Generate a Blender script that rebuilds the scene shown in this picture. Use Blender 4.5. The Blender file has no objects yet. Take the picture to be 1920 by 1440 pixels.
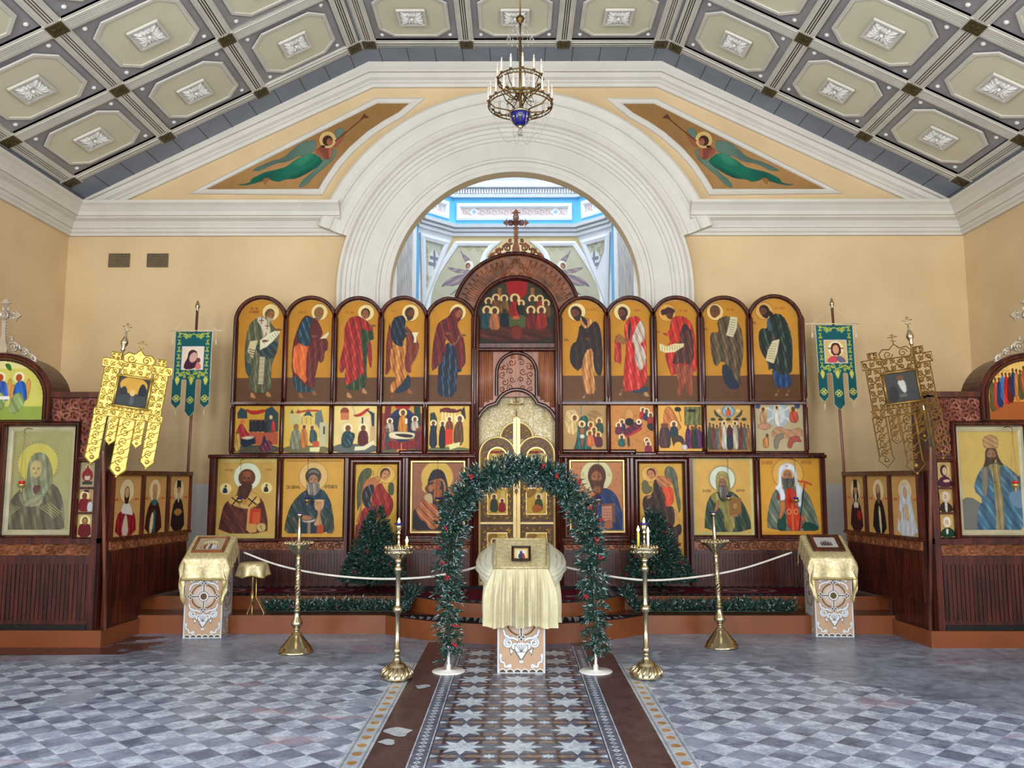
import bpy, bmesh, math, random
import numpy as np
from mathutils import Vector, Matrix
random.seed(7); RNG=np.random.default_rng(11)
PI=math.pi
sc=bpy.context.scene; COL=sc.collection
# ---------------------------------------------------------------- camera
F=1580.0; TH=math.atan(180/F); H=1.6; YAW=math.atan(6/F)
cd=bpy.data.cameras.new('camera'); cam=bpy.data.objects.new('camera',cd); COL.objects.link(cam)
cd.sensor_width=36; cd.lens=36*F/1920; cd.clip_start=.05; cd.clip_end=200
cam.location=(0,0,H); cam.rotation_euler=(PI/2+TH,0,YAW); sc.camera=cam
def ray(px,py):
    x=(px-960)/F; y=(720-py)/F
    Y=math.cos(TH)-y*math.sin(TH); Z=math.sin(TH)+y*math.cos(TH)
    c,s=math.cos(YAW),math.sin(YAW)
    return c*x-s*Y, s*x+c*Y, Z
def P(px,py,Y):
    "world point seen at a pixel, on the vertical plane at depth Y"
    r=ray(px,py); t=Y/r[1]; return Vector((r[0]*t,Y,H+r[2]*t))
def G(px,py,z=0):
    r=ray(px,py); t=(z-H)/r[2]; return Vector((r[0]*t,r[1]*t,z))
# ---------------------------------------------------------------- view, sky, daylight
sc.view_settings.view_transform='Standard'; sc.view_settings.look='None'
sc.view_settings.exposure=0.27; sc.view_settings.gamma=1; sc.view_settings.use_curve_mapping=False
w=bpy.data.worlds.new('sky'); sc.world=w; w.use_nodes=True
w.node_tree.nodes['Background'].inputs[0].default_value=(.62,.78,1,1); w.node_tree.nodes['Background'].inputs[1].default_value=.8
def area(name,loc,rot,sx,sy,power,color):
    l=bpy.data.lights.new(name,'AREA'); l.shape='RECTANGLE'; l.size=sx; l.size_y=sy; l.energy=power; l.color=color
    o=bpy.data.objects.new(name,l); COL.objects.link(o); o.location=loc; o.rotation_euler=rot; return o
# daylight through the windows behind the camera, the side windows and the lantern over the altar
for x in (-3.6,0,3.6): area('window_daylight',(x,-4.3,3.3),(PI/2+.26,0,0),1.7,3.2,310,(.93,.96,1))
for s in (-1,1):
    for y in (-1.6,2.2): area('window_daylight',(s*5.86,y,3.0),(PI/2,0,s*PI/2),1.6,2.6,(190 if s<0 else 150),(.80,.90,1))
area('lantern_daylight',(0,13.3,10.4),(0,0,0),3.2,3.6,300,(.86,.93,1))
# ---------------------------------------------------------------- helpers
def lin(c):
    if isinstance(c,str): c=tuple(int(c[i:i+2],16) for i in (0,2,4))
    return tuple(((v/255)/12.92 if v/255<=.04045 else ((v/255+.055)/1.055)**2.4) for v in c)
class V:
    "a node socket with arithmetic"
    def __init__(s,nt,k): s.nt=nt; s.k=k
    def m(s,op,*o):
        n=s.nt.nodes.new('ShaderNodeMath'); n.operation=op
        for i,v in enumerate((s,)+o):
            if isinstance(v,V): s.nt.links.new(v.k,n.inputs[i])
            else: n.inputs[i].default_value=v
        return V(s.nt,n.outputs[0])
    def __add__(s,o): return s.m('ADD',o)
    def __sub__(s,o): return s.m('SUBTRACT',o)
    def __mul__(s,o): return s.m('MULTIPLY',o)
    def __truediv__(s,o): return s.m('DIVIDE',o)
    def abs(s): return s.m('ABSOLUTE')
    def lt(s,o): return s.m('LESS_THAN',o)
    def gt(s,o): return s.m('GREATER_THAN',o)
    def mod(s,o): return s.m('FLOORED_MODULO',o)
    def floor(s): return s.m('FLOOR')
    def mx(s,o): return s.m('MAXIMUM',o)
    def mn(s,o): return s.m('MINIMUM',o)
    def smooth(s,a,b):
        n=s.nt.nodes.new('ShaderNodeMapRange'); n.interpolation_type='SMOOTHSTEP'
        s.nt.links.new(s.k,n.inputs[0]); n.inputs[1].default_value=a; n.inputs[2].default_value=b
        return V(s.nt,n.outputs[0])
class M_:
    "material builder"
    def __init__(s,name,rough=.5,metal=0,spec=.5):
        s.mat=bpy.data.materials.new(name); s.mat.use_nodes=True; s.nt=s.mat.node_tree
        s.b=s.nt.nodes['Principled BSDF']; s.b.inputs['Roughness'].default_value=rough
        s.b.inputs['Metallic'].default_value=metal; s.b.inputs['Specular IOR Level'].default_value=spec
    def coord(s,kind='Object'):
        n=s.nt.nodes.new('ShaderNodeTexCoord'); return n.outputs[kind]
    def pos(s): return s.nt.nodes.new('ShaderNodeNewGeometry').outputs['Position']
    def xyz(s,k):
        n=s.nt.nodes.new('ShaderNodeSeparateXYZ'); s.nt.links.new(k,n.inputs[0]); return [V(s.nt,o) for o in n.outputs]
    def noise(s,scale,detail=3,vec=None,stretch=None,rough=.5):
        n=s.nt.nodes.new('ShaderNodeTexNoise'); n.inputs['Scale'].default_value=scale; n.inputs['Detail'].default_value=detail; n.inputs['Roughness'].default_value=rough
        k=vec or s.pos()
        if stretch:
            mp=s.nt.nodes.new('ShaderNodeMapping'); mp.inputs['Scale'].default_value=stretch; s.nt.links.new(k,mp.inputs[0]); k=mp.outputs[0]
        s.nt.links.new(k,n.inputs['Vector']); return V(s.nt,n.outputs[0])
    def mix(s,f,a,b):
        n=s.nt.nodes.new('ShaderNodeMix'); n.data_type='RGBA'
        for i,v in ((0,f),(6,a),(7,b)):
            if isinstance(v,V): s.nt.links.new(v.k,n.inputs[i])
            elif hasattr(v,'is_output'): s.nt.links.new(v,n.inputs[i])
            elif i==0: n.inputs[0].default_value=v
            else: n.inputs[i].default_value=(*v[:3],1)
        return n.outputs[2]
    def color(s,k):
        if hasattr(k,'is_output'): s.nt.links.new(k,s.b.inputs['Base Color'])
        else: s.b.inputs['Base Color'].default_value=(*k,1)
        return s
    def rough(s,v): s.nt.links.new(v.k,s.b.inputs['Roughness']); return s
    def bump(s,h,strength=.3,dist=.01):
        n=s.nt.nodes.new('ShaderNodeBump'); n.inputs['Strength'].default_value=strength; n.inputs['Distance'].default_value=dist
        s.nt.links.new(h.k,n.inputs['Height']); s.nt.links.new(n.outputs[0],s.b.inputs['Normal']); return s
    def done(s): return s.mat
def plain(name,c,rough=.5,metal=0,var=.12,scale=6,bump=0,spec=.5):
    "one colour with a little wear"
    m=M_(name,rough,metal,spec); a=lin(c); n=m.noise(scale,4)
    m.color(m.mix(n.smooth(.3,.7),tuple(v*(1-var) for v in a),tuple(min(1,v*(1+var)) for v in a)))
    if bump: m.bump(m.noise(scale*12,3),bump,.004)
    return m.done()
class MB:
    "mesh builder: collects faces, one object per build()"
    def __init__(s): s.v=[]; s.f=[]; s.mi=[]; s.sm=[]; s.cur=0; s.smooth=False; s.T=None
    def add(s,vs,fs,smooth=None):
        o=len(s.v)
        if s.T is not None: vs=[s.T@Vector(v) for v in vs]
        s.v.extend([tuple(v) for v in vs]); s.f.extend([tuple(i+o for i in f) for f in fs])
        s.mi.extend([s.cur]*len(fs)); s.sm.extend([s.smooth if smooth is None else smooth]*len(fs)); return s
    def box(s,x0,x1,y0,y1,z0,z1):
        vs=[(x,y,z) for x in (x0,x1) for y in (y0,y1) for z in (z0,z1)]
        return s.add(vs,[(0,1,3,2),(4,6,7,5),(0,4,5,1),(2,3,7,6),(0,2,6,4),(1,5,7,3)],False)
    def prism(s,pts,d,off=(0,0,0),plane='xz'):
        "polygon extruded by d: in xz it goes to +y"
        n=len(pts); A=[]; B=[]
        for a,b in pts:
            if plane=='xz': A.append((a,0,b)); B.append((a,d,b))
            else: A.append((a,b,0)); B.append((a,b,d))
        o=Vector(off); vs=[tuple(Vector(p)+o) for p in A+B]
        fs=[tuple(range(n)),tuple(range(2*n-1,n-1,-1))]+[(i,n+i,n+(i+1)%n,(i+1)%n) for i in range(n)]
        return s.add(vs,fs,False)
    def tube(s,pts,r,k=6,caps=True,closed=False):
        pts=[Vector(p) for p in pts]; n=len(pts); rr=r if hasattr(r,'__len__') else [r]*n
        vs=[]; up=None
        for i,p in enumerate(pts):
            if closed: t=pts[(i+1)%n]-pts[i-1]
            else: t=pts[min(i+1,n-1)]-pts[max(i-1,0)]
            if t.length<1e-9: t=Vector((0,0,1))
            t.normalize()
            if up is None: up=Vector((0,0,1)) if abs(t.z)<.9 else Vector((0,1,0))
            a=t.cross(up)
            if a.length<1e-4: a=t.orthogonal()
            a.normalize(); b=t.cross(a)
            up=-b if False else up
            for j in range(k):
                q=2*PI*j/k; vs.append(p+a*(math.cos(q)*rr[i])+b*(math.sin(q)*rr[i]))
        fs=[]
        for i in range(n if closed else n-1):
            i2=(i+1)%n
            for j in range(k): fs.append((i*k+j,i*k+(j+1)%k,i2*k+(j+1)%k,i2*k+j))
        if caps and not closed: fs+= [tuple(range(k))[::-1],tuple((n-1)*k+j for j in range(k))]
        return s.add(vs,fs,k>4)
    def lathe(s,prof,c=(0,0,0),k=20,flat=False):
        vs=[];fs=[];n=len(prof)
        for r,z in prof:
            for j in range(k):
                q=2*PI*j/k; vs.append((c[0]+r*math.cos(q),c[1]+r*math.sin(q),c[2]+z))
        for i in range(n-1):
            for j in range(k): fs.append((i*k+j,i*k+(j+1)%k,(i+1)*k+(j+1)%k,(i+1)*k+j))
        fs+=[tuple(range(k))[::-1],tuple((n-1)*k+j for j in range(k))]
        return s.add(vs,fs,not flat)
    def ball(s,c,r,k=8,sz=1):
        m=max(3,k//2); return s.lathe([(max(1e-4,r*math.sin(PI*i/m)),-r*sz*math.cos(PI*i/m)) for i in range(m+1)],c,k)
    def sweep(s,path,prof,out,closed=False,smooth=False):
        "profile (side, outward) carried along a path with mitred corners"
        path=[Vector(p) for p in path]; out=Vector(out); n=len(path); m=len(prof); vs=[]
        for i,p in enumerate(path):
            a=(path[i]-path[i-1]) if (i>0 or closed) else (path[1]-path[0])
            b=(path[(i+1)%n]-path[i]) if (i<n-1 or closed) else (path[-1]-path[-2])
            na=a.normalized().cross(out); nb=b.normalized().cross(out)
            nn=(na+nb); 
            if nn.length<1e-6: nn=na
            nn.normalize(); k=1/max(.35,nn.dot(na.normalized()))
            for u,o in prof: vs.append(p+nn*(u*k)+out*o)
        fs=[]
        for i in range(n if closed else n-1):
            i2=(i+1)%n
            for j in range(m-1): fs.append((i*m+j,i*m+j+1,i2*m+j+1,i2*m+j))
        if not closed: fs+=[tuple(range(m))[::-1],tuple((n-1)*m+j for j in range(m))]
        return s.add(vs,fs,smooth)
    def build(s,name,mats,parent=None,loc=None):
        me=bpy.data.meshes.new(name); me.from_pydata(s.v,[],s.f)
        mats=mats if isinstance(mats,(list,tuple)) else [mats]
        for m in mats: me.materials.append(m)
        me.polygons.foreach_set('material_index',s.mi); me.polygons.foreach_set('use_smooth',s.sm)
        me.update()
        o=bpy.data.objects.new(name,me); COL.objects.link(o)
        if parent: o.parent=parent
        if loc is not None: o.location=loc
        return o
def tag(o,label=None,cat=None,group=None,kind=None):
    if label: o['label']=label
    if cat: o['category']=cat
    if group: o['group']=group
    if kind: o['kind']=kind
    return o
def empty(name,loc=(0,0,0),rz=0,parent=None):
    o=bpy.data.objects.new(name,None); COL.objects.link(o); o.location=loc; o.rotation_euler=(0,0,rz); o.empty_display_size=.1
    if parent: o.parent=parent
    return o
def copy_tree(o,parent=None):
    c=o.copy(); COL.objects.link(c); c.parent=parent
    for ch in list(o.children): copy_tree(ch,c)
    return c
def arc(cx,cz,r,a0,a1,n,rz=None):
    rz=rz or r
    return [(cx+r*math.cos(math.radians(a0+(a1-a0)*i/n)),cz+rz*math.sin(math.radians(a0+(a1-a0)*i/n))) for i in range(n+1)]
def spiral(cx,cz,r0,r1,a0,turns,n=14):
    return [(cx+(r0+(r1-r0)*i/n)*math.cos(a0+turns*2*PI*i/n),cz+(r0+(r1-r0)*i/n)*math.sin(a0+turns*2*PI*i/n)) for i in range(n+1)]
# ---------------------------------------------------------------- materials
def woodmat(name,c1,c2,rough=.28,axis=(1,1,.06),sc_=14,spec=.5):
    m=M_(name,rough,0,spec); n=m.noise(sc_,5,stretch=axis,rough=.6); n2=m.noise(3,3)
    f=(n*.8+n2*.2).smooth(.35,.68)
    m.color(m.mix(f,lin(c1),lin(c2))); m.bump(n,.15,.002); return m.done()
W_FRAME=woodmat('mahogany_frame',(46,18,12),(94,38,24),.22,sc_=20)
W_PANEL=woodmat('mahogany_panel',(42,16,10),(90,36,20),.33,sc_=30)
W_PLANK=woodmat('warm_plank_wood',(112,58,28),(164,96,54),.32,sc_=24)
W_CARVE=woodmat('carved_wood',(104,56,30),(150,90,54),.36,axis=(1,1,1),sc_=9)
W_TOP=woodmat('carved_arch_wood',(84,42,20),(140,78,38),.4,axis=(1,1,1),sc_=9)
GOLD=plain('gilt',(198,168,104),.3,.8,.15,9)
GILT=plain('gilt_moulding',(196,170,114),.34,.6,.1,5)
BRASS=plain('brass',(192,178,146),.2,1,.06,5)
DBRASS=plain('aged_brass',(120,92,48),.35,.8,.2,9)
SILVER=plain('silvered_carving',(190,178,160),.35,.5,.1,9)
WHITE=plain('white_paint',(225,224,218),.4,0,.03,4)
PLASTER=plain('white_plaster',(214,208,196),.6,0,.035,3,.05)
OCHRE=M_('ochre_wall',.75)
_n=OCHRE.noise(1.1,4); _x,_y,_z=OCHRE.xyz(OCHRE.pos())
_c=OCHRE.mix(_n.smooth(.3,.7),lin((212,183,138)),lin((223,195,150)))
# the wall is repainted off-white below a line about a metre and a half up
OCHRE.color(OCHRE.mix(_z.lt(1.55),_c,lin((206,203,200)))); OCHRE=OCHRE.done()
OCHRE2=plain('ochre_gable',(207,172,114),.75,0,.05,1.2)
BLACK=plain('black_metal',(26,24,24),.4,.3)
# ================================================================ THE ROOM
YW=10.95; XW=5.97; YB=-4.6
def S_(o): o['kind']='structure'; return o
# floor ------------------------------------------------------------
m=M_('floor_tiles_and_cement',.3,0,.5)
x,y,z=m.xyz(m.pos()); n1=m.noise(1.3,5); n2=m.noise(9,4,rough=.65); n3=m.noise(38,3,rough=.7); n4=m.noise(3.2,3)
D=.245
u=(x+y)/D; v=(x-y)/D
chk=((u.floor()+v.floor()).mod(2)).gt(.5)
e=.022
gr=(u.mod(1).lt(e)).mx(v.mod(1).lt(e))
cell=u.floor()*12.9+v.floor()*7.7; rnd=(cell.m('SINE')*437.5).mod(1)
dark=m.mix(rnd,lin((72,82,104)),lin((108,117,140)))
vein=(n2*.6+n3*.4).smooth(.42,.60)
light=m.mix(vein,lin((146,159,184)),lin((198,208,224)))
dark2=m.mix((n2*.3+n3*.25+n4*.45).smooth(.40,.58),dark,lin((138,149,172)))
tile=m.mix(chk,dark2,light)
tile=m.mix(gr,tile,lin((150,156,170)))
cem=m.mix((n1*.5+n2*.5).smooth(.36,.62),lin((94,102,120)),lin((144,154,174)))
blot=(m.noise(2.6,2)).smooth(.64,.67)
cem=m.mix(blot*.6,cem,lin((168,176,186)))
# where the tiles end and the bare cement begins (an uneven line)
jag=(n4-.5)*.5
right=(x*.765+y*.643-6.50+jag).gt(0)      # beyond a slanting break on the right
back=(y-7.62+jag+(x.abs()-2.6).mx(0)*(-.03)).gt(0)
worn=(n1*.6+n4*.4).gt(.60)
isx=x.gt(0)
cm=(right*isx).mx(back).mx(worn*(y.gt(6.2)))
col=m.mix(cm,tile,cem)
red=((y-8.35).abs().lt(.55))*((x+(n4-.5)*1.6+(n3-.5)*.8).lt(-3.62))*((y-8.02+(x+3.2)*(-.05)).gt(0))
col=m.mix(red,col,m.mix(n3,lin((66,38,38)),lin((90,56,52))))
pink=(m.noise(.9,2,stretch=(1,2.5,1))).gt(.66)*(n3.gt(.45))*.35
col=m.mix(pink,col,lin((176,120,136)))
m.color(col); m.rough(n2*.28+.20); m.bump(n2*.5+gr*(-.5),.12,.004)
b=MB(); b.box(-XW,XW,YB,YW,-.1,0); fl=S_(b.build('floor',m.done()))
# the patterned tile runner leading to the steps
def tm(name,c1,c2,r=.3):
    q=M_(name,r); a=q.noise(7,4); b_=q.noise(34,3)
    q.color(q.mix((a*.5+b_*.5).smooth(.38,.62),lin(c1),lin(c2))); q.rough(a*.3+.18); return q.done()
T_DK=tm('tile_slate',(70,76,96),(98,104,126)); T_RED=tm('tile_oxblood',(52,32,38),(80,54,58)); T_WH=tm('tile_white',(154,168,186),(200,210,220))
T_TAN=tm('tile_tan',(112,94,88),(142,122,110)); T_CREAM=tm('tile_cream_border',(150,160,174),(186,192,196)); T_OCH=tm('tile_ochre_dot',(150,108,60),(184,138,84)); T_GREY=tm('tile_blue_grey_line',(112,124,146),(140,150,166))
TM=[T_DK,T_RED,T_WH,T_TAN,T_CREAM,T_OCH,T_GREY]
b=MB(); CX=.02; Y0,Y1=2.2,8.95; pz=.345
def flat(pts,mi,h):
    b.cur=mi; b.add([(CX+a,c,h) for a,c in pts],[tuple(range(len(pts)))],False)
def rect(a0,a1,c0,c1,mi,h): flat([(a0,c0),(a1,c0),(a1,c1),(a0,c1)],mi,h)
rect(-.88,.88,Y0,8.6,1,.0015); rect(-.52,.52,Y0,8.6,0,.002)
for s in (-1,1):
    a,c=sorted((s*.88,s*1.02)); rect(a,c,Y0,7.62,4,.0015)
    for q in (.895,.995): rect(*sorted((s*q,s*(q+.012))),Y0,7.6,6,.002)
    for k in range(int((7.55-Y0)/.16)):
        yy=Y0+.08+k*.16; flat([(s*.95+.030*math.cos(t*PI/5),yy+.035*math.sin(t*PI/5)) for t in range(10)],5,.0022)
    a,c=sorted((s*.525,s*.635)); rect(a,c,Y0,8.4,0,.0022)
    for q in (.528,.627): rect(*sorted((s*q,s*(q+.007))),Y0,8.4,2,.0026)
    for k in range(int((8.3-Y0)/.072)):
        yy=Y0+k*.072; xx=s*.581
        flat([(xx-.026,yy),(xx,yy-.03),(xx+.026,yy),(xx,yy+.03)],2,.0026)
        flat([(xx-.010,yy),(xx,yy-.012),(xx+.010,yy),(xx,yy+.012)],0,.003)
nr=int((8.4-Y0)/pz)
for r in range(nr+1):
    yy=7.015-pz*14+pz*r
    if yy<Y0 or yy>8.5: continue
    for cxx in (-pz,0,pz):
        pts=[]
        for k in range(16):
            a=PI/16*2*k+PI/16*0; R=.148 if k%2==0 else .072
            pts.append((cxx+R*math.sin(a),yy+R*math.cos(a)))
        # eight-pointed star
        pts=[(cxx+(.150 if k%2==0 else .078)*math.sin(PI*k/8),yy+(.150 if k%2==0 else .078)*math.cos(PI*k/8)) for k in range(16)]
        flat(pts,2,.0028)
        for s in (-1,1):      # lozenges between the stars, above and below
            x0=cxx+s*.075
            flat([(x0-.05,yy+pz/2),(x0-.02,yy+pz/2-.028),(x0+.05,yy+pz/2-.022),(x0+.05,yy+pz/2+.022),(x0-.02,yy+pz/2+.028)],3,.0028)
            rect(cxx+s*.075-.07,cxx+s*.075+.07,yy+pz/2-.045,yy+pz/2-.034,1,.0026); rect(cxx+s*.075-.07,cxx+s*.075+.07,yy+pz/2+.034,yy+pz/2+.045,1,.0026)
    for cxx in (-1.5*pz,-.5*pz,.5*pz,1.5*pz):
        if abs(cxx)>.5:
            L=.0; 
        xs=[-.062,.062] 
        for q in xs:
            if abs(cxx+q)<.5: rect(cxx+q-.012,cxx+q+.012,yy-.12+pz/2,yy+.12+pz/2,1,.0024)
        w_=1
        if abs(cxx)<.5:
            flat([(cxx+(.052 if k%2==0 else .026)*math.sin(PI*k/8),yy+pz/2+(.040 if k%2==0 else .022)*math.cos(PI*k/8)) for k in range(16)],2,.0028)
            for s in (-1,1):
                c0=yy+pz/2+s*.085
                flat([(cxx-.04,c0-.02),(cxx,c0-.02-s*.014),(cxx+.04,c0-.02),(cxx+.04,c0+.02),(cxx,c0+.02-s*.014),(cxx-.04,c0+.02)],3,.0028)
        else:
            s2=-1 if cxx>0 else 1
            flat([(cxx+s2*.0,yy+pz/2-.03),(cxx+s2*.05,yy+pz/2),(cxx,yy+pz/2+.03)],2,.0028)
            for s in (-1,1): rect(*sorted((cxx,cxx+s2*.045)),yy+pz/2+s*.085-.02,yy+pz/2+s*.085+.02,3,.0028)
for gx,gy,r0 in ((747,1373,.085),(727,1392,.05),(792,1288,.055),(1330,1300,.03)):
    q=G(gx,gy); flat([(q.x-CX+r0*(1+.25*math.sin(3*t+gx))*math.cos(t),q.y+r0*(1.1+.3*math.sin(2*t+gy))*math.sin(t)) for t in [k*PI/9 for k in range(18)]],4,.0034)
b.build('patterned_tile_runner',TM,fl)
# steps / platform -------------------------------------------------
STEP=plain('painted_step',(124,66,32),.3,0,.10,2.5); STEPT=plain('painted_step_top',(74,42,30),.28,0,.12,3)
Z1,Z2=.19,.335
def slab(pts,z0,z1,name,mats,parent=None):
    q=MB(); n=len(pts); q.cur=0
    q.add([(a,c,z0) for a,c in pts]+[(a,c,z1) for a,c in pts],[(i,(i+1)%n,n+(i+1)%n,n+i) for i in range(n)],False)
    q.cur=1; q.add([(a,c,z1) for a,c in pts],[tuple(range(n))],False)
    return q.build(name,mats,parent)
def curve_front(xa,yb,yf,n=24):
    # bow-shaped front between (-xa,yb) and (xa,yb) reaching yf
    h=yb-yf; R=(xa*xa+h*h)/(2*h); cy=yf+R; a=math.asin(xa/R)
    return [(R*math.sin(-a+2*a*i/n),cy-R*math.cos(-a+2*a*i/n)) for i in range(n+1)]
p1=[(-4.1,9.05)]+curve_front(1.36,9.05,8.48)+[(4.1,9.05),(4.1,9.5),(-4.1,9.5)]
plat=tag(slab(p1,0,Z1,'floor_step',[STEP,STEPT]),kind='structure')
p2=[(-4.1,9.45)]+curve_front(1.2,9.45,8.83)+[(4.1,9.45),(4.1,YW),(-4.1,YW)]
slab(p2,0,Z2,'upper_step',[STEP,STEPT],plat)
for s in (-1,1):
    pts=[(s*XW,8.32),(s*3.99,8.32),(s*3.94,9.06),(s*3.94,9.5),(s*4.3,YW),(s*XW,YW)]
    if s>0: pts=pts[::-1]
    slab(pts,0,.158,'side_step',[STEP,STEPT],plat)
# walls --------------------------------------------------------------
ARC_Z=4.06; R_IN=1.66; R_OUT=2.76; KX=1.96; KZ=7.16; EZ=5.2
b=MB()
out=[(-XW,0),(-XW,EZ),(-KX-.1,KZ),(KX+.1,KZ),(XW,EZ),(XW,0),(R_IN,0),(R_IN,ARC_Z)]+arc(0,ARC_Z,R_IN,0,180,40)[1:]+[(-R_IN,0)]
# split into strips so the concave outline triangulates cleanly
def wallstrips(b,Y,zlim):
    xs=sorted(set([-XW,-KX-.1,KX+.1,XW]+[a for a,_ in arc(0,0,R_IN,0,180,40)]))
    top=lambda q: np.interp(q,[-XW,-KX-.1,KX+.1,XW],[EZ,KZ,KZ,EZ])
    for a,c in zip(xs[:-1],xs[1:]):
        if a>=R_IN-1e-6 or c<=-R_IN+1e-6: lo=(0,0)
        else: lo=tuple(ARC_Z+math.sqrt(max(0,R_IN**2-q*q)) for q in (a,c))
        b.add([(a,Y,lo[0]),(c,Y,lo[1]),(c,Y,float(top(c))),(a,Y,float(top(a)))],[(0,1,2,3)],False)
wallstrips(b,YW,0)
for s in (-1,1): b.add([(s*R_IN,YW,0),(s*R_IN,YW+.2,0),(s*R_IN,YW+.2,ARC_Z),(s*R_IN,YW,ARC_Z)],[(0,1,2,3)])
A=arc(0,ARC_Z,R_IN,0,180,40)
b.add([(a,YW,c) for a,c in A]+[(a,YW+.2,c) for a,c in A],[(i,i+1,42+i,41+i) for i in range(40)],False)
wb=S_(b.build('wall_back',OCHRE))
# side walls and the wall behind the camera, with window openings
b=MB()
for s in (-1,1):
    ops=[(-2.4,-.8),(1.4,3.0)]; edges=[YB]+[q for o_ in ops for q in o_]+[YW+.4]
    for i in range(0,len(edges)-1,2): b.box(*sorted((s*XW,s*(XW+.35))),edges[i],edges[i+1],0,5.25)
    for a,c in ops:
        b.box(*sorted((s*XW,s*(XW+.35))),a,c,0,1.7); b.box(*sorted((s*XW,s*(XW+.35))),a,c,4.3,5.25)
    w_=S_(b.build('wall_left' if s<0 else 'wall_right',OCHRE)); b=MB()
WX=[(-4.45,-2.75),(-.85,.85),(2.75,4.45)]
ed=[-XW-.35]+[q for o_ in WX for q in o_]+[XW+.35]
for i in range(0,len(ed)-1,2): b.box(ed[i],ed[i+1],YB-.3,YB,0,7.4)
for a,c in WX: b.box(a,c,YB-.3,YB,0,1.6); b.box(a,c,YB-.3,YB,5.0,7.4)
S_(b.build('wall_front',OCHRE))
wi=1
FRAMEW=WHITE
for a,c in WX:
    b=MB()
    for q in (a,(a+c)/2-.03,c-.06): b.box(q,q+.06,YB-.2,YB-.12,1.6,5.0)
    for q in (1.6,2.4,3.3,4.2,4.94): b.box(a,c,YB-.2,YB-.12,q,q+.06)
    S_(b.build('window_%d'%wi,FRAMEW)); wi+=1
for s in (-1,1):
    for a,c in [(-2.4,-.8),(1.4,3.0)]:
        b=MB(); x0,x1=sorted((s*(XW+.15),s*(XW+.22)))
        for q in (a,(a+c)/2-.03,c-.06): b.box(x0,x1,q,q+.06,1.7,4.3)
        for q in (1.7,2.55,3.4,4.24): b.box(x0,x1,a,c,q,q+.06)
        S_(b.build('window_%d'%wi,FRAMEW)); wi+=1
# cornices -----------------------------------------------------------
prof=[(0,.0),(0,.05),(.03,.05),(.05,.075),(.09,.075),(.09,.10),(.12,.11),(.17,.14),(.20,.20),(.22,.20),(.22,.235),(.27,.25),(.33,.30),(.36,.34),(.395,.34),(.395,0)]
b=MB()
for s in (-1,1):
    z0=4.83
    pa=[Vector((-XW,YW,z0)),Vector((-2.30,YW,z0))] if s<0 else [Vector((2.30,YW,z0)),Vector((XW,YW,z0))]
    # side = up, outward = into the room
    n=len(prof); q=[]
    for p_,isw in ((pa[0],s<0),(pa[1],s>0)):
        for u_,o_ in prof:
            xx=p_.x
            if isw: xx=p_.x-(-1 if s<0 else 1)*o_*1.0
            q.append((xx,YW-o_,z0+u_))
    b.add(q,[(j,j+1,n+j+1,n+j) for j in range(n-1)]+[tuple(range(n))[::-1],tuple(n+j for j in range(n))],False)
S_(b.build('trim_1',PLASTER))
for s in (-1,1):
    b=MB(); n=len(prof); q=[]
    for yy,back_ in ((YB,0),(YW,1)):
        for u_,o_ in prof: q.append((s*(XW-o_),yy-(o_ if back_ else 0),4.83+u_))
    b.add(q,[(j,j+1,n+j+1,n+j) for j in range(n-1)],False)
    S_(b.build('trim_%d'%(2 if s<0 else 3),PLASTER))
# raking cornice of the gable
gp=[(0,.0),(0,.05),(.04,.06),(.055,.085),(.075,.085),(.10,.13),(.12,.14),(.155,.14),(.155,.185),(.175,.185),(.21,.22),(.25,.25),(.265,.25),(.265,0)]
path=[(-5.75,YW,5.06),(-1.93,YW,6.90),(1.93,YW,6.90),(5.75,YW,5.06)]
b=MB(); b.sweep([Vector(p_) for p_ in path],[(-u_,o_) for u_,o_ in gp],(0,-1,0)); S_(b.build('trim_4',PLASTER))
# archivolt: concentric mouldings
def ringpath(R,a0,a1,n,low=None):
    p_=[(a,YW,c) for a,c in arc(0,ARC_Z,R,a0,a1,n)]
    if low is not None: p_=[(R,YW,low)]+p_+[(-R,YW,low)]
    return p_
b=MB()
# profile measured outward from the inner radius; sweep side axis points outward of the arch
ip=[(0,.0),(0,.02),(.03,.03),(.06,.03),(.07,.02),(.10,.03),(.13,.03),(.14,.055),(.17,.055),(.18,.07),(.19,.07),(.40,.07),(.41,.09),(.44,.10),(.455,.12),(.50,.12),(.51,.14),(.55,.15),(.565,.175),(.60,.175),(.61,.16),(.62,.18),(.63,.165),(.64,.18),(.67,.18),(.675,.16),(.675,0)]
def signed(R,prof_,a0,a1,n,low=None,nm='trim_5'):
    b=MB(); path=ringpath(R,a0,a1,n,low); b.sweep(path,prof_,(0,-1,0),smooth=False); return S_(b.build(nm,PLASTER))
a5=signed(R_IN,[(u_,o_+.0) for u_,o_ in ip],0,180,72,1.9)
op=[(.60,.0),(.60,.14),(.66,.15),(.68,.165),(.73,.165),(.745,.145),(.82,.155),(.85,.16),(.90,.19),(.91,.215),(.93,.215),(.935,.19),(.98,.20),(1.04,.215),(1.07,.20),(1.07,0)]
A0=18
a6=signed(R_IN,op,A0,180-A0,60,None,'trim_6')
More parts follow.
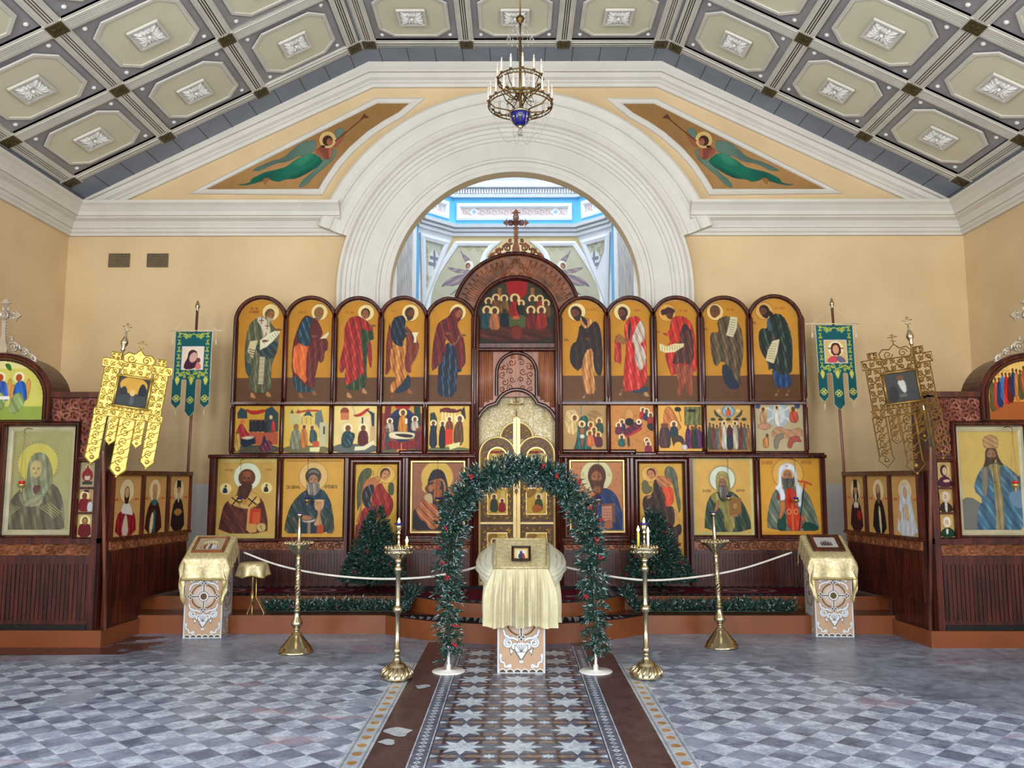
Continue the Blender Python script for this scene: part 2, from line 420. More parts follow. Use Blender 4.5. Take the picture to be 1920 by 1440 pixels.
# thin ochre inner return is the wall itself; spandrel panels with painted angels come later
# ceiling --------------------------------------------------------------
CB=plain('ceiling_beam_paint',(208,203,190),.6,0,.06,3); CG=plain('ceiling_field_grey',(150,146,146),.7,0,.10,2.2); CC=plain('ceiling_cream_panel',(214,207,180),.7,0,.05,1.5)
CBL=plain('ceiling_edge_blue_grey',(128,136,148),.6,0,.08,2.5); CR=plain('rosette_plaster',(226,223,214),.55,0,.05,8); CDK=plain('ceiling_groove_dark',(70,58,44),.8); BOSS=plain('boss_olive_gold',(78,66,38),.5,.3,.3,30)
ceil=S_(empty('ceiling'))
sa=math.atan2(KZ-5.15,XW-KX)   # slope of the side planes
def plane_frame(side):
    "matrix: local x along the slope, local y = world y, local -z = into the room"
    if side==0: return Matrix.Translation((-1.87-.0,0,KZ))
    if side>0: return Matrix.Translation((KX,0,KZ))@Matrix.Rotation(sa,4,'Y')
    return Matrix.Translation((-KX,0,KZ))@Matrix.Rotation(PI,4,'Z')@Matrix.Rotation(sa,4,'Y')
YP=1.29; Y_R=10.25; NROW=9; BW=.19
def coffer_mesh(L,D_):
    # L x D_ opening; field recessed upward by .07 (local z up = away from room)
    b=MB(); hx,hy=L/2,D_/2; z=.0245
    b.cur=0; b.add([(-hx,-hy,z),(hx,-hy,z),(hx,hy,z),(-hx,hy,z)],[(0,1,2,3)],False)
    for (a,c,d,e_) in ((-hx,-hy,hx,-hy),(hx,-hy,hx,hy),(hx,hy,-hx,hy),(-hx,hy,-hx,-hy)):
        b.cur=2; b.add([(a,c,z),(d,e_,z),(d,e_,0),(a,c,0)],[(0,1,2,3)],False)
    # stepped inner moulding
    b.cur=2; fr=[(-hx,-hy),(hx,-hy),(hx,hy),(-hx,hy)]
    b.sweep([(p_[0],p_[1],z) for p_ in fr],[(0,.0),(0,.03),(-.03,.03),(-.035,0)],(0,0,-1),closed=True)
    # octagon
    def octa(k,q=.24): a,c=hx*k,hy*k; e_=q*min(a,c)*1.5; return [(-a+e_,-c),(a-e_,-c),(a,-c+e_),(a,c-e_),(a-e_,c),(-a+e_,c),(-a,c-e_),(-a,-c+e_)]
    o1=octa(.76); b.cur=1
    b.add([(p_[0],p_[1],z-.018) for p_ in o1],[tuple(range(8))],False)
    b.cur=2; b.sweep([(p_[0],p_[1],z) for p_ in o1],[(.0,0),(.0,.03),(-.035,.03),(-.045,.018)],(0,0,-1),closed=True)
    b.cur=3
    for sx in (-1,1):
        for sy in (-1,1): b.ball((sx*(hx-.10),sy*(hy-.10),z-.005),.028,8,.7)
    return b
def rosette_mesh():
    b=MB(); s_=.155; z=.012
    b.cur=0; b.box(-s_,s_,-s_,s_,z-.022,z)
    b.cur=1; b.sweep([(-s_,-s_,z-.02),(s_,-s_,z-.02),(s_,s_,z-.02),(-s_,s_,z-.02)],[(.01,0),(.01,.022),(-.015,.022),(-.02,0)],(0,0,-1),closed=True)
    b.cur=0; b.smooth=True
    for k in range(4):          # four acanthus leaves to the corners, four small ones between
        a=PI/4+k*PI/2
        for da,L,w_ in ((0,.185,.045),(-.38,.13,.026),(.38,.13,.026),(PI/4,.105,.028)):
            q=a+da; dx,dy=math.cos(q),math.sin(q); n=6; vs=[];fs=[]
            for i in range(n+1):
                t=i/n; wd=w_*math.sin(PI*min(1,t*1.05)**.8)*(1+.25*math.cos(t*18)); r=.02+L*t; hz=z-.022-.035*math.sin(PI*t)
                vs+=[(dx*r-dy*wd,dy*r+dx*wd,z-.024),(dx*r,dy*r,hz),(dx*r+dy*wd,dy*r-dx*wd,z-.024)]
            for i in range(n): fs+=[(3*i,3*i+1,3*i+4,3*i+3),(3*i+1,3*i+2,3*i+5,3*i+4)]
            b.add(vs,fs,False)
    b.ball((0,0,z-.05),.022,8)
    return b
ros=rosette_mesh().build('rosette',[CR,CB]); rosmesh=ros.data; bpy.data.objects.remove(ros)
def bossmesh(w_):
    b=MB(); h=.1
    b.cur=0; b.box(-h,h,-h,h,-.012,.02); k=h-.014; b.cur=1; b.box(-k,k,-k,k,-.02,-.005)
    b.cur=1
    for q in range(4):
        a=PI/4+q*PI/2; b.add([(0,0,-.035),(math.cos(a-.35)*.05,math.sin(a-.35)*.05,-.02),(math.cos(a)*.085,math.sin(a)*.085,-.026),(math.cos(a+.35)*.05,math.sin(a+.35)*.05,-.02)],[(0,1,2,3)],False)
    o=b.build('boss',[CB,BOSS]); q=o.data; bpy.data.objects.remove(o); return q
BOSSM=bossmesh(0)
def beam(b,x0,y0,x1,y1,w_=BW):
    "fluted beam between two points on the local plane"
    pr=[(-w_/2,-.03),(-w_/2,.0),(-w_/2+.02,.0),(-w_/2+.025,.012),(-w_/2+.055,.012)]
    g=[]
    for c in (-.026,0,.026): g+=[(c-.007,.012),(c-.006,-.006),(c+.006,-.006),(c+.007,.012)]
    pr=pr+g+[(w_/2-.055,.012),(w_/2-.025,.012),(w_/2-.02,0),(w_/2,0),(w_/2,-.03)]
    p0,p1=Vector((x0,y0,0)),Vector((x1,y1,0))
    b.cur=0; b.sweep([p0,p1],pr,(0,0,-1))
    b.cur=1; d=(p1-p0).normalized(); n=d.cross(Vector((0,0,-1)))
    for c in (-.026,0,.026):
        b.add([p0+n*(c-.006)+Vector((0,0,.003)),p0+n*(c+.006)+Vector((0,0,.003)),p1+n*(c+.006)+Vector((0,0,.003)),p1+n*(c-.006)+Vector((0,0,.003))],[(0,1,2,3)],False)
for side in (-1,0,1):
    MT=plane_frame(side)
    if side==0: xs=[0.0,1.247,2.493,3.74]
    else: xs=[.11,1.43,2.75,4.07]
    L=xs[1]-xs[0]-BW; Dd=YP-BW
    cm_=coffer_mesh(L,Dd).build('coffer',[CG,CC,CB,CR]); cmesh=cm_.data; bpy.data.objects.remove(cm_)
    bb=MB()
    rows=[Y_R-YP*i for i in range(NROW)]
    sgn=-1 if side<0 else 1      # the left frame is turned half round, so local y is -world y
    for q in xs: beam(bb,q,sgn*rows[0],q,sgn*rows[-1])
    for r in rows:
        for a,c in zip(xs[:-1],xs[1:]): beam(bb,a+BW/2,sgn*r,c-BW/2,sgn*r,.15 if r==rows[0] else BW)
    o=bb.build('coffer_beams',[CB,CDK],ceil); o.matrix_local=MT
    for i,r in enumerate(rows):
        for q in xs:
            o=bpy.data.objects.new('beam_boss',BOSSM); COL.objects.link(o); o.parent=ceil
            o.matrix_local=MT@Matrix.Translation((q,sgn*r,0))
        if i<NROW-1:
            for a,c in zip(xs[:-1],xs[1:]):
                o=bpy.data.objects.new('coffer',cmesh); COL.objects.link(o); o.parent=ceil
                o.matrix_local=MT@Matrix.Translation(((a+c)/2,sgn*(r-YP/2),0))
                r_=bpy.data.objects.new('rosette',rosmesh); COL.objects.link(r_); r_.parent=o
    # blue-grey edge strips and a backing deck
    bb=MB(); bb.cur=0
    xa,xb=(-.1,3.84) if side==0 else (0,(XW-KX)/math.cos(sa)+.05)
    y_a,y_b=sorted((sgn*(rows[0]+.08),sgn*(YW+.1)))
    bb.box(xa,xb,y_a,y_b,.0,.03)
    if side:
        y_a,y_b=sorted((sgn*(rows[0]+.08),sgn*YB)); bb.box(xs[-1]+BW/2-.01,xb,y_a,y_b,.0,.03)
        bb.box(0,xs[0]-.05,y_a,y_b,.0,.03)
    y_a,y_b=sorted((sgn*rows[-1],sgn*YB)); bb.box(xa,xb,y_a,y_b,.0,.03)
    bb.cur=1
    k=xa+.2
    while k<xb-.1:
        y_a,y_b=sorted((sgn*(rows[0]+.09),sgn*(YW+.1))); bb.box(k,k+.006,y_a,y_b,-.004,.01); k+=.36
    bb.cur=2; y_a,y_b=sorted((sgn*(YW+.1),sgn*YB)); bb.box(xa,xb,y_a,y_b,.1,.14)
    o=bb.build('edge_boards',[CBL,CDK,CG],ceil); o.matrix_local=MT
# ================================================================ PAINTING: flat colours laid on a fine mesh, one colour per vertex
_m=M_('painted_surface',.5,0,.2); _a=_m.nt.nodes.new('ShaderNodeAttribute'); _a.attribute_name='paint'; _m.color(_a.outputs['Color']); PAINT=_m.done()
_m=M_('mural_paint',.8,0,.3); _a=_m.nt.nodes.new('ShaderNodeAttribute'); _a.attribute_name='paint'; _m.color(_a.outputs['Color']); MURAL=_m.done()
_m=M_('gilded_icon_ground',.42,.12,.25); _a=_m.nt.nodes.new('ShaderNodeAttribute'); _a.attribute_name='paint'; _m.color(_a.outputs['Color']); GPAINT=_m.done()
class Art:
    def __init__(s,x0,y0,x1,y1,n,bg):
        s.b=(x0,y0,x1,y1); s.nx=n; s.ny=max(2,int(round(n*(y1-y0)/(x1-x0))))
        s.px=(x1-x0)/n
        s.X,s.Y=np.meshgrid(np.linspace(x0,x1,s.nx+1),np.linspace(y0,y1,s.ny+1))
        s.im=np.empty(s.X.shape+(3,)); s.im[:]=lin(bg); s.clip=None
        s.nz=np.sin(s.X/s.px*.11+np.sin(s.Y/s.px*.07)*2)*np.sin(s.Y/s.px*.05+np.sin(s.X/s.px*.06)*2)
        g=RNG.random(s.X.shape)
        s.gr=g
    def put(s,c,cov,clip=False):
        if clip and s.clip is not None: cov=cov*s.clip
        else: s.clip=cov
        s.im+= (np.array(lin(c))-s.im)*cov[...,None]
    def pcov(s,p):
        p=np.array(p,float); q=np.roll(p,-1,0); m=2*s.px
        ins=np.zeros(s.X.shape,bool); d=np.full(s.X.shape,1e9)
        c0=max(0,int((p[:,0].min()-m-s.b[0])/s.px)); c1=min(s.nx+1,int((p[:,0].max()+m-s.b[0])/s.px)+2)
        r0=max(0,int((p[:,1].min()-m-s.b[1])/s.px)); r1=min(s.ny+1,int((p[:,1].max()+m-s.b[1])/s.px)+2)
        cov=np.zeros(s.X.shape)
        if c1<=c0 or r1<=r0: return cov
        X=s.X[r0:r1,c0:c1]; Y=s.Y[r0:r1,c0:c1]; I=np.zeros(X.shape,bool); D=np.full(X.shape,1e9)
        for (ax,ay),(bx,by) in zip(p,q):
            if ay!=by: I^=((ay>Y)!=(by>Y))&(X<(bx-ax)*(Y-ay)/(by-ay)+ax)
            dx,dy=bx-ax,by-ay; L=dx*dx+dy*dy+1e-9; t=np.clip(((X-ax)*dx+(Y-ay)*dy)/L,0,1)
            D=np.minimum(D,np.hypot(X-ax-t*dx,Y-ay-t*dy))
        cov[r0:r1,c0:c1]=np.clip(.5+np.where(I,D,-D)/s.px,0,1); s.last=(r0,r1,c0,c1,D,I); return cov
    def smooth(s,p,n=3):
        "rounds an outline (Chaikin)"
        for _ in range(n-1):
            o=[]
            for a,b in zip(p,p[1:]+p[:1]): o+=[(a[0]*.75+b[0]*.25,a[1]*.75+b[1]*.25),(a[0]*.25+b[0]*.75,a[1]*.25+b[1]*.75)]
            p=o
        return p
    def poly(s,c,p,sm=2,clip=False):
        s.last=None; s.put(c,s.pcov(s.smooth(list(p),sm)),clip)
        if sm>=2 and s.last:      # a drawn contour, as icon painters do
            r0,r1,c0,c1,D,I=s.last; s.im[r0:r1,c0:c1]*=(1-.5*np.where(I,np.exp(-(D/(s.px*1.3))**2),0))[...,None]
        return s
    def rect(s,c,x0,y0,x1,y1,clip=False): return s.poly(c,[(x0,y0),(x1,y0),(x1,y1),(x0,y1)],1,clip)
    def ell(s,c,cx,cy,rx,ry=None,rot=0,clip=False,ring=None):
        ry=ry or rx; a=math.radians(rot); dx=s.X-cx; dy=s.Y-cy
        u=(dx*math.cos(a)+dy*math.sin(a))/rx; v=(-dx*math.sin(a)+dy*math.cos(a))/ry
        r=np.hypot(u,v); sd=(1-r)*min(rx,ry)
        if ring: sd=ring-np.abs(sd)
        s.put(c,np.clip(.5+sd/s.px,0,1),clip); return s
    def line(s,c,w,p,clip=True):
        D=np.full(s.X.shape,1e9)
        for (ax,ay),(bx,by) in zip(p[:-1],p[1:]):
            dx,dy=bx-ax,by-ay; L=dx*dx+dy*dy+1e-9; t=np.clip(((s.X-ax)*dx+(s.Y-ay)*dy)/L,0,1)
            D=np.minimum(D,np.hypot(s.X-ax-t*dx,s.Y-ay-t*dy))
        cov=np.clip(.5+(w/2-D)/s.px,0,1)
        if w<s.px: cov=np.clip(1-D/s.px,0,1)*max(.35,w/s.px)
        keep=s.clip; s.put(c,cov*(s.clip if clip and s.clip is not None else 1)); s.clip=keep; return s
    def folds(s,dk,lt,ang=80,fr=1.0,amt=.6,ph=0):
        "drapery folds inside the last shape"
        a=math.radians(ang); W=(s.b[2]-s.b[0]); u=((s.X-s.b[0])*math.sin(a)-(s.Y-s.b[1])*math.cos(a))/W; v=((s.X-s.b[0])*math.cos(a)+(s.Y-s.b[1])*math.sin(a))/W
        q=np.sin(u*fr*40+np.sin(v*4.2+ph)*.9+v*3*math.sin(ph*3+1)+ph)+.6*np.sin(u*fr*93-v*9+np.sin(v*9)*1.0+ph*2)+.35*np.sin(v*26+u*30+ph)
        d=np.clip(-q-.25,0,1)*amt; l=np.clip(q-.55,0,1)*amt
        keep=s.clip
        s.im+=(np.array(lin(dk))-s.im)*(d*keep)[...,None]; s.im+=(np.array(lin(lt))-s.im)*(l*keep)[...,None]; return s
    def face(s,cx,cy,r,skin,hair,look=0,beard=None,long=0,hairstyle=1,dark=None,tilt=0):
        dark=dark or tuple(int(v*.45) for v in skin)
        hi=tuple(min(255,int(v*1.25+12)) for v in skin)
        t=math.radians(tilt)
        def R(x,y): return cx+r*(x*math.cos(t)-y*math.sin(t)), cy+r*(x*math.sin(t)+y*math.cos(t))
        if hair: s.ell(hair,*R(-look*.18,-.15),r*.98,r*1.12,tilt)
        if long and hair: s.poly(hair,[R(-.95,0),R(-.8,long),R(.8,long),R(.95,0)])
        s.ell(skin,*R(look*.12,.12),r*.72,r*1.0,tilt)
        s.ell(dark,*R(look*.12-.25*(1 if look>=0 else -1),.25),r*.5,r*.8,tilt,clip=True) if False else None
        if beard:
            s.poly(beard,[R(look*.1-.7,.25),R(look*.1-.45,.5),R(look*.1,.42),R(look*.1+.45,.5),R(look*.1+.7,.25),R(look*.1+.66,.95),R(look*.1+.15,1.5),R(look*.1-.25,1.5),R(look*.1-.66,.95)])
            s.folds(tuple(int(v*.7) for v in beard),tuple(min(255,int(v*1.25)) for v in beard),85,3,.5)
        if r>4*s.px:
            ex=look*.22
            for q in (-1,1):
                s.line(dark,r*.07,[R(ex+q*.12,-.14),R(ex+q*.30,-.22),R(ex+q*.50,-.10)],False)
                s.ell(hi,*R(ex+q*.31,.0),r*.15,r*.07,tilt); s.ell((20,14,10),*R(ex+q*.31,0),r*.07,r*.07)
                s.line(dark,r*.05,[R(ex+q*.16,.04),R(ex+q*.31,-.07),R(ex+q*.47,.04)],False)
            s.line(hi,r*.08,[R(ex,-.2),R(ex,.3)],False); s.line(dark,r*.06,[R(ex+.05,-.1),R(ex+.08,.34),R(ex-.10,.38)],False)
            s.line((140,50,40),r*.08,[R(ex-.16,.56),R(ex+.16,.56)],False)
            s.line(hi,r*.06,[R(ex-.35,.2),R(ex-.2,.34)],False)
        return s
    def halo(s,cx,cy,r,c=(230,205,140),edge=(150,90,40)): s.ell(c,cx,cy,r); s.ell(edge,cx,cy,r,ring=max(s.px*.55,r*.03)); return s
    def fig(s,cx,y0,y1,w,c,head=(120,70,40),halo=(235,215,160),lean=0):
        "a small standing or seated figure in a crowd scene"
        h=y1-y0; r=w*.30; hx=cx+lean*h*.28
        if halo: s.ell(halo,hx,y0+r*1.1,r*1.35)
        s.poly(c,[(hx-w*.2,y0+r*1.7),(hx+w*.2,y0+r*1.7),(cx+w*.46,y0+h*.45),(cx+w*.5,y1),(cx-w*.5,y1),(cx-w*.46,y0+h*.45)],2)
        s.folds(tuple(int(v*.6) for v in c),tuple(min(255,int(v*1.3+10)) for v in c),80,1.6,.5,cx)
        s.ell(head,hx,y0+r*1.1,r*.75,r*.9); return s
    def text(s,c,x,y,h,word,w=None):
        "small brush lettering, strokes per letter"
        G_={'С':[(1,0,0,0),(0,0,0,1),(0,1,1,1)],'В':[(0,0,0,1),(0,0,.8,.25),(.8,.25,0,.5),(0,.5,.9,.75),(.9,.75,0,1)],'І':[(.5,0,.5,1)],'О':[(0,0,1,0),(1,0,1,1),(1,1,0,1),(0,1,0,0)],'А':[(0,1,.5,0),(.5,0,1,1),(.2,.6,.8,.6)],'Н':[(0,0,0,1),(1,0,1,1),(0,.5,1,.5)],'К':[(0,0,0,1),(1,0,0,.5),(0,.5,1,1)],'Р':[(0,0,0,1),(0,0,1,.1),(1,.1,1,.45),(1,.45,0,.5)],'Ш':[(0,0,0,1),(.5,0,.5,1),(1,0,1,1),(0,1,1,1)],'Т':[(0,0,1,0),(.5,0,.5,1)],'Д':[(.2,1,.2,0),(.2,0,.9,0),(.9,0,.9,1),(0,1,1,1)],'И':[(0,0,0,1),(0,1,1,0),(1,0,1,1)],'Ъ':[(0,0,.3,0),(.3,0,.3,1),(.3,1,1,1),(1,1,1,.5),(1,.5,.3,.5)],'Л':[(0,1,.4,0),(.4,0,1,0),(1,0,1,1)],'Ф':[(.5,0,.5,1),(0,.2,1,.2),(1,.2,1,.7),(1,.7,0,.7),(0,.7,0,.2)],'Х':[(0,0,1,1),(1,0,0,1)],'П':[(0,1,0,0),(0,0,1,0),(1,0,1,1)],'М':[(0,1,0,0),(0,0,.5,.6),(.5,.6,1,0),(1,0,1,1)],'Е':[(1,0,0,0),(0,0,0,1),(0,1,1,1),(0,.5,.8,.5)],'Я':[(1,0,1,1),(1,0,0,.1),(0,.1,0,.5),(0,.5,1,.5),(.5,.5,0,1)]}
        w=w or h*.6
        for i,ch in enumerate(word):
            for a,b_,c_,d in G_.get(ch,[]): s.line(c,h*.15,[(x+i*w*1.3+a*w,y+b_*h),(x+i*w*1.3+c_*w,y+d*h)],False)
        return s
    def finish(s,craze=.05):
        s.im*= (1+craze*s.nz+ .05*(s.gr-.5))[...,None]; np.clip(s.im,0,1,out=s.im); return s
    def build(s,name,O,U,Vv,mat=None,parent=None,mask=None,board=.02,N=None,backcol='5a3318'):
        "O top-left corner, U full width vector, Vv full downward vector; a real board lies behind the paint"
        s.finish()
        if mat is not MURAL: s.im=s.im**1.10*.86     # all but the murals darkened evenly in colour to offset the bright exposure
        O,U,Vv=Vector(O),Vector(U),Vector(Vv); nx,ny=s.nx,s.ny
        u=np.linspace(0,1,nx+1); v=np.linspace(0,1,ny+1); UU,VV=np.meshgrid(u,v)
        co=np.array(O)[None,None]+UU[...,None]*np.array(U)+VV[...,None]*np.array(Vv)
        idx=np.arange((nx+1)*(ny+1)).reshape(ny+1,nx+1)
        q=np.stack([idx[:-1,:-1],idx[1:,:-1],idx[1:,1:],idx[:-1,1:]],-1).reshape(-1,4)
        if mask is not None:
            cx=(u[:-1]+u[1:])/2*(s.b[2]-s.b[0])+s.b[0]; cy=(v[:-1]+v[1:])/2*(s.b[3]-s.b[1])+s.b[1]
            MX,MY=np.meshgrid(cx,cy); I=np.zeros(MX.shape,bool)
            for (ax,ay),(bx,by) in zip(mask,mask[1:]+mask[:1]):
                if ay!=by: I^=((ay>MY)!=(by>MY))&(MX<(bx-ax)*(MY-ay)/(by-ay)+ax)
            q=q[I.reshape(-1)]
        nrm=U.cross(Vv).normalized()*-1  # towards the viewer for U right, V down seen from -y
        co=co.reshape(-1,3); nv=len(co)
        out=mask or [(s.b[0],s.b[1]),(s.b[2],s.b[1]),(s.b[2],s.b[3]),(s.b[0],s.b[3])]
        n3=U.cross(Vv).normalized(); bv=[]
        for d in (.0006,board):
            for a,b_ in out:
                bv.append(O+U*((a-s.b[0])/(s.b[2]-s.b[0]))+Vv*((b_-s.b[1])/(s.b[3]-s.b[1]))+n3*d)
        k=len(out); bf=[tuple(range(nv,nv+k)),tuple(range(nv+2*k-1,nv+k-1,-1))]+[(nv+i,nv+(i+1)%k,nv+k+(i+1)%k,nv+k+i) for i in range(k)]
        me=bpy.data.meshes.new(name)
        allv=np.vstack([co,np.array(bv)]) if board else co
        ctr=np.zeros(3)
        if parent is None and not getattr(s,'fixed',False):
            ctr=np.array(O+U/2+Vv); allv=allv-ctr
        me.vertices.add(len(allv)); me.vertices.foreach_set('co',allv.astype(np.float32).reshape(-1))
        faces=[]
        tot=q.shape[0]*4+(sum(len(f) for f in bf) if board else 0); nf=q.shape[0]+(len(bf) if board else 0)
        me.loops.add(tot); me.polygons.add(nf)
        lv=np.concatenate([q.reshape(-1)]+([np.array([i for f in bf for i in f])] if board else []))
        ls=np.concatenate([np.arange(q.shape[0])*4]+([q.shape[0]*4+np.cumsum([0]+[len(f) for f in bf][:-1])] if board else []))
        me.loops.foreach_set('vertex_index',lv.astype(np.int32)); me.polygons.foreach_set('loop_start',ls.astype(np.int32))
        me.update(calc_edges=True); me.validate()
        at=me.color_attributes.new('paint','FLOAT_COLOR','POINT')
        c=np.ones((len(me.vertices),4),np.float32); c[:nv,:3]=s.im.reshape(-1,3)
        if board: c[nv:,:3]=lin(backcol)
        at.data.foreach_set('color',c.reshape(-1))
        me.materials.append(mat or PAINT)
        o=bpy.data.objects.new(name,me); COL.objects.link(o)
        if parent: o.parent=parent
        o.location=ctr
        return o
def pts(t): a=[float(v) for v in t.replace(',',' ').split()]; return list(zip(a[::2],a[1::2]))
# ================================================================ ALTAR ROOM SEEN THROUGH THE ARCH
YA=15.4; XC=1.76; YC=14.78; XF=1.17
BLUE=plain('altar_sky_blue',(96,178,226),.7,0,.04,2); AWH=plain('altar_white',(228,230,232),.6,0,.03,3); AOC=plain('altar_ochre',(214,190,138),.7,0,.04,2); AOL=plain('altar_grey_olive',(176,170,146),.75,0,.05,3)
m=M_('altar_marbling',.7); n=m.noise(26,5,stretch=(1,1,.16),rough=.7); m.color(m.mix(n.smooth(.4,.62),lin((150,144,146)),lin((206,202,196)))); AMB=m.done()
GREYL=plain('altar_grey_line',(150,156,168),.7,0,.03,3)
ZT=10.2
def pz(py,Y): return P(966,py,Y).z
zc0,zc1=pz(443.5,YA),pz(422.6,YA); zb1=pz(371,YA); zt=pz(345,YA)
ring=[(-XC,YW+.2),(-XC,YC),(-XF,YA),(XF,YA),(XC,YC),(XC,YW+.2)]
b=MB(); q=[]
def band(b,z0,z1,mi,o=0):
    b.cur=mi
    for (a,c),(d,e_) in zip(ring[:-1],ring[1:]):
        b.add([(a,c,z0),(d,e_,z0),(d,e_,z1),(a,c,z1)],[(0,1,2,3)],False)
b.cur=0
for i,((a,c),(d,e_)) in enumerate(zip(ring[:-1],ring[1:])):
    b.cur=3 if i in (0,4) else (0 if i!=2 else 1)
    if i in (0,4): b.add([(a,YW+.2,0),(a,YA,0),(a,YA,zc0),(a,YW+.2,zc0)],[(0,1,2,3)],False)
    elif i==2: b.add([(-XC,YA,0),(XC,YA,0),(XC,YA,zc0),(-XC,YA,zc0)],[(0,1,2,3)],False)
    else:
        s_=-1 if i==1 else 1
        b.add([(s_*XC,YC,zc0),(s_*XF,YA,zc0),(s_*XC,YA,zc0-1.55)],[(0,1,2)],False)
band(b,zc0,zc1,0); band(b,zc1,zb1,2); band(b,zb1,ZT,0)
b.cur=0
b.add([(-XC,YW+.2,5.9),(XC,YW+.2,5.9),(XC,YW+.2,ZT),(-XC,YW+.2,ZT)],[(0,1,2,3)],False)
for s in (-1,1): b.add([(s*XC,YW+.2,0),(s*1.6,YW+.2,0),(s*1.6,YW+.2,5.9),(s*XC,YW+.2,5.9)],[(0,1,2,3)],False)
b.box(-XC,XC,YW,YA,.0,.05)
S_(b.build('wall_altar',[AWH,AOC,BLUE,AMB]))
# cornices run round the three far sides
def run(prof_,z,name,mats=AWH):
    b=MB(); b.sweep([(a,c,z) for a,c in ring],[(u_,o_) for u_,o_ in prof_],(0,0,1)); return b
def ringcornice(z0,steps,name):
    "steps: (height, projection); projection is horizontal, into the room"
    b=MB(); path=[Vector((a,c,z0)) for a,c in ring]
    pr=[(0,0)]+[(o_,h_) for h_,o_ in steps]+[(0,steps[-1][0])]
    b.sweep(path,pr,(0,0,1)); return S_(b.build(name,[AWH]))
hh=zc1-zc0
ringcornice(zc0,[(0,.04),(hh*.25,.05),(hh*.26,.02),(hh*.34,.02),(hh*.35,.09),(hh*.55,.10),(hh*.56,.06),(hh*.64,.06),(hh*.65,.15),(hh*.9,.17),(hh,.10)],'trim_7')
ringcornice(zb1,[(0,.05),(.05,.07),(.055,.03),(.17,.03),(.175,.12),(.25,.14),(.255,.10),(.36,.16),(.5,.2),(.505,.12),(.8,.12),(.85,.2),(1.1,.26),(1.15,0)],'trim_8')
b=MB()
for k in range(48):
    x=-1.18+k*.05; b.box(x,x+.026,YA-.075,YA,zb1+.07,zb1+.15)
S_(b.build('trim_9',AWH))
# framed ornamental panels in the blue frieze
def onface(i,px0,px1):
    pass
def vpanel(cx0,cx1,z0,z1,base,dirv,nrm,name):
    "raised frame on an upright wall: base point, unit direction along wall, outward normal"
    b=MB(); pth=[base+dirv*a+Vector((0,0,c)) for a,c in ((cx0,z0),(cx1,z0),(cx1,z1),(cx0,z1))]
    b.sweep(pth,[(0,0),(0,.03),(-.03,.05),(-.06,.05),(-.08,.02),(-.09,0)],nrm,closed=True)
    return b
fz0,fz1=pz(413,YA),pz(382,YA)
b=vpanel(P(856,400,YA).x,P(1072.6,400,YA).x,fz0,fz1,Vector((0,YA,0)),Vector((1,0,0)),Vector((0,-1,0)),'')
for s in (-1,1):
    d=Vector((s*(XC-XF),YC-YA,0)); L=d.length; d.normalize(); nn=Vector((-s*1,-1,0)).normalized(); nn=Vector((-s*(YA-YC),-(XC-XF),0)).normalized()
    base=Vector((s*XF,YA,0))
    if s>0: b2=vpanel(.12,L-.12,fz0,fz1,base,d,nn,'')
    else: b2=vpanel(-(L-.12),-.12,fz0,fz1,base,-d,nn,'')
    b.add(b2.v,b2.f,False)
S_(b.build('trim_10',AWH))
def scrollart(x0,y0,x1,y1,n,bg,col,dia):
    A=Art(x0,y0,x1,y1,n,bg); h=y1-y0; A.rect(col,x0,y0,x1,y0+h*.08); A.rect(col,x0,y1-h*.08,x1,y1); k=x0+h*.5; i=0
    while k<x1-h*.3:
        sg=1 if i%2 else -1
        A.line(col,h*.09,spiral(k,(y0+y1)/2,h*.34,h*.06,sg*1.2,sg*1.1,12),False); A.line(col,h*.07,[(k-h*.4,y0+h*.2),(k,y0+h*.5),(k+h*.4,y1-h*.2)],False)
        k+=h*.62; i+=1
    for q in dia:
        A.poly((236,234,228),[(q-h*.5,(y0+y1)/2),(q,y0+h*.06),(q+h*.5,(y0+y1)/2),(q,y1-h*.06)],1); A.poly((150,180,206),[(q-h*.3,(y0+y1)/2),(q,y0+h*.22),(q+h*.3,(y0+y1)/2),(q,y1-h*.22)],1)
    return A
x0,x1=P(864,398,YA).x,P(1065.6,398,YA).x; z0,z1=pz(407,YA),pz(389,YA)
scrollart(0,0,202,18,240,(206,192,188),(176,150,146),(25,178)).build('wall_frieze_panel',(x0,YA-.012,z1),(x1-x0,0,0),(0,0,z0-z1),MURAL,board=.01)['kind']='structure'
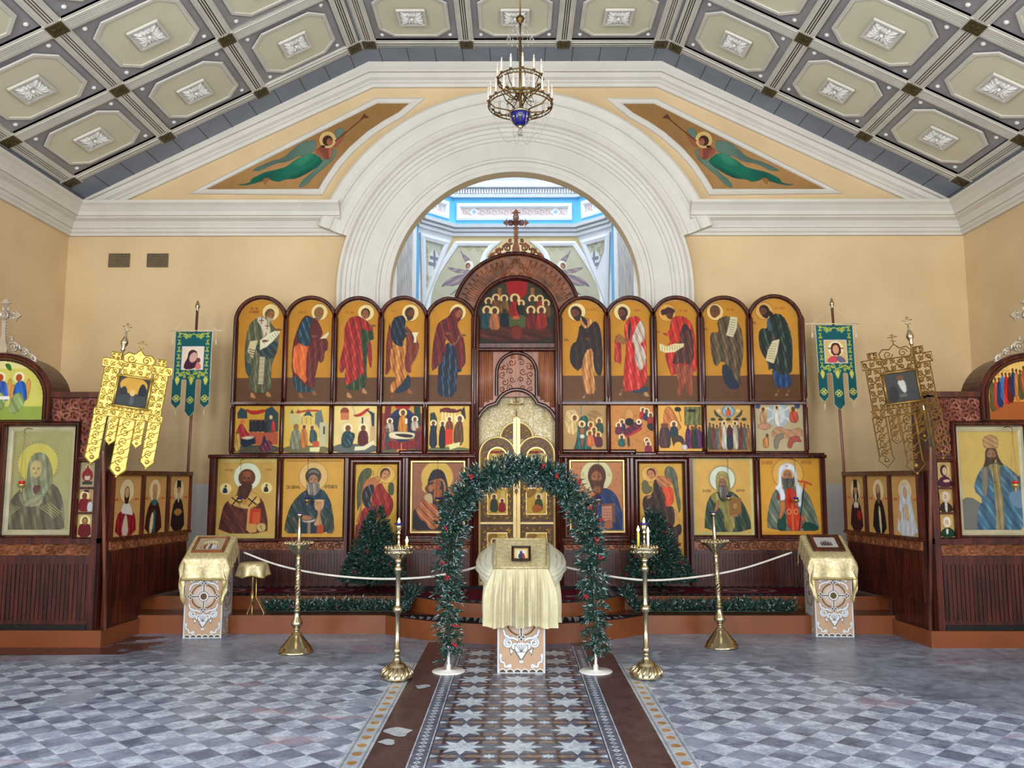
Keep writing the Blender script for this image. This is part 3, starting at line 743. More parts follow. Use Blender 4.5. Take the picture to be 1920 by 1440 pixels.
for s in (-1,1):
    d=Vector((s*(XC-XF),YC-YA,0)); L=d.length; d.normalize(); nn=Vector((-s*(YA-YC),-(XC-XF),0)).normalized()
    a=Vector((s*XF,YA,z1))+d*.23+nn*.012; e_=Vector((s*XF,YA,z1))+d*(L-.2)+nn*.012
    if s<0: a,e_=e_,a
    scrollart(0,0,56,18,80,(206,192,188),(176,150,146),(28,)).build('wall_frieze_panel',a,e_-a,(0,0,z0-z1),MURAL,board=.01)['kind']='structure'
    # spandrel triangle with a painted cross, on the chamfer
    tz1=pz(438,YA)-.03; 
    A=Art(0,0,60,90,120,(198,196,180))
    for k in range(46):
        xx,yy=RNG.random()*60,RNG.random()*90; A.line((168,156,120),1.6,spiral(xx,yy,4,.8,RNG.random()*6,1.0,8),False)
    A.ell((222,222,214),28,38,15,22); 
    for p_ in ([(28,18),(28,62)],[(16,34),(40,34)],[(20,26),(36,26)],[(20,52),(36,46)]): A.line((136,140,152),4.5,p_,False)
    a3=Vector((s*XC,YC,zc0)); b3=Vector((s*XF,YA,zc0)); c3=Vector((s*XC,YA,zc0-1.55))
    nrm=(b3-a3).cross(c3-a3).normalized()
    if nrm.y>0: nrm=-nrm
    ctr=(a3+b3+c3)/3; k=.80; a4,b4,c4=[ctr+(p_-ctr)*k+nrm*.012 for p_ in (a3,b3,c3)]
    tri=[a4,b4,c4] if s<0 else [b4,a4,c4]
    if s<0: A.build('wall_spandrel_mural',a4,b4-a4,(c4-a4),MURAL,board=0,mask=[(0,0),(60,0),(0,90)])['kind']='structure'
    else: A.build('wall_spandrel_mural',b4,a4-b4,(c4-a4),MURAL,board=0,mask=[(0,0),(60,0),(60,90)][:0] or [(0,0),(60,0),(0,90)])['kind']='structure'
    b=MB(); tr=[a4,b4,c4]
    if s>0: tr=[b4,a4,c4]
    b.sweep(tr,[(-.02,0),(-.02,.03),(.03,.045),(.09,.03),(.09,-.02)],nrm,closed=True); b.sweep(tr,[(.02,0),(.02,.03),(-.03,.045),(-.09,.03),(-.09,-.02)],nrm,closed=True) if False else None
    S_(b.build('trim_%d'%(12 if s<0 else 13),AWH))
# the big blind arch with angels on the far wall
O_=(700,320); K=3.5556
def zp(x,y,Y=YA): return P(O_[0]+x/K,O_[1]+y/K,Y)
for s in (-1,1):
    def mir(x): return x if s<0 else 1895-x
    L_=[(360,935),(372,830),(392,760),(430,680),(480,600),(556,488),(812,488),(780,515),(745,560),(725,615)]
    pth=[zp(mir(x),y) for x,y in L_]
    if s>0: pth=pth[::-1]
    b=MB(); b.sweep(pth,[(-.045,0),(-.045,.03),(0,.05),(.045,.03),(.045,0)],(0,-1,0)); S_(b.build('trim_%d'%(14 if s<0 else 15),AWH))
    A=Art(370,485,810,940,170,(184,178,152))
    A.line((160,146,110),7,[(600,512),(760,512)],False)
    for cx,cy in ((700,520),(735,545),(745,580),(640,515)): A.line((158,144,108),5,spiral(cx,cy,20,4,0,1.2,10),False)
    A.line((120,104,120),0,[(0,0),(1,1)],False)
    wing=(146,128,134); wd=(104,92,112); 
    for p_ in ('575,520 600,560 640,585 668,640 640,640 605,600','480,640 560,655 615,665 600,690 540,680','445,785 500,720 600,690 640,700 560,745 500,760','470,770 560,720 640,720 560,770','500,840 560,790 610,760 580,800','520,870 570,830 600,800'):
        A.poly(wing,pts(p_)); A.folds(wd,(190,160,150),150,2,.8,1)
    A.ell((226,220,206),640,630,28); A.ell((120,78,58),632,636,17,20); A.ell((170,120,96),636,640,11,13); A.poly((150,130,140),pts('600,665 650,660 660,760 610,780'))
    mk=[(362,935),(374,830),(394,760),(432,680),(482,600),(558,490),(806,490),(745,560),(725,615),(725,940)]
    mk=[(min(809,max(371,a)),max(486,c)) for a,c in mk]
    if s>0:
        A.im=A.im[:,::-1]; A.b=(1895-810,485,1895-370,940); mk=[(1895-a,c) for a,c in mk][::-1]
    O=zp(A.b[0],A.b[1]); E_=zp(A.b[2],A.b[1]); B_=zp(A.b[0],A.b[3])
    A.build('wall_angel_mural',(O.x,YA-.008,O.z),(E_.x-O.x,0,0),(0,0,B_.z-O.z),MURAL,board=.006,mask=mk)['kind']='structure'
# side wall pilasters: white and blue upright strips
for s in (-1,1):
    b=MB()
    for i,(ya,yb,mi,d_) in enumerate(((15.1,15.38,0,.02),(14.6,15.0,1,.012),(14.1,14.5,0,.02))):
        b.cur=mi; x0,x1=sorted((s*XC,s*(XC-d_))); b.box(x0,x1,ya,yb,2.5,zc0)
    S_(b.build('trim_%d'%(16 if s<0 else 17),[AWH,BLUE]))
# gable spandrels: panels with painted trumpeting angels, framed in white moulding
O2=(380,180); K2=5.647
def gp_(x,y,Y=YW-.01): return P(O2[0]+x/K2,O2[1]+y/K2,Y)
def angel_art(s):
    A=Art(-20,40,2260,1030,620,(140,100,56))
    A.ell((176,132,78),900,700,900,420); A.im[:]=np.array(lin((146,106,60)))+(np.array(lin((176,134,82)))-np.array(lin((146,106,60))))*np.clip(1-np.hypot((A.X-850)/900,(A.Y-800)/420),0,1)[...,None]
    g=(20,104,82)
    A.poly((92,118,104),pts('500,800 700,700 860,660 960,560 1020,510 1100,480 1180,470 1200,520 1190,580 1100,640 1000,640 920,700 760,720 620,800')); A.folds((70,92,84),(140,156,136),160,.8,.6)
    A.poly((92,118,104),pts('1390,380 1440,340 1490,350 1490,400 1430,460 1400,440'))
    A.poly((96,122,104),pts('1380,560 1420,580 1400,660 1300,760 1180,860 1120,940 1020,985 1050,900 1160,820 1270,680')); A.folds((72,98,84),(150,160,130),130,1.2,.6)
    A.poly(g,pts('360,930 420,940 510,920 520,880 600,840 660,810 840,770 900,745 980,680 1060,640 1160,600 1280,680 1240,740 1120,820 1000,880 880,885 820,915 740,900 700,870 640,900 560,930 430,955')); A.folds((8,66,54),(70,146,110),150,.55,.8)
    A.poly((150,98,56),pts('640,880 700,865 720,880 670,940 660,940')); A.poly((150,98,56),pts('600,930 640,895 650,905'))
    A.poly((150,84,62),pts('1180,590 1240,540 1330,530 1380,560 1370,640 1330,685 1260,660')); A.folds((110,52,40),(196,128,96),60,1,.7)
    A.poly((150,84,62),pts('1370,560 1440,530 1510,400 1500,370 1440,440 1390,500')); A.poly((160,92,66),pts('1330,540 1360,510 1380,640 1330,685'))
    A.halo(1318,470,84,(200,168,106),(226,190,120)); A.ell((62,30,18),1318,478,54,56); A.ell((62,30,18),1270,540,26,14); A.ell((150,88,66),1340,492,32,38); A.line((30,14,8),7,[(1340,470),(1372,470)],False)
    A.line((92,52,26),13,pts('1400,480 1500,400 1560,350 1700,230'),False); A.poly((92,52,26),pts('1660,250 1700,190 1755,235 1700,245'),1)
    return A
SPAN=[(20,1000),(1245,1000),(1300,900),(1420,720),(1560,560),(1740,400),(1900,290),(2075,190),(2210,76),(1835,76)]
for s in (-1,1):
    def mx_(x): return x if s<0 else (966-O2[0])*2*K2-x+12
    A=angel_art(s); mk=[(a,c) for a,c in SPAN]
    if s>0:
        A.im=A.im[:,::-1]; b0=A.b; A.b=(mx_(b0[2]),b0[1],mx_(b0[0]),b0[3]); mk=[(mx_(a),c) for a,c in mk][::-1]
    O=gp_(A.b[0],A.b[1]); E_=gp_(A.b[2],A.b[1]); B_=gp_(A.b[0],A.b[3])
    # perspective widens upwards only slightly here: place by the middle height
    Om=gp_(A.b[0],700); Em=gp_(A.b[2],700)
    A.build('wall_gable_mural',(Om.x,YW-.012,O.z),(Em.x-Om.x,0,0),(0,0,B_.z-O.z),MURAL,board=.01,mask=mk)['kind']='structure'
    def wp(a,c): return Vector((Om.x+(a-A.b[0])/(A.b[2]-A.b[0])*(Em.x-Om.x),YW,O.z+(c-A.b[1])/(A.b[3]-A.b[1])*(B_.z-O.z)))
    pth=[wp(a,c) for a,c in mk]
    sg=1
    b=MB(); b.sweep(pth,[(-.015,0),(-.015,.03),(.0,.045),(.035,.05),(.065,.03),(.075,0)],(0,-1,0),closed=True)
    S_(b.build('trim_%d'%(18 if s<0 else 19),PLASTER))
# ================================================================ THE ICON SCREEN: paintings
YI=10.35
SK=(150,92,50); SKD=(112,64,34); SKL=(186,134,86)
def zoomset(ox,oy,k): 
    return lambda x,y,Y=YI: P(ox+x/k,oy+y/k,Y)
def place(A,fn,name,label,group=None,mask=None,mat=None,board=.025,cat='icon painting',Y=None,wid=None):
    "puts a painting where it hangs: upright, parallel to the wall"
    x0,y0,x1,y1=A.b; ym=(y0+y1)/2
    L=fn(x0,ym,Y or YI); R=fn(x1,ym,Y or YI); T=fn((x0+x1)/2,y0,Y or YI); B=fn((x0+x1)/2,y1,Y or YI)
    o=A.build(name,(L.x,L.y+.004,T.z),(R.x-L.x,0,0),(0,0,B.z-T.z),mat or GPAINT,mask=mask,board=board)
    if label: tag(o,label,cat,group)
    return o
GA='row of tall round-topped saint paintings'; GB='square feast paintings'
ZA=zoomset(430,540,4.085); ZB=zoomset(1040,540,4.0)
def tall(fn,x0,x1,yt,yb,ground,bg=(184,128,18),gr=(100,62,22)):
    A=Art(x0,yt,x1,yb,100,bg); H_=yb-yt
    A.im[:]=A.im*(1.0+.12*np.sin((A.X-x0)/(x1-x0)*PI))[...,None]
    A.rect(gr,x0,ground,x1,yb); A.line((120,76,26),2,[(x0,ground),(x1,ground)],False)
    return A
def foot(A,x,y,c=SKL,s=1): A.poly(c,[(x-12,y-28),(x+10,y-28),(x+s*34,y+8),(x+s*30,y+18),(x-8,y+14)]); A.line((90,50,24),2,[(x-6,y+14),(x+s*30,y+16)],False)
def hand(A,x,y,s=1,c=SK):
    A.poly(c,[(x-14,y-8),(x+10,y-10),(x+s*34,y-4),(x+s*34,y+2),(x+10,y+10),(x-14,y+10)])
    for k in (-6,0,6): A.line((90,50,28),1.5,[(x,y+k*.6),(x+s*30,y+k*.5)],False)
def arched(x0,x1,yt,yb,e=0):
    r=(x1-x0)/2; cx=(x0+x1)/2
    return [(x0,yb),(x0,yt+r)]+[(cx-r*math.cos(PI*i/24),yt+r-r*math.sin(PI*i/24)) for i in range(1,24)]+[(x1,yt+r),(x1,yb)]
def fin_tall(A,fn,label): 
    x0,y0,x1,y1=A.b; return place(A,fn,'icon_painting',label,GA,mask=arched(x0,x1,y0,y1))
# 1 bishop in grey-green with scroll
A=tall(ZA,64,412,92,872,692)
A.text((120,30,16),150,150,16,'СВ АВ'); A.text((120,30,16),142,176,16,'КЛАВДИ')
A.halo(307,187,66); foot(A,182,830,SKL,1); foot(A,300,820,SKL,1)
A.poly((96,96,66),pts('195,235 240,212 300,250 330,300 378,335 372,480 335,560 322,640 335,800 165,805 158,690 128,640 118,540 116,450 135,310 158,262')); A.folds((58,64,46),(140,140,104),84,1,.8)
A.poly((44,62,60),pts('210,430 372,400 366,490 322,552 268,540 196,470')); A.folds((24,38,38),(82,104,100),40,1.2,.8)
A.poly((42,70,66),pts('120,560 180,600 160,690 128,640'))
A.poly((206,196,170),pts('190,232 246,210 312,290 304,400 252,400 248,320')); 
for cx,cy in ((238,250),(284,292),(276,372)): A.line((130,26,20),7,[(cx-16,cy),(cx+16,cy)],False); A.line((130,26,20),7,[(cx,cy-24),(cx,cy+24)],False)
A.poly((186,172,140),pts('234,530 274,530 266,738 228,738'),1)
for k in range(6): A.line((110,80,50),2,[(232,550+k*34),(272,548+k*34)],False)
A.poly((206,190,146),pts('156,410 215,402 180,542 138,486'),1); 
for k in range(3): A.line((90,30,20),6,[(150+k*2,470+k*18),(196-k*4,482+k*18)],False)
A.poly((222,214,178),pts('232,402 300,352 374,316 382,346 330,410 284,452 232,478'),1)
for k in range(7): A.line((90,74,50),3,[(254+k*17,410-k*13),(270+k*17,432-k*13)],False)
A.face(304,208,38,SK,(96,78,50),1,(176,160,126),0,tilt=18); hand(A,262,408,1); hand(A,360,322,1)
fin_tall(A,ZA,'tall icon of elderly saint in grey-green unrolling a scroll, left end of row')
# 2 apostle with orange and maroon
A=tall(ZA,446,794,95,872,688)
A.text((140,70,24),520,180,14,'АПОСТО'); A.halo(682,185,64); foot(A,548,830,SK,1); foot(A,650,810,SK,1)
A.poly((92,24,20),pts('520,300 560,215 610,210 660,280 640,400 700,480 660,700 620,800 540,760 480,660 480,440'))
A.poly((216,106,44),pts('500,430 600,420 640,560 596,745 548,690 492,640 484,520')); A.folds((170,64,20),(240,150,80),82,.8,.6)
A.poly((104,30,24),pts('596,420 700,370 756,400 752,486 730,480 728,560 690,580 676,500 660,680 660,780 590,730')); A.folds((66,14,12),(150,66,50),80,1.1,.8)
A.poly((24,62,76),pts('560,240 600,215 650,240 600,300 630,420 580,455 530,420 520,380 524,310')); A.folds((10,34,46),(90,130,140),70,1.2,.8)
A.poly((28,66,74),pts('486,650 600,765 660,775 640,800 520,800 494,720')); A.folds((12,38,46),(84,120,124),85,1.4,.7)
A.poly((96,26,22),pts('640,210 690,280 720,372 640,400 610,330'))
A.poly((214,204,164),pts('690,390 752,340 760,350 738,388'),1); A.face(682,195,38,SK,(130,98,54),1,(140,110,64),0,tilt=20); hand(A,640,372,1)
fin_tall(A,ZA,'tall icon of bearded saint in teal, orange and maroon, second from left end')
# 3 young saint in red mantle
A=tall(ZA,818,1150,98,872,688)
A.text((150,60,24),885,180,14,'СВ ДАН'); A.halo(1040,190,64); foot(A,915,828,SKL,1); foot(A,1030,796,SKL,1)
A.poly((44,62,28),pts('985,215 1060,260 1100,330 1108,400 1070,400 1050,600 1060,700 1040,780 890,785 900,700')); A.folds((24,38,16),(92,112,60),84,1,.8)
A.poly((158,26,18),pts('900,240 960,212 1010,225 1100,310 1096,332 1040,330 1000,300 1014,480 1046,690 1010,650 985,700 890,760 888,660 900,600 858,668 840,600 856,520 880,420 870,340')); A.folds((100,10,12),(212,84,60),78,.9,.85)
A.poly((150,24,20),pts('1056,420 1080,400 1096,520 1088,636 1064,560')); A.face(1036,200,36,SK,(60,36,20),-0.2,None); hand(A,1088,292,1)
fin_tall(A,ZA,'tall icon of a young beardless saint wrapped in a bright red mantle over green')
# 4 saint in blue and ochre with a chalice
A=tall(ZA,1172,1495,95,872,684)
A.text((150,90,24),1240,172,12,'АП П'); A.halo(1382,190,66); foot(A,1270,828,SK,-1); foot(A,1375,796,SK,1)
A.poly((122,40,22),pts('1230,230 1200,400 1200,580 1196,680 1230,640 1260,560')); A.folds((80,20,14),(160,70,40),80,1,.7)
A.poly((186,116,40),pts('1240,430 1330,450 1400,400 1456,440 1440,520 1400,600 1392,640 1270,800 1230,800 1240,730 1290,690 1230,600')); A.folds((118,62,18),(228,176,100),80,.9,.85)
A.poly((124,48,26),pts('1340,280 1390,330 1450,420 1452,470 1420,540 1390,600 1400,655 1350,640 1340,560 1360,440')); A.folds((84,24,16),(160,84,50),80,1,.7)
A.poly((16,32,50),pts('1240,235 1320,205 1350,240 1340,320 1380,345 1330,400 1330,455 1270,440 1232,380')); A.folds((6,12,24),(64,92,120),70,1.2,.7)
A.poly((22,44,60),pts('1370,655 1395,700 1390,770 1300,812 1262,795 1340,720'))
A.poly((222,214,180),pts('1396,342 1446,342 1430,380 1432,420 1412,420 1414,382'),1); A.face(1382,196,38,SKD,(70,36,20),1,(80,44,24),0,tilt=15); hand(A,1360,350,1)
fin_tall(A,ZA,'tall icon of a saint in dark blue and ochre holding a small pale cup')
# 5 woman in dark red over blue
A=tall(ZA,1528,1862,100,872,668)
A.halo(1748,185,64)
A.poly((14,34,58),pts('1640,420 1770,430 1790,640 1740,650 1745,835 1590,835 1600,700 1600,580')); A.folds((6,14,28),(76,112,130),86,1.1,.85)
A.poly((104,18,18),pts('1600,262 1680,220 1700,170 1745,138 1790,170 1780,230 1740,280 1770,350 1800,400 1812,560 1800,600 1740,650 1740,460 1700,440 1650,380 1660,520 1560,650 1548,600 1560,420 1580,320')); A.folds((58,8,12),(150,50,40),78,.9,.8)
A.ell(SK,1756,198,22,34,25); A.line((60,30,16),2,[(1750,190),(1770,194)],False); A.line((60,30,16),2,[(1762,196),(1772,216),(1764,220)],False); hand(A,1670,350,1); hand(A,1780,364,1)
A.line((190,140,70),3,pts('1655,380 1700,440 1740,420 1760,372'),False)
for k in range(7): A.line((196,150,80),1.5,[(1560+k*14,640-k*18),(1566+k*14,652-k*18)],False)
fin_tall(A,ZA,'tall icon of woman in dark red veil over blue, left of central arch')
# 6 forerunner, dark cloak
A=tall(ZB,46,385,92,842,660)
A.text((150,80,24),240,155,14,'СВ ИОАН'); A.halo(168,180,68); foot(A,235,812,SKL,-1)
A.poly((190,128,66),pts('190,240 260,220 320,280 300,480 290,640 308,795 225,798 200,640 200,480')); A.folds((126,74,34),(226,184,124),84,1,.8)
A.poly((42,22,16),pts('190,260 240,320 300,240 340,280 358,400 358,650 320,665 290,590 290,450 230,470 190,640 120,580 110,500 130,420 170,400')); A.folds((18,8,8),(84,54,36),80,1,.7)
A.face(160,190,42,SKD,(46,24,14),-1,(50,26,16),0,tilt=-30); A.poly((46,24,14),pts('190,200 240,230 250,290 220,270')); hand(A,105,392,-1); hand(A,262,384,-1)
fin_tall(A,ZB,'tall icon of long-haired saint in dark brown cloak, right of central arch')
# 7 saint in red and white with book
A=tall(ZB,402,732,92,842,660)
A.text((150,80,24),600,160,14,'ПАВЕЛ'); A.halo(512,180,64); foot(A,508,790,SKL,-1); foot(A,672,800,SKL,1)
A.poly((44,60,80),pts('590,760 690,735 700,775 640,790 580,785'))
A.poly((196,40,26),pts('545,240 600,205 650,230 682,290 690,400 690,560 692,700 640,760 580,770 510,780 515,620 540,440 520,300')); A.folds((136,16,16),(232,110,84),82,.9,.85)
A.poly((196,176,156),pts('640,235 676,270 684,390 640,420 670,450 690,540 640,640 600,560 600,420 570,400')); A.folds((140,110,100),(226,214,196),70,1.2,.8)
A.poly((176,40,26),pts('450,370 490,345 500,440 500,580 476,560 446,560 450,470')); A.folds((120,16,14),(220,100,76),80,1.1,.7)
A.poly((24,30,50),pts('560,250 574,260 566,400 550,380')); A.poly((150,100,44),pts('484,340 552,400 520,430 452,395'),1)
A.face(512,190,38,SKD,(60,32,16),-1,(58,30,18),0,tilt=-20); hand(A,560,392,-1)
fin_tall(A,ZB,'tall icon of a dark-bearded saint in scarlet and white holding a closed book')
# 8 king with cap, scroll and red cloak
A=tall(ZB,748,1082,92,842,660)
A.text((150,80,24),940,165,14,'СВ ДАВ'); A.halo(850,185,66,(216,160,70))
A.poly((190,40,22),pts('880,230 930,205 1010,230 1046,300 1060,420 1066,620 1030,640 960,560 880,680 850,600 820,480 880,380 800,340 860,340')); A.folds((130,16,14),(222,90,56),80,.9,.8)
A.poly((150,72,40),pts('880,570 1040,580 1030,700 1028,790 1020,815 985,810 975,700 960,760 940,815 912,812 925,700 905,640')); A.folds((110,46,26),(186,106,66),86,1,.7)
A.poly((84,42,30),pts('950,300 1000,290 1042,330 1042,590 960,560 880,580 890,520 940,420')); A.folds((48,22,18),(130,80,56),80,1,.8)
A.poly((60,30,30),pts('958,290 975,268 1000,275 1010,320 960,330'))
A.poly((218,202,150),pts('788,418 840,440 900,420 972,418 970,440 900,482 830,488 790,470'),1)
for k in range(8): A.line((110,86,54),3,[(806+k*19,434+4*math.sin(k)),(806+k*19,474-k*2)],False)
A.face(862,188,34,SKD,(70,34,18),-1,(84,44,24),0,tilt=-30); A.poly((72,26,18),pts('796,170 830,155 900,150 914,185 880,190 830,200 812,210')); hand(A,790,330,-1); hand(A,945,412,-1)
fin_tall(A,ZB,'tall icon of saint in brimmed cap and red cloak, scroll held low')
# 9 prophet olive with scroll over the shoulder
A=tall(ZB,1100,1450,92,842,660)
A.text((150,80,24),1300,155,14,'СВ МО'); A.halo(1212,180,64,(226,190,120)); foot(A,1290,800,SKD,-1); foot(A,1370,800,SKD,-1)
A.poly((20,38,60),pts('1240,590 1300,560 1340,640 1395,755 1280,762')); A.poly((18,34,52),pts('1225,230 1290,225 1300,360 1240,330'))
A.poly((94,76,48),pts('1220,240 1320,200 1400,280 1418,400 1412,540 1380,640 1396,740 1340,680 1310,600 1250,540 1210,600 1180,540 1166,380 1180,330 1240,340')); A.folds((54,42,28),(136,116,80),80,.9,.85)
A.poly((206,196,158),pts('1326,215 1378,222 1372,300 1340,370 1290,356 1310,290'),1)
for k in range(7): A.line((80,66,44),3.5,[(1326-k*3,238+k*18),(1364-k*4,244+k*18)],False)
A.face(1206,180,40,SKD,(104,66,34),-1,None,0,tilt=-15); hand(A,1150,310,-1); hand(A,1300,378,-1)
fin_tall(A,ZB,'tall icon of a short-haired saint in olive robes with a scroll over his shoulder')
# 10 prophet dark green
A=tall(ZB,1474,1832,82,838,650,(196,140,44))
A.text((150,80,30),1660,145,14,'СВ ИЛИЯ'); A.halo(1582,172,66,(220,170,90)); foot(A,1670,795,SKL,-1); foot(A,1750,795,SKL,-1)
A.poly((28,66,112),pts('1620,600 1760,640 1776,745 1650,755 1636,680')); A.folds((12,36,70),(70,120,160),84,1.3,.7)
A.poly((34,48,40),pts('1600,240 1650,190 1720,200 1770,300 1788,420 1780,560 1776,640 1700,660 1620,600 1600,630 1596,560 1540,470 1530,340 1560,300 1600,310')); A.folds((16,26,22),(92,112,96),80,.9,.85)
A.poly((60,92,110),pts('1600,240 1625,220 1632,330 1600,320')); A.poly((214,200,160),pts('1636,400 1690,386 1670,480 1640,568 1580,545 1600,470'),1)
for k in range(7): A.line((80,66,44),3,[(1626-k*5,420+k*18),(1668-k*4,424+k*18)],False)
A.face(1580,176,38,SKD,(30,20,16),-1,(46,30,22),0,tilt=-32); A.poly((30,20,16),pts('1600,150 1650,190 1650,230 1610,210')); hand(A,1516,262,-1,SK); hand(A,1662,382,-1,SK)
fin_tall(A,ZB,'tall icon of a dark-haired saint in blackish green robes, right end of the row')
# ---- ten square feast scenes
def square(fn,x0,x1,y0,y1,bg): return Art(x0,y0,x1,y1,92,bg)
def ground(A,c,y,pts_=None):
    x0,y0,x1,y1=A.b; A.poly(c,[(x0-5,y)]+(pts_ or [((x0+x1)/2,y-8)])+[(x1+5,y),(x1+5,y1+5),(x0-5,y1+5)],2)
A=square(ZA,42,385,904,1262,(206,160,50)); ground(A,(84,80,64),1210)
A.rect((186,92,62),50,1105,372,1200); A.poly((40,62,70),pts('55,960 80,915 130,940 135,1000 60,1000'),1); A.poly((48,72,80),pts('265,1000 270,930 320,905 372,960 374,1100 270,1110'),1); A.ell((226,200,120),315,990,12,16)
A.poly((186,30,24),pts('110,920 180,945 270,925 275,950 190,975 140,960')); A.rect((26,34,40),150,1010,290,1100)
for k,x in enumerate((168,200,236,275)): A.fig(x,1004,1104,34,(40,44,52),halo=None)
A.poly((170,36,50),pts('50,1100 90,1020 120,1080 180,1160 120,1180 56,1140')); A.folds((110,16,26),(214,90,100),70,1.3,.6); A.ell((214,120,60),98,1022,20); A.poly((16,34,60),pts('80,1155 200,1140 205,1190 120,1222 86,1200'),1); A.poly((220,196,170),pts('80,1150 150,1165 205,1140 150,1130'))
A.fig(68,1090,1250,42,(206,160,80),halo=None); A.fig(335,1000,1106,36,(196,60,50),halo=None); A.poly((110,40,70),pts('240,1190 300,1160 335,1190 325,1250 230,1255')); A.folds((70,16,40),(190,120,140),60,1.8,.6); A.fig(268,1120,1190,28,(30,50,76),halo=None)
place(A,ZA,'icon_painting','square feast scene with a woman reclining in pink under a red canopy',GB)
A=square(ZA,416,762,904,1262,(222,186,84)); ground(A,(120,112,74),1215)
for k in range(5): A.rect((226,196,120),545+k*34,960,562+k*34,1170); A.line((60,50,40),4,[(554+k*34,990),(554+k*34,1140)],False)
A.poly((40,84,96),pts('560,985 600,925 640,990 600,975'),1); A.poly((60,80,70),pts('462,960 476,926 490,960'),1); A.poly((60,80,70),pts('508,960 524,926 540,960'),1); A.poly((200,70,40),pts('490,950 600,930 690,935 690,948 600,945 520,960'))
A.poly((200,190,130),pts('450,965 545,965 540,1040 470,1060'),1); A.poly((110,120,110),pts('650,960 700,930 720,1020 690,1080 660,1040'),1); A.poly((196,186,140),pts('690,1030 755,1030 755,1215 690,1215'),1); A.rect((50,56,60),718,1060,732,1120)
A.fig(510,1035,1240,90,(140,140,110),(150,110,70),None); A.fig(572,1045,1230,60,(190,120,60),halo=(232,200,130)); A.fig(645,1050,1190,62,(60,84,84),halo=(232,200,130),lean=-.3); A.rect((196,80,50),640,1175,690,1215); A.poly((230,222,160),pts('620,1222 698,1218 690,1256 620,1252'),1)
place(A,ZA,'icon_painting','square feast scene of figures before a pale temple with pointed turrets',GB)
A=square(ZA,800,1128,904,1262,(230,204,130)); ground(A,(100,104,96),1200)
A.poly((224,200,140),pts('870,1000 905,960 905,1180 830,1180 830,1060'),1); A.ell((140,60,36),880,950,34,36); A.rect((200,120,70),850,955,914,1010); A.poly((196,40,26),pts('940,975 1000,960 1050,920 1080,925 1000,990 960,985')); A.poly((30,60,76),pts('1040,925 1110,960 1110,1060 1090,1060 1080,970'),1); A.rect((226,210,160),985,985,1075,1170); A.rect((30,50,70),1012,990,1024,1090); A.rect((200,170,120),1078,1060,1118,1180)
A.line((50,110,140),3,[(940,904),(965,985)],False); A.fig(903,1045,1225,92,(36,70,74),halo=(238,226,180),lean=.1); A.poly((36,70,74),pts('930,1100 970,1120 940,1210 860,1215')); A.folds((14,36,40),(110,150,150),60,1.6,.7)
A.fig(1025,1045,1210,84,(96,20,26),halo=(238,226,180)); A.poly((228,220,180),pts('965,1215 1030,1212 1110,1165 1112,1195 1040,1240 960,1245'),1)
place(A,ZA,'icon_painting','square feast scene of a winged messenger greeting a seated woman in dark red',GB)
A=square(ZA,1168,1475,904,1262,(150,70,40)); A.rect((196,150,60),1168,904,1475,960); ground(A,(100,96,70),1235)
A.poly((120,20,24),pts('1190,905 1240,905 1225,1040 1180,1060'),1); A.poly((30,60,50),pts('1410,905 1460,905 1470,1060 1420,1040'),1); A.ell((24,44,84),1325,1050,110,130); A.ell((12,26,58),1325,1060,80,104); A.ell((170,30,24),1325,912,60,22)
A.fig(1328,930,1135,76,(204,130,40),halo=(236,210,150)); A.rect((226,220,190),1345,1000,1362,1040)
for x,y in ((1228,1000),(1420,985)): A.fig(x,y,y+110,62,(190,170,150),halo=(240,228,190))
for x,c in ((1195,(160,60,60)),(1215,(60,80,70)),(1440,(100,26,40)),(1460,(120,30,40))): A.fig(x,1070,1240,48,c,halo=None)
A.poly((226,212,170),pts('1215,1125 1240,1098 1415,1105 1425,1135 1400,1160 1240,1158')); A.poly((60,30,50),pts('1250,1120 1330,1115 1410,1125 1405,1148 1330,1145')); A.poly((136,14,26),pts('1205,1170 1330,1180 1440,1160 1440,1225 1330,1240 1210,1230')); A.folds((90,6,14),(180,60,60),86,1.5,.5); A.line((224,170,80),5,[(1320,1190),(1320,1250)],False); A.rect((224,140,60),1285,1236,1355,1256)
place(A,ZA,'icon_painting','square feast scene of a shrouded figure on a red bier before a blue oval',GB)
A=square(ZA,1524,1838,904,1258,(216,176,84)); ground(A,(110,116,76),1225)
A.poly((30,60,46),pts('1536,960 1570,950 1590,1000 1590,1090 1540,1090'),1); A.rect((110,60,36),1610,925,1730,955); 
for k in range(5): A.rect((232,214,150),1625+k*24,950,1638+k*24,1040)
A.poly((110,30,24),pts('1600,940 1660,908 1730,940 1780,920 1770,950 1700,960')); A.poly((60,40,30),pts('1770,940 1800,905 1812,1000 1790,1010'),1)
A.fig(1562,1015,1225,62,(20,38,56),halo=(238,226,180)); A.fig(1632,1020,1230,58,(16,18,30),halo=(238,226,180)); A.fig(1685,985,1110,60,(130,66,34),halo=(238,226,180)); A.rect((206,60,26),1655,1080,1712,1200)
A.fig(1755,975,1205,80,(104,66,30),halo=(238,226,180),lean=.15); A.poly((220,216,150),pts('1680,1200 1770,1180 1760,1215 1690,1240'),1)
place(A,ZA,'icon_painting','square feast scene of four haloed figures meeting around a red draped table',GB)
A=square(ZB,64,390,880,1230,(176,140,86)); 
for k in range(9): A.ell((150,116,66),300+26*math.sin(k*2.2),930+k*14,34,12,k*14); 
A.poly((206,176,120),pts('70,930 130,900 180,930 160,1010 120,1080 80,1060')); A.folds((150,116,66),(226,200,150),60,1,.5)
A.poly((18,84,76),pts('180,1000 200,960 250,955 255,1050 250,1140 285,1230 130,1230 160,1160 170,1080')); A.folds((8,54,50),(60,130,120),86,1,.7); A.line((60,120,140),6,[(200,880),(200,950)],False)
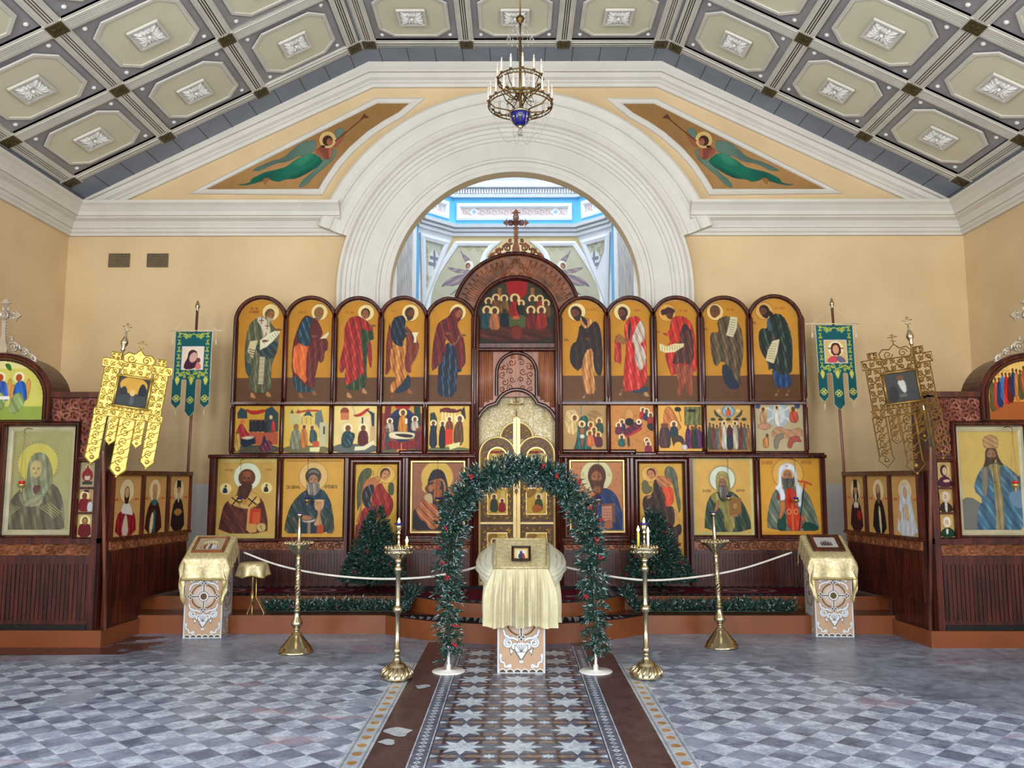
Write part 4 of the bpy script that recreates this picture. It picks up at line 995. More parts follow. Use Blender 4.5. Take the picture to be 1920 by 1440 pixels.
A.ell((236,210,150),205,1020,26); A.poly((150,96,60),pts('186,1045 226,1045 224,1100 188,1100')); A.poly((216,206,180),pts('188,1098 224,1098 222,1130 190,1130')); A.poly((150,96,60),pts('194,1128 218,1128 212,1195 200,1195')); A.ell((110,64,36),205,1022,13,17)
A.fig(130,950,1100,74,(214,180,120),halo=(236,210,150),lean=.5)
for x,y,c in ((338,976,(40,80,66)),(275,1004,(180,70,44)),(298,1042,(110,30,50)),(266,1070,(206,110,60)),(330,1080,(96,24,44))): A.fig(x,y,min(1195,y+120),62,c,halo=(236,204,130),lean=-.1)
place(A,ZB,'icon_painting','square feast scene of a haloed figure standing in a green river',GB)
A=square(ZB,422,742,880,1228,(196,132,64))
for k in range(40): A.line((150,90,40),3,spiral(430+300*RNG.random(),890+330*RNG.random(),12,2,6*RNG.random(),.7,6),False)
A.poly((206,150,84),pts('520,940 560,890 600,940 590,1000 540,1000')); A.ell((10,10,14),562,1005,34,30)
A.poly((96,16,50),pts('500,1080 560,1040 610,1000 660,1010 655,1040 600,1070 540,1110')); A.folds((60,6,30),(150,50,80),40,1.4,.6); A.poly((190,40,40),pts('500,1088 540,1108 600,1072 655,1040 660,1060 600,1095 530,1125')); A.ell((240,224,190),632,1004,20); A.ell((110,60,40),632,1005,10,12)
for x,y,c in ((664,895,(186,40,30)),(692,905,(40,60,90)),(722,935,(160,50,40)),(505,985,(60,40,90)),(480,1010,(110,30,60)),(502,1100,(20,96,84)),(690,1125,(200,140,80)),(700,1150,(130,30,60))): A.fig(x,y,y+90,56,c,halo=(236,216,170))
A.poly((30,40,40),pts('690,1020 740,1010 742,1080 700,1060')); A.poly((96,54,30),pts('540,1120 560,1110 566,1190 545,1190'))
place(A,ZB,'icon_painting','square feast scene of a woman lying on purple and red among rocks',GB)
A=square(ZB,778,1102,880,1222,(228,176,80)); 
A.poly((196,120,60),pts('810,1000 830,890 880,890 930,1000 960,1060 840,1100')); A.folds((150,80,40),(226,160,90),60,1,.6); A.poly((110,110,60),pts('975,890 1100,890 1100,1030 975,1030'),1); A.folds((60,70,40),(180,170,100),90,1.4,.7); A.ell((30,26,20),1030,920,34,12); A.poly((30,40,20),pts('900,900 930,888 955,905 945,930 905,925')); A.line((50,40,26),5,[(935,920),(950,1000)],False)
for x,c in ((810,(70,40,86)),(840,(60,50,60)),(820,(90,60,50))): A.fig(x,1010,1200,60,c,halo=None)
A.fig(895,1000,1130,66,(40,54,66),halo=(240,220,170)); A.poly((76,56,40),pts('870,1110 940,1100 975,1140 960,1190 940,1150 900,1160 890,1200')); 
for x,c in ((1000,(80,34,90)),(1030,(140,30,60)),(1060,(50,60,60)),(1085,(90,40,90)),(1045,(40,50,40))): A.fig(x,1020+((x*7)%20),1205,50,c,halo=None)
A.fig(970,1150,1215,46,(210,200,190),halo=None)
place(A,ZB,'icon_painting','square feast scene of a rider between two crowds below a castle',GB)
A=square(ZB,1142,1472,880,1226,(200,156,86)); ground(A,(176,130,70),1200)
A.ell((110,140,150),1306,925,52,46); A.ell((150,176,180),1306,925,40,35); A.fig(1306,890,960,40,(206,90,40),halo=(238,210,150))
for s_ in (-1,1): A.poly((60,70,60),[(1306+s_*110,900),(1306+s_*80,945),(1306+s_*40,975),(1306+s_*100,965)]); A.ell((226,190,120),1306+s_*72,920,14)
for k in range(5): A.ell((50,66,36),1190+k*58,985,20,12)
for k in range(12):
    x=1165+k*26; 
    if abs(x-1312)<24: continue
    A.fig(x,1005+(k%3)*8,1215,44,[(70,84,66),(120,50,36),(90,96,90),(150,110,70)][k%4],halo=(214,176,104))
A.fig(1272,1000,1210,46,(200,190,170),halo=(238,220,170)); A.fig(1354,1000,1210,46,(196,180,160),halo=(238,220,170)); A.fig(1312,1020,1215,52,(30,50,70),halo=(238,210,150)); A.poly((80,26,46),pts('1292,1050 1312,1036 1334,1050 1336,1110 1312,1124 1290,1110'))
place(A,ZB,'icon_painting','square feast scene of a crowd gathered below a figure in a blue disc',GB)
A=square(ZB,1504,1866,876,1222,(196,178,140)); A.ell((176,186,190),1682,950,80,92); A.ell((206,210,206),1682,950,48,70)
for a in range(6): A.poly((216,216,208),[(1682,945),(1682+110*math.cos(a*1.047+.4),945+110*math.sin(a*1.047+.4)),(1682+96*math.cos(a*1.047+.6),945+96*math.sin(a*1.047+.6))],1)
A.fig(1672,880,1035,50,(232,226,210),halo=(240,220,160)); A.fig(1568,890,1020,58,(186,150,110),halo=(232,200,130)); A.fig(1798,885,1010,70,(200,90,66),halo=(232,200,130),lean=-.1)
A.poly((200,150,120),pts('1510,1030 1580,1005 1640,1040 1560,1075')); A.poly((196,150,110),pts('1620,1080 1680,1030 1750,1070 1860,1040 1862,1130 1640,1130')); A.folds((160,110,84),(220,190,160),40,1.3,.5)
A.fig(1580,1090,1200,50,(206,140,80),halo=None,lean=.4); A.poly((150,140,120),pts('1640,1120 1710,1080 1720,1120 1680,1150 1670,1210 1640,1205')); A.poly((186,90,80),pts('1735,1190 1760,1120 1820,1105 1860,1160 1790,1150 1770,1210'))
A.ell((60,80,120),1530,888,20,18); A.ell((60,80,120),1826,886,22,20)
place(A,ZB,'icon_painting','square feast scene of white figure in pale star of light, right end of row',GB)
# ---- lower tier: eight large paintings
ZL1=zoomset(395,850,7.385); ZL2=zoomset(655,850,6.0); ZR3=zoomset(1050,850,6.0); ZR4=zoomset(1285,845,7.111); ZD=zoomset(880,690,6.856)
GC='large icons along the lower tier'; LOWER=[]
def border(o,x0,x1,z0,z1,w,mat,d=.018,y=YI,name='gilt_border'):
    b=MB(); b.sweep([(x0+w/2,y,z0+w/2),(x1-w/2,y,z0+w/2),(x1-w/2,y,z1-w/2),(x0+w/2,y,z1-w/2)][::-1],[(-w/2,0),(-w/2,d),(0,d),(w/2*.8,d*.4),(w/2,0)],(0,-1,0),closed=True)
    c=b.build(name,mat,o); c.matrix_parent_inverse=Matrix.Translation(-o.location); return c
def low(A,fn,label,bw=None,bm=None):
    o=place(A,fn,'icon_painting',label,GC); bx=[v.co for v in o.data.vertices]; 
    x0=min(v.x for v in bx)+o.location.x; x1=max(v.x for v in bx)+o.location.x; z0=min(v.z for v in bx)+o.location.z; z1=max(v.z for v in bx)+o.location.z
    LOWER.append((x0,x1,z0,z1))
    if bw: border(o,x0,x1,z0,z1,bw,bm or GILT)
    return o
def mini(A,x,y,r,c): A.ell((232,214,150),x,y,r); A.ell((190,150,80),x,y,r,ring=2); A.poly(c,[(x-r*.5,y+r*.75),(x-r*.45,y),(x-r*.1,y-r*.3),(x+r*.25,y),(x+r*.4,y+r*.7)]); A.ell((70,40,24),x,y-r*.45,r*.2)
A=Art(85,75,905,1175,150,(204,164,86)); A.text((170,70,40),180,220,26,'НИКОЛА'); A.text((170,70,40),712,215,26,'ЧУДОТВ')
A.rect((206,186,110),85,75,905,120); A.rect((196,176,96),85,1115,905,1175); A.rect((186,160,84),85,75,120,1175); A.rect((210,176,96),878,75,905,1175)
A.ell((222,226,196),495,322,190); A.ell((160,150,90),495,322,190,ring=3); mini(A,200,495,82,(24,54,90)); mini(A,768,480,80,(60,20,20))
A.poly((92,40,24),pts('110,1110 150,880 180,720 260,640 380,560 560,520 720,640 770,800 800,960 800,1112'),2); A.folds((62,22,16),(128,66,44),60,.9,.7)
A.poly((84,42,22),pts('385,440 370,520 355,590 450,640 530,600 575,470 560,430')); A.folds((56,24,12),(120,72,44),88,1.4,.6)
A.poly((212,168,92),pts('340,575 400,610 500,650 560,500 720,640 600,770 430,772 205,680')); A.folds((176,128,60),(236,202,130),35,.8,.4)
for cx,cy in ((350,660),(580,672)):
    A.line((24,18,14),17,[(cx-60,cy-45),(cx+55,cy+40)],False); A.line((24,18,14),17,[(cx+48,cy-66),(cx-52,cy+60)],False)
A.ell((106,58,30),490,340,118,122); A.face(488,352,92,(128,74,40),None,0,(86,44,24),0); A.ell((150,92,52),492,290,62,40)
A.poly((206,156,84),pts('520,770 640,765 650,1090 560,1105 505,1060'),1); A.poly((196,56,24),pts('552,770 698,768 695,985 540,975'),1); A.poly((206,90,40),pts('590,820 695,815 690,980 585,975'),1)
A.poly((206,176,110),pts('635,985 740,960 780,1000 770,1070 700,1095 655,1060')); A.line((60,40,20),9,[(700,1000),(725,1060)],False); A.poly((110,56,30),pts('380,880 450,800 480,840 460,960 400,980'))
low(A,ZL1,'large icon of bald bearded bishop with red book and black-cross stole, far left','' or .0)
A=Art(1000,75,1835,1160,150,(208,160,66)); A.rect((150,100,30),1035,100,1800,112); A.ell((216,178,110),1415,322,198); A.ell((150,96,50),1415,322,198,ring=3)
A.poly((46,64,62),pts('1022,1110 1060,860 1130,680 1280,520 1420,480 1530,500 1640,640 1700,820 1728,1110')); A.folds((24,38,40),(88,106,96),62,.9,.7)
A.poly((34,60,76),pts('1300,500 1540,480 1640,620 1690,760 1560,770 1280,800 1200,700')); A.folds((18,36,50),(72,100,108),70,1.1,.6)
A.ell((70,62,52),1412,318,112,116); A.face(1414,372,86,(172,122,92),None,0,(136,126,112),0); A.poly((138,128,114),pts('1335,400 1370,430 1415,410 1470,430 1500,400 1510,520 1430,600 1330,560')); A.folds((96,86,76),(190,184,172),86,1.6,.8)
A.poly((120,112,100),pts('1340,250 1410,215 1490,250 1500,300 1410,262 1345,300')); A.text((60,44,20),1045,450,40,'СВІОАННЪ',18); A.text((60,44,20),1580,445,40,'КРОНШТА',19)
A.poly((58,66,52),pts('1025,1110 1050,900 1140,880 1240,900 1240,1110')); A.folds((36,42,34),(120,120,90),70,1,.7); A.poly((60,68,56),pts('1580,880 1700,900 1728,1110 1600,1110')); A.folds((36,42,34),(130,130,104),110,1.2,.7)
A.rect((26,50,66),1262,960,1480,1110); A.rect((150,126,90),1350,955,1392,1110); A.rect((180,72,26),1480,990,1570,1110)
A.poly((196,150,100),pts('1425,655 1580,650 1560,770 1520,800 1530,900 1560,1000 1420,1005 1480,900 1490,800 1440,770')); A.folds((150,104,60),(226,186,140),88,1.2,.5); A.ell((214,176,130),1502,656,76,14)
A.poly((206,196,176),pts('1250,930 1360,940 1470,905 1440,950 1330,965')); A.poly((166,116,86),pts('1240,880 1300,850 1420,880 1400,930 1290,935'))
low(A,ZL1,'large icon of grey-bearded priest in dark teal holding a chalice')
A=Art(60,125,530,1345,120,(206,164,62)); A.halo(410,240,100,(210,170,84)); 
A.poly((84,86,50),pts('85,640 75,460 82,300 130,190 200,160 245,180 240,260 170,310 140,420 130,560 90,660')); A.folds((54,58,36),(120,120,76),80,1,.5); A.poly((72,78,48),pts('425,400 440,330 490,330 500,400 490,480 440,470'))
A.poly((178,110,60),pts('160,320 220,280 330,260 340,300 290,420 150,400 140,620 110,780 70,790 120,640 130,420'))
A.poly((150,32,18),pts('250,420 350,320 380,380 420,440 480,500 500,590 470,680 420,740 300,700 290,900 150,1000 70,1345 60,830 110,780 140,620 240,600')); A.folds((100,14,12),(196,76,50),76,.9,.8)
A.poly((24,28,32),pts('150,400 230,350 270,360 270,440 230,500 246,600 200,630 140,570 135,480')); A.folds((8,10,12),(120,130,136),70,1.2,.8)
A.poly((184,132,80),pts('262,270 345,250 352,300 310,320')); A.face(396,240,58,(186,132,84),(74,36,18),.6,None,0,tilt=20); A.line((60,30,16),5,[(262,195),(262,250)],False)
low(A,ZL2,'tall angel door painting with red draped angel bending right, left of doors')
A=Art(690,85,1300,895,130,(150,96,70)); 
for k in range(70): A.line((176,124,94),3,spiral(700+590*RNG.random(),95+790*RNG.random(),22,5,6*RNG.random(),.8,7),False)
A.ell((206,170,80),985,270,178,178); 
for k in range(48): A.line((206,170,80),5,[(985+170*math.cos(k*.1309),270+170*math.sin(k*.1309)),(985+184*math.cos(k*.1309),270+184*math.sin(k*.1309))],False)
A.ell((206,170,80),880,380,66,66)
A.poly((38,26,38),pts('695,890 700,700 740,620 880,560 870,330 920,200 980,172 1060,200 1100,320 1110,420 1160,560 1280,700 1290,890')); A.folds((22,14,24),(76,58,66),70,.8,.5)
A.poly((176,120,80),pts('890,330 960,290 1040,280 1080,330 1090,420 1060,480 1060,330 990,290 920,330')); A.face(985,350,62,(164,96,52),None,-.4,None,0,tilt=15); A.poly((158,92,50),pts('950,400 1040,400 1050,480 960,560 940,470'))
A.ell((96,56,32),885,400,36,44); A.ell((170,104,60),915,395,28,40); A.poly((190,166,120),pts('830,480 900,440 940,480 940,590 860,560'))
A.poly((176,104,62),pts('770,600 830,510 900,560 980,580 1010,680 1050,740 980,860 900,850 860,770 800,750 745,650')); A.folds((120,60,34),(216,150,96),50,1.3,.8)
low(A,ZL2,'large icon of veiled mother cheek to cheek with a child',.03,GILT)
A=Art(108,75,725,890,130,(186,124,78)); 
for k in range(60): A.line((146,86,54),4,spiral(120+590*RNG.random(),85+790*RNG.random(),20,4,6*RNG.random(),.8,7),False)
A.ell((206,196,150),413,255,180); A.ell((150,120,80),413,255,180,ring=3); A.text((150,130,90),250,225,30,'О'); A.text((150,130,90),545,230,30,'Н')
A.poly((66,26,30),pts('110,890 140,720 220,600 380,470 470,440 480,890')); A.folds((40,14,18),(104,54,54),70,.8,.5)
A.poly((26,52,100),pts('470,400 520,390 600,430 650,500 690,640 720,760 725,890 470,890 400,560')); A.folds((12,28,62),(58,90,140),70,.9,.6)
A.ell((84,44,26),418,255,102,136); A.poly((84,44,26),pts('330,300 505,300 480,460 400,470 350,400')); A.face(414,270,82,(156,96,60),None,0,(92,50,30),0); A.poly((146,88,54),pts('375,370 460,370 470,450 385,450'))
A.poly((120,76,60),pts('468,570 620,560 620,780 470,760'),1); A.poly((186,128,100),pts('470,600 580,590 582,770 470,760'),1)
for r in range(4):
    for c_ in range(3): A.ell((110,40,36),495+c_*30,630+r*34,6)
A.poly((164,102,62),pts('480,780 560,740 595,800 580,850 500,860'))
low(A,ZR3,'large icon of haloed man in blue cloak holding a closed book',.03,GILT)
A=Art(900,115,1385,1330,120,(206,160,66)); A.halo(1015,235,90,(214,172,90)); 
A.poly((100,98,76),pts('1185,190 1220,140 1290,160 1330,240 1340,400 1370,600 1340,700 1320,560 1290,420 1260,290 1190,270')); A.folds((66,66,52),(146,140,110),80,1,.5); A.poly((104,100,66),pts('925,340 950,300 990,310 1010,370 1050,380 1040,440 960,470 925,420'))
A.poly((60,36,28),pts('1060,300 1110,300 1200,460 1240,600 1280,600 1300,760 1260,850 1360,780 1370,900 1320,940 1330,1060 1280,1200 1180,1250 1000,1000 960,700 930,600 935,520 960,480 1050,470')); A.folds((32,16,14),(110,76,60),76,.9,.7)
A.poly((216,82,40),pts('1150,390 1270,370 1290,480 1280,570 1230,610 1185,600 1190,490 1150,420')); A.folds((180,50,24),(240,130,90),80,.9,.5); A.poly((190,120,74),pts('1080,270 1140,250 1250,280 1280,360 1150,390 1110,350')); A.folds((140,76,44),(214,150,100),40,1.6,.8)
A.face(1035,235,54,(190,130,84),(104,40,24),-.6,None,0,tilt=-20); A.poly((190,130,84),pts('980,490 1040,470 1030,500 990,520')); A.poly((206,150,90),pts('1290,600 1330,700 1360,780 1320,760 1290,680'))
low(A,ZR3,'tall angel door painting with vermilion sleeved angel bending left, right of doors')
A=Art(95,85,945,1125,150,(214,170,88)); A.rect((186,176,120),95,85,945,125); A.rect((190,176,110),95,1085,945,1125); A.rect((196,180,116),95,85,135,1125); A.rect((206,196,136),875,85,945,1125)
A.ell((212,218,196),500,380,170); A.ell((96,100,60),500,380,172,ring=4)
for k in range(36): A.ell((150,130,70),500+190*math.cos(k*.1745),380+190*math.sin(k*.1745),6)
A.text((90,70,36),235,525,28,'СВІОАКИ',12); A.text((90,70,36),685,522,28,'ПАТРІАР',12)
A.poly((48,72,54),pts('245,1085 255,860 300,640 420,540 600,530 720,620 800,760 862,920 865,1085')); A.folds((24,44,36),(110,124,84),70,1.2,.7)
A.poly((150,140,74),pts('320,610 420,540 450,640 520,700 600,590 700,620 740,700 650,760 650,1085 520,1085 500,800 400,720')); A.folds((116,104,50),(190,180,112),84,.9,.6)
A.poly((172,156,92),pts('415,520 410,360 440,290 500,270 565,290 590,360 610,540 560,560 440,560')); A.folds((130,114,60),(206,192,130),88,1,.5)
A.face(500,430,76,(150,106,76),None,0,(112,104,88),0); A.poly((112,104,90),pts('440,470 475,490 500,470 535,490 575,460 580,600 520,680 460,620')); A.folds((80,72,62),(176,168,150),88,1.8,.8); A.poly((172,156,92),pts('425,390 500,330 580,390 560,360 500,290 440,360'))
A.poly((150,104,48),pts('582,640 745,635 742,840 580,860'),1); A.ell((176,134,72),662,740,36,46); A.ell((120,80,34),662,740,36,46,ring=4)
A.poly((172,120,84),pts('410,700 440,650 450,740 430,790 390,830 380,790')); A.poly((172,120,84),pts('580,860 650,840 715,850 680,890 610,885'))
low(A,ZR4,'large icon of white-bearded monk in green hood holding a brown book')
A=Art(965,85,1815,1120,150,(222,164,58)); A.rect((232,190,104),965,85,1815,110); A.rect((210,150,54),965,1075,1815,1120); A.halo(1378,310,208,(228,180,88),(186,130,60)); A.text((170,110,40),1035,140,42,'СВТИХОН',16); A.text((170,110,40),1560,140,40,'ПАТРІАР',16)
A.poly((112,124,104),pts('1085,1070 1080,900 1120,700 1190,520 1330,470 1480,470 1640,560 1700,740 1750,900 1780,1070')); A.folds((70,88,74),(170,176,156),66,1,.7)
A.poly((28,76,60),pts('1215,1070 1210,960 1260,850 1330,800 1340,1070')); A.poly((28,80,66),pts('1540,1070 1560,950 1660,960 1750,1000 1770,1070')); A.poly((150,60,40),pts('1215,610 1245,560 1260,600 1255,670 1220,660'))
A.poly((206,60,26),pts('1325,500 1470,500 1490,760 1540,900 1545,1070 1350,1070 1335,760')); A.folds((164,36,16),(232,110,60),88,.8,.5); A.rect((216,110,50),1408,700,1436,1070)
for x in (1378,1470): A.ell((232,150,90),x,815,30,38); A.ell((190,50,24),x,815,18,24)
A.poly((236,238,240),pts('1195,500 1250,440 1250,260 1290,190 1370,160 1450,180 1500,260 1505,430 1575,500 1550,600 1550,750 1490,750 1480,480 1440,260 1370,250 1300,270 1290,480 1330,560 1335,660 1270,700 1260,560')); A.folds((190,198,214),(252,252,252),86,.6,.4)
A.poly((206,160,80),[(1368+(32 if k%2==0 else 13)*math.sin(k*PI/4),205+(22 if k%2==0 else 9)*math.cos(k*PI/4)) for k in range(8)],1)
A.face(1374,330,84,(176,124,90),None,0,None,0); A.poly((96,90,78),pts('1292,330 1320,380 1375,370 1440,380 1466,330 1468,440 1430,500 1340,505 1295,450')); A.folds((66,62,54),(136,130,116),86,1.6,.6)
A.poly((196,128,74),pts('1245,720 1290,650 1330,680 1330,780 1300,850 1250,930 1240,880 1260,800')); A.poly((196,110,60),pts('1500,850 1580,870 1600,960 1530,930'))
A.line((30,30,60),16,[(1590,470),(1500,1060)],False); A.line((206,70,36),22,[(1515,410),(1600,415),(1690,455)],False); A.line((206,80,40),24,[(1600,420),(1590,500)],False)
low(A,ZR4,'large icon of patriarch in white cowl and orange robe with a crosier, far right')
# central supper painting
ZS=zoomset(840,370,4.363)
A=Art(245,682,890,1190,150,(46,44,30)); A.rect((60,56,36),245,682,890,960)
A.rect((30,40,30),250,720,360,900); A.rect((34,42,34),770,720,890,900); A.poly((160,16,20),pts('470,682 655,682 640,790 600,830 520,830 490,790'),1); A.rect((150,96,54),408,740,436,850); A.rect((150,96,54),676,740,706,850)
A.poly((84,36,22),pts('260,1060 400,1040 560,1020 700,1040 850,1060 850,1180 260,1180')); A.folds((52,20,12),(126,60,36),20,1,.6); A.poly((84,90,50),pts('480,960 640,960 680,1040 600,1080 480,1060'))
for x,y,c in ((332,858,(46,70,50)),(392,830,(110,72,40)),(460,836,(120,86,44)),(690,838,(60,56,40)),(752,838,(130,50,30)),(802,875,(110,70,44))): A.fig(x,y-34,y+110,80,c,(84,48,28),(222,190,130))
A.fig(548,795,980,100,(150,30,24),(84,44,24),(228,196,136)); A.poly((16,26,34),pts('560,850 600,880 610,950 560,950')); A.ell((222,190,130),600,866,28); A.fig(600,846,960,56,(40,40,30),(96,56,32),None)
for x,y,c in ((318,930,(40,74,76)),(382,935,(176,110,66)),(678,930,(110,34,24)),(764,930,(150,40,30))): A.fig(x,y-36,y+150,92,c,(84,48,28),(226,194,134))
A.fig(462,905,1060,80,(18,30,44),(60,34,22),None); A.ell((200,90,50),556,985,28,14); A.poly((120,44,26),pts('500,1060 600,1040 610,1160 530,1170'))
o=place(A,ZS,'icon_painting','dark round-topped icon of haloed men seated around a table, above the doors',mask=[(245,1190),(245,995)]+[(567-322*math.cos(PI*i/28),995-312*math.sin(PI*i/28)) for i in range(1,28)]+[(890,995),(890,1190)],mat=PAINT); SUP=o
# ================================================================ ICON SCREEN WOODWORK
def X_(px,py=850,Y=YI): return P(px,py,Y).x
def Z_(py,Y=YI,px=966): return P(px,py,Y).z
PROF=lambda w,d: [(-w/2,0),(-w/2,d*.45),(-w*.38,d*.8),(-w*.25,d),(-w*.12,d*.7),(w*.12,d*.7),(w*.25,d),(w*.38,d*.8),(w/2,d*.45),(w/2,0)]
def mould(b,path,w,d,closed=False,out=(0,-1,0),base=0): b.sweep(path,[(u_,o_+base) for u_,o_ in PROF(w,d)],out,closed); return b
def rectpath(x0,x1,z0,z1,y): return [(x0,y,z0),(x1,y,z0),(x1,y,z1),(x0,y,z1)]
def scrollband(b,p0,u,L,h,n,r=.006,out=Vector((0,-1,0)),vert=None,dense=True):
    "running scroll ornament along direction u, height h"
    up=vert or Vector((0,0,1)); p0=Vector(p0); u=Vector(u); st=L/n
    for i in range(n):
        sg=1 if i%2 else -1; c=p0+u*(st*(i+.5))
        q=spiral(0,0,h*.40,h*.07,-PI/2*sg if True else 0,sg*1.25,13)
        b.tube([c+u*a+up*c_+out*.004 for a,c_ in q],r,4,False)
        b.tube([c-u*st*.5+up*(-sg*h*.42)+out*.003,c+up*(sg*-.40*h)+out*.004,c+u*st*.5+up*(sg*h*.42)+out*.003],r*.9,4,False)
        if dense:
            for s_ in (-1,1):
                e=c+u*(st*.42*s_)+up*(-sg*s_*h*.30)
                b.tube([e,e+u*(.18*h*s_)+up*(.14*h*sg),e+u*(.05*h)+up*(.26*h*sg)],[r*1.3,r,r*.4],4,False)
    return b
scr=tag(empty('icon_screen',(0,YI,Z2)),'tall dark mahogany icon screen with tiers of arched frames on the carpeted platform','icon screen')
def part(b,name,mats,parent=scr,up=None):
    o=b.build(name,mats,parent)
    root=parent
    while root.parent: root=root.parent
    if parent is root: o.matrix_parent_inverse=Matrix.Translation(-root.location)
    return o
xL,xR=X_(399,853),X_(1541,853); zT1=Z_(855); z0=Z2
xa,xb=X_(890,900),X_(1048,900)   # central bay
# backing boards
b=MB()
for q0,q1 in ((xL,xa),(xb,xR)): b.box(q0,q1,YI+.035,YI+.07,z0,zT1)
tl,tr=X_(437,755),X_(1508,755)
for q0,q1 in ((tl,xa),(xb,tr)): b.box(q0,q1,YI+.035,YI+.07,zT1,Z_(600))
part(b,'backing_board',W_PANEL)
zr32,zr21=Z_(756.5),Z_(854.5)
TX3=[437,536,626,714,800.5,886.5]; 
TALL=[o for o in COL.objects if o.get('group')==GA]; SQ=[o for o in COL.objects if o.get('group')==GB]
def bnd(o): v=[c for c in o.bound_box]; return [min(c[i] for c in v)+o.location[i] for i in range(3)],[max(c[i] for c in v)+o.location[i] for i in range(3)]
for o in sorted(TALL,key=lambda o:o.location.x):
    lo,hi=bnd(o); r=(hi[0]-lo[0])/2; cx=(hi[0]+lo[0])/2; zs=hi[2]-r; g=.031
    b=MB(); path=[(cx+r+g,YI,lo[2]-.02)]+[(a,YI,c) for a,c in arc(cx,zs,r+g,0,180,28)]+[(cx-r-g,YI,lo[2]-.02)]
    mould(b,path,.055,.05); 
    b.sweep([(p_[0],p_[1],p_[2]) for p_ in path],[(-.018,0),(-.018,.04),(.012,.04),(.012,0)],(0,-1,0)); part(b,'arch_frame',W_FRAME)
for o in sorted(SQ,key=lambda o:o.location.x):
    lo,hi=bnd(o); g=.024
    b=MB(); mould(b,rectpath(lo[0]-g,hi[0]+g,lo[2]-g,hi[2]+g,YI),.045,.035,True); part(b,'square_frame',W_FRAME)
# posts with pointed ends between the pictures of the two upper tiers
def post(px,py0,py1,w=.045):
    x=X_(px,(py0+py1)/2); za,zb=Z_(py1),Z_(py0)
    b=MB(); b.lathe([(.004,za),(w*.5,za+.05),(w*.5,zb-.05),(.004,zb)],(x,YI-.03,0),10); part(b,'half_round_post',W_FRAME)
for px3 in (536,625,712.5,799,884): post(px3,594,754) if px3<884 else None
for px3 in (1051,1139,1228,1318,1409,1506): post(px3,592,751) if px3>1051 else None
for px2 in (435,529,621,711,797,): post(px2,760,853)
for px2 in (1140,1230,1321,1412,1511): post(px2,759,850)
b=MB()
for q0,q1 in ((tl-.02,xa),(xb,tr+.02)): b.box(q0,q1,YI-.045,YI+.002,zr32-.012,zr32+.016)
part(b,'upper_rail',W_FRAME)
b=MB()
for q0,q1 in ((xL-.03,xa),(xb,xR+.03)): b.box(q0,q1,YI-.07,YI+.002,zr21-.028,zr21+.012); mould(b,[(q0,YI-.06,zr21-.01),(q1,YI-.06,zr21-.01)],.04,.02)
part(b,'cornice_rail',W_FRAME)
# lower tier frames
for i,(x0,x1,za,zb) in enumerate(LOWER):
    wide=i in (3,4); door=i in (2,5); w=.085 if wide else (.075 if door else .05); g=w/2+.002
    b=MB(); mould(b,rectpath(x0-g,x1+g,za-g,zb+g,YI),w,.06 if wide or door else .04,True)
    if wide: mould(b,rectpath(x0-.125,x1+.125,za-.125,zb+.105,YI),.05,.035,True)
    part(b,'door_surround' if door else 'picture_frame',W_FRAME)
    if door:
        b=MB()
        for s,xx in ((-1,x0-.10),(1,x1+.10)): b.box(xx-.02,xx+.02,YI-.05,YI+.0,z0,zr21-.03)
        part(b,'door_post',W_FRAME)
for x in (xL+.012,xR-.012): b=MB(); b.box(x-.03,x+.03,YI-.05,YI+.0,z0,zr21-.03); part(b,'corner_post',W_FRAME)
for i in (0,6): 
    x=(LOWER[i][1]+LOWER[i+1][0])/2; b=MB(); b.lathe([(.02,LOWER[0][2]-.03),(.026,LOWER[0][2]),(.026,zr21-.06),(.006,zr21-.03)],(x,YI-.03,0),8); part(b,'half_round_post',W_FRAME)
# carved band, sill and plank wainscot in stretches between the door paintings
zsill=Z_(1011); zc_1,zc_0=Z_(1014),Z_(1031)
spans=[(xL+.04,LOWER[2][0]-.125),(LOWER[2][1]+.125,xa-.04),(xb+.04,LOWER[5][0]-.125),(LOWER[5][1]+.125,xR-.04)]
for x0,x1 in spans:
    b=MB(); b.box(x0,x1,YI-.06,YI+.002,zsill-.012,zsill+.012); part(b,'sill',W_FRAME)
    b=MB(); b.box(x0,x1,YI-.02,YI+.02,zc_0,zc_1); n=max(4,int((x1-x0)/.105)); b.smooth=True
    scrollband(b,(x0+.02,YI-.022,(zc_0+zc_1)/2),(1,0,0),x1-x0-.04,zc_1-zc_0,n,.007); part(b,'carved_band',W_CARVE)
    b=MB(); b.box(x0,x1,YI,YI+.03,z0,zc_0); k=x0+.01
    while k<x1-.02:
        b.box(k,k+.026,YI-.012,YI,z0+.06,zc_0-.05); k+=.037
    b.box(x0,x1,YI-.02,YI+.01,z0,z0+.055); b.box(x0,x1,YI-.016,YI+.01,zc_0-.045,zc_0)
    part(b,'plank_wainscot',W_PANEL)
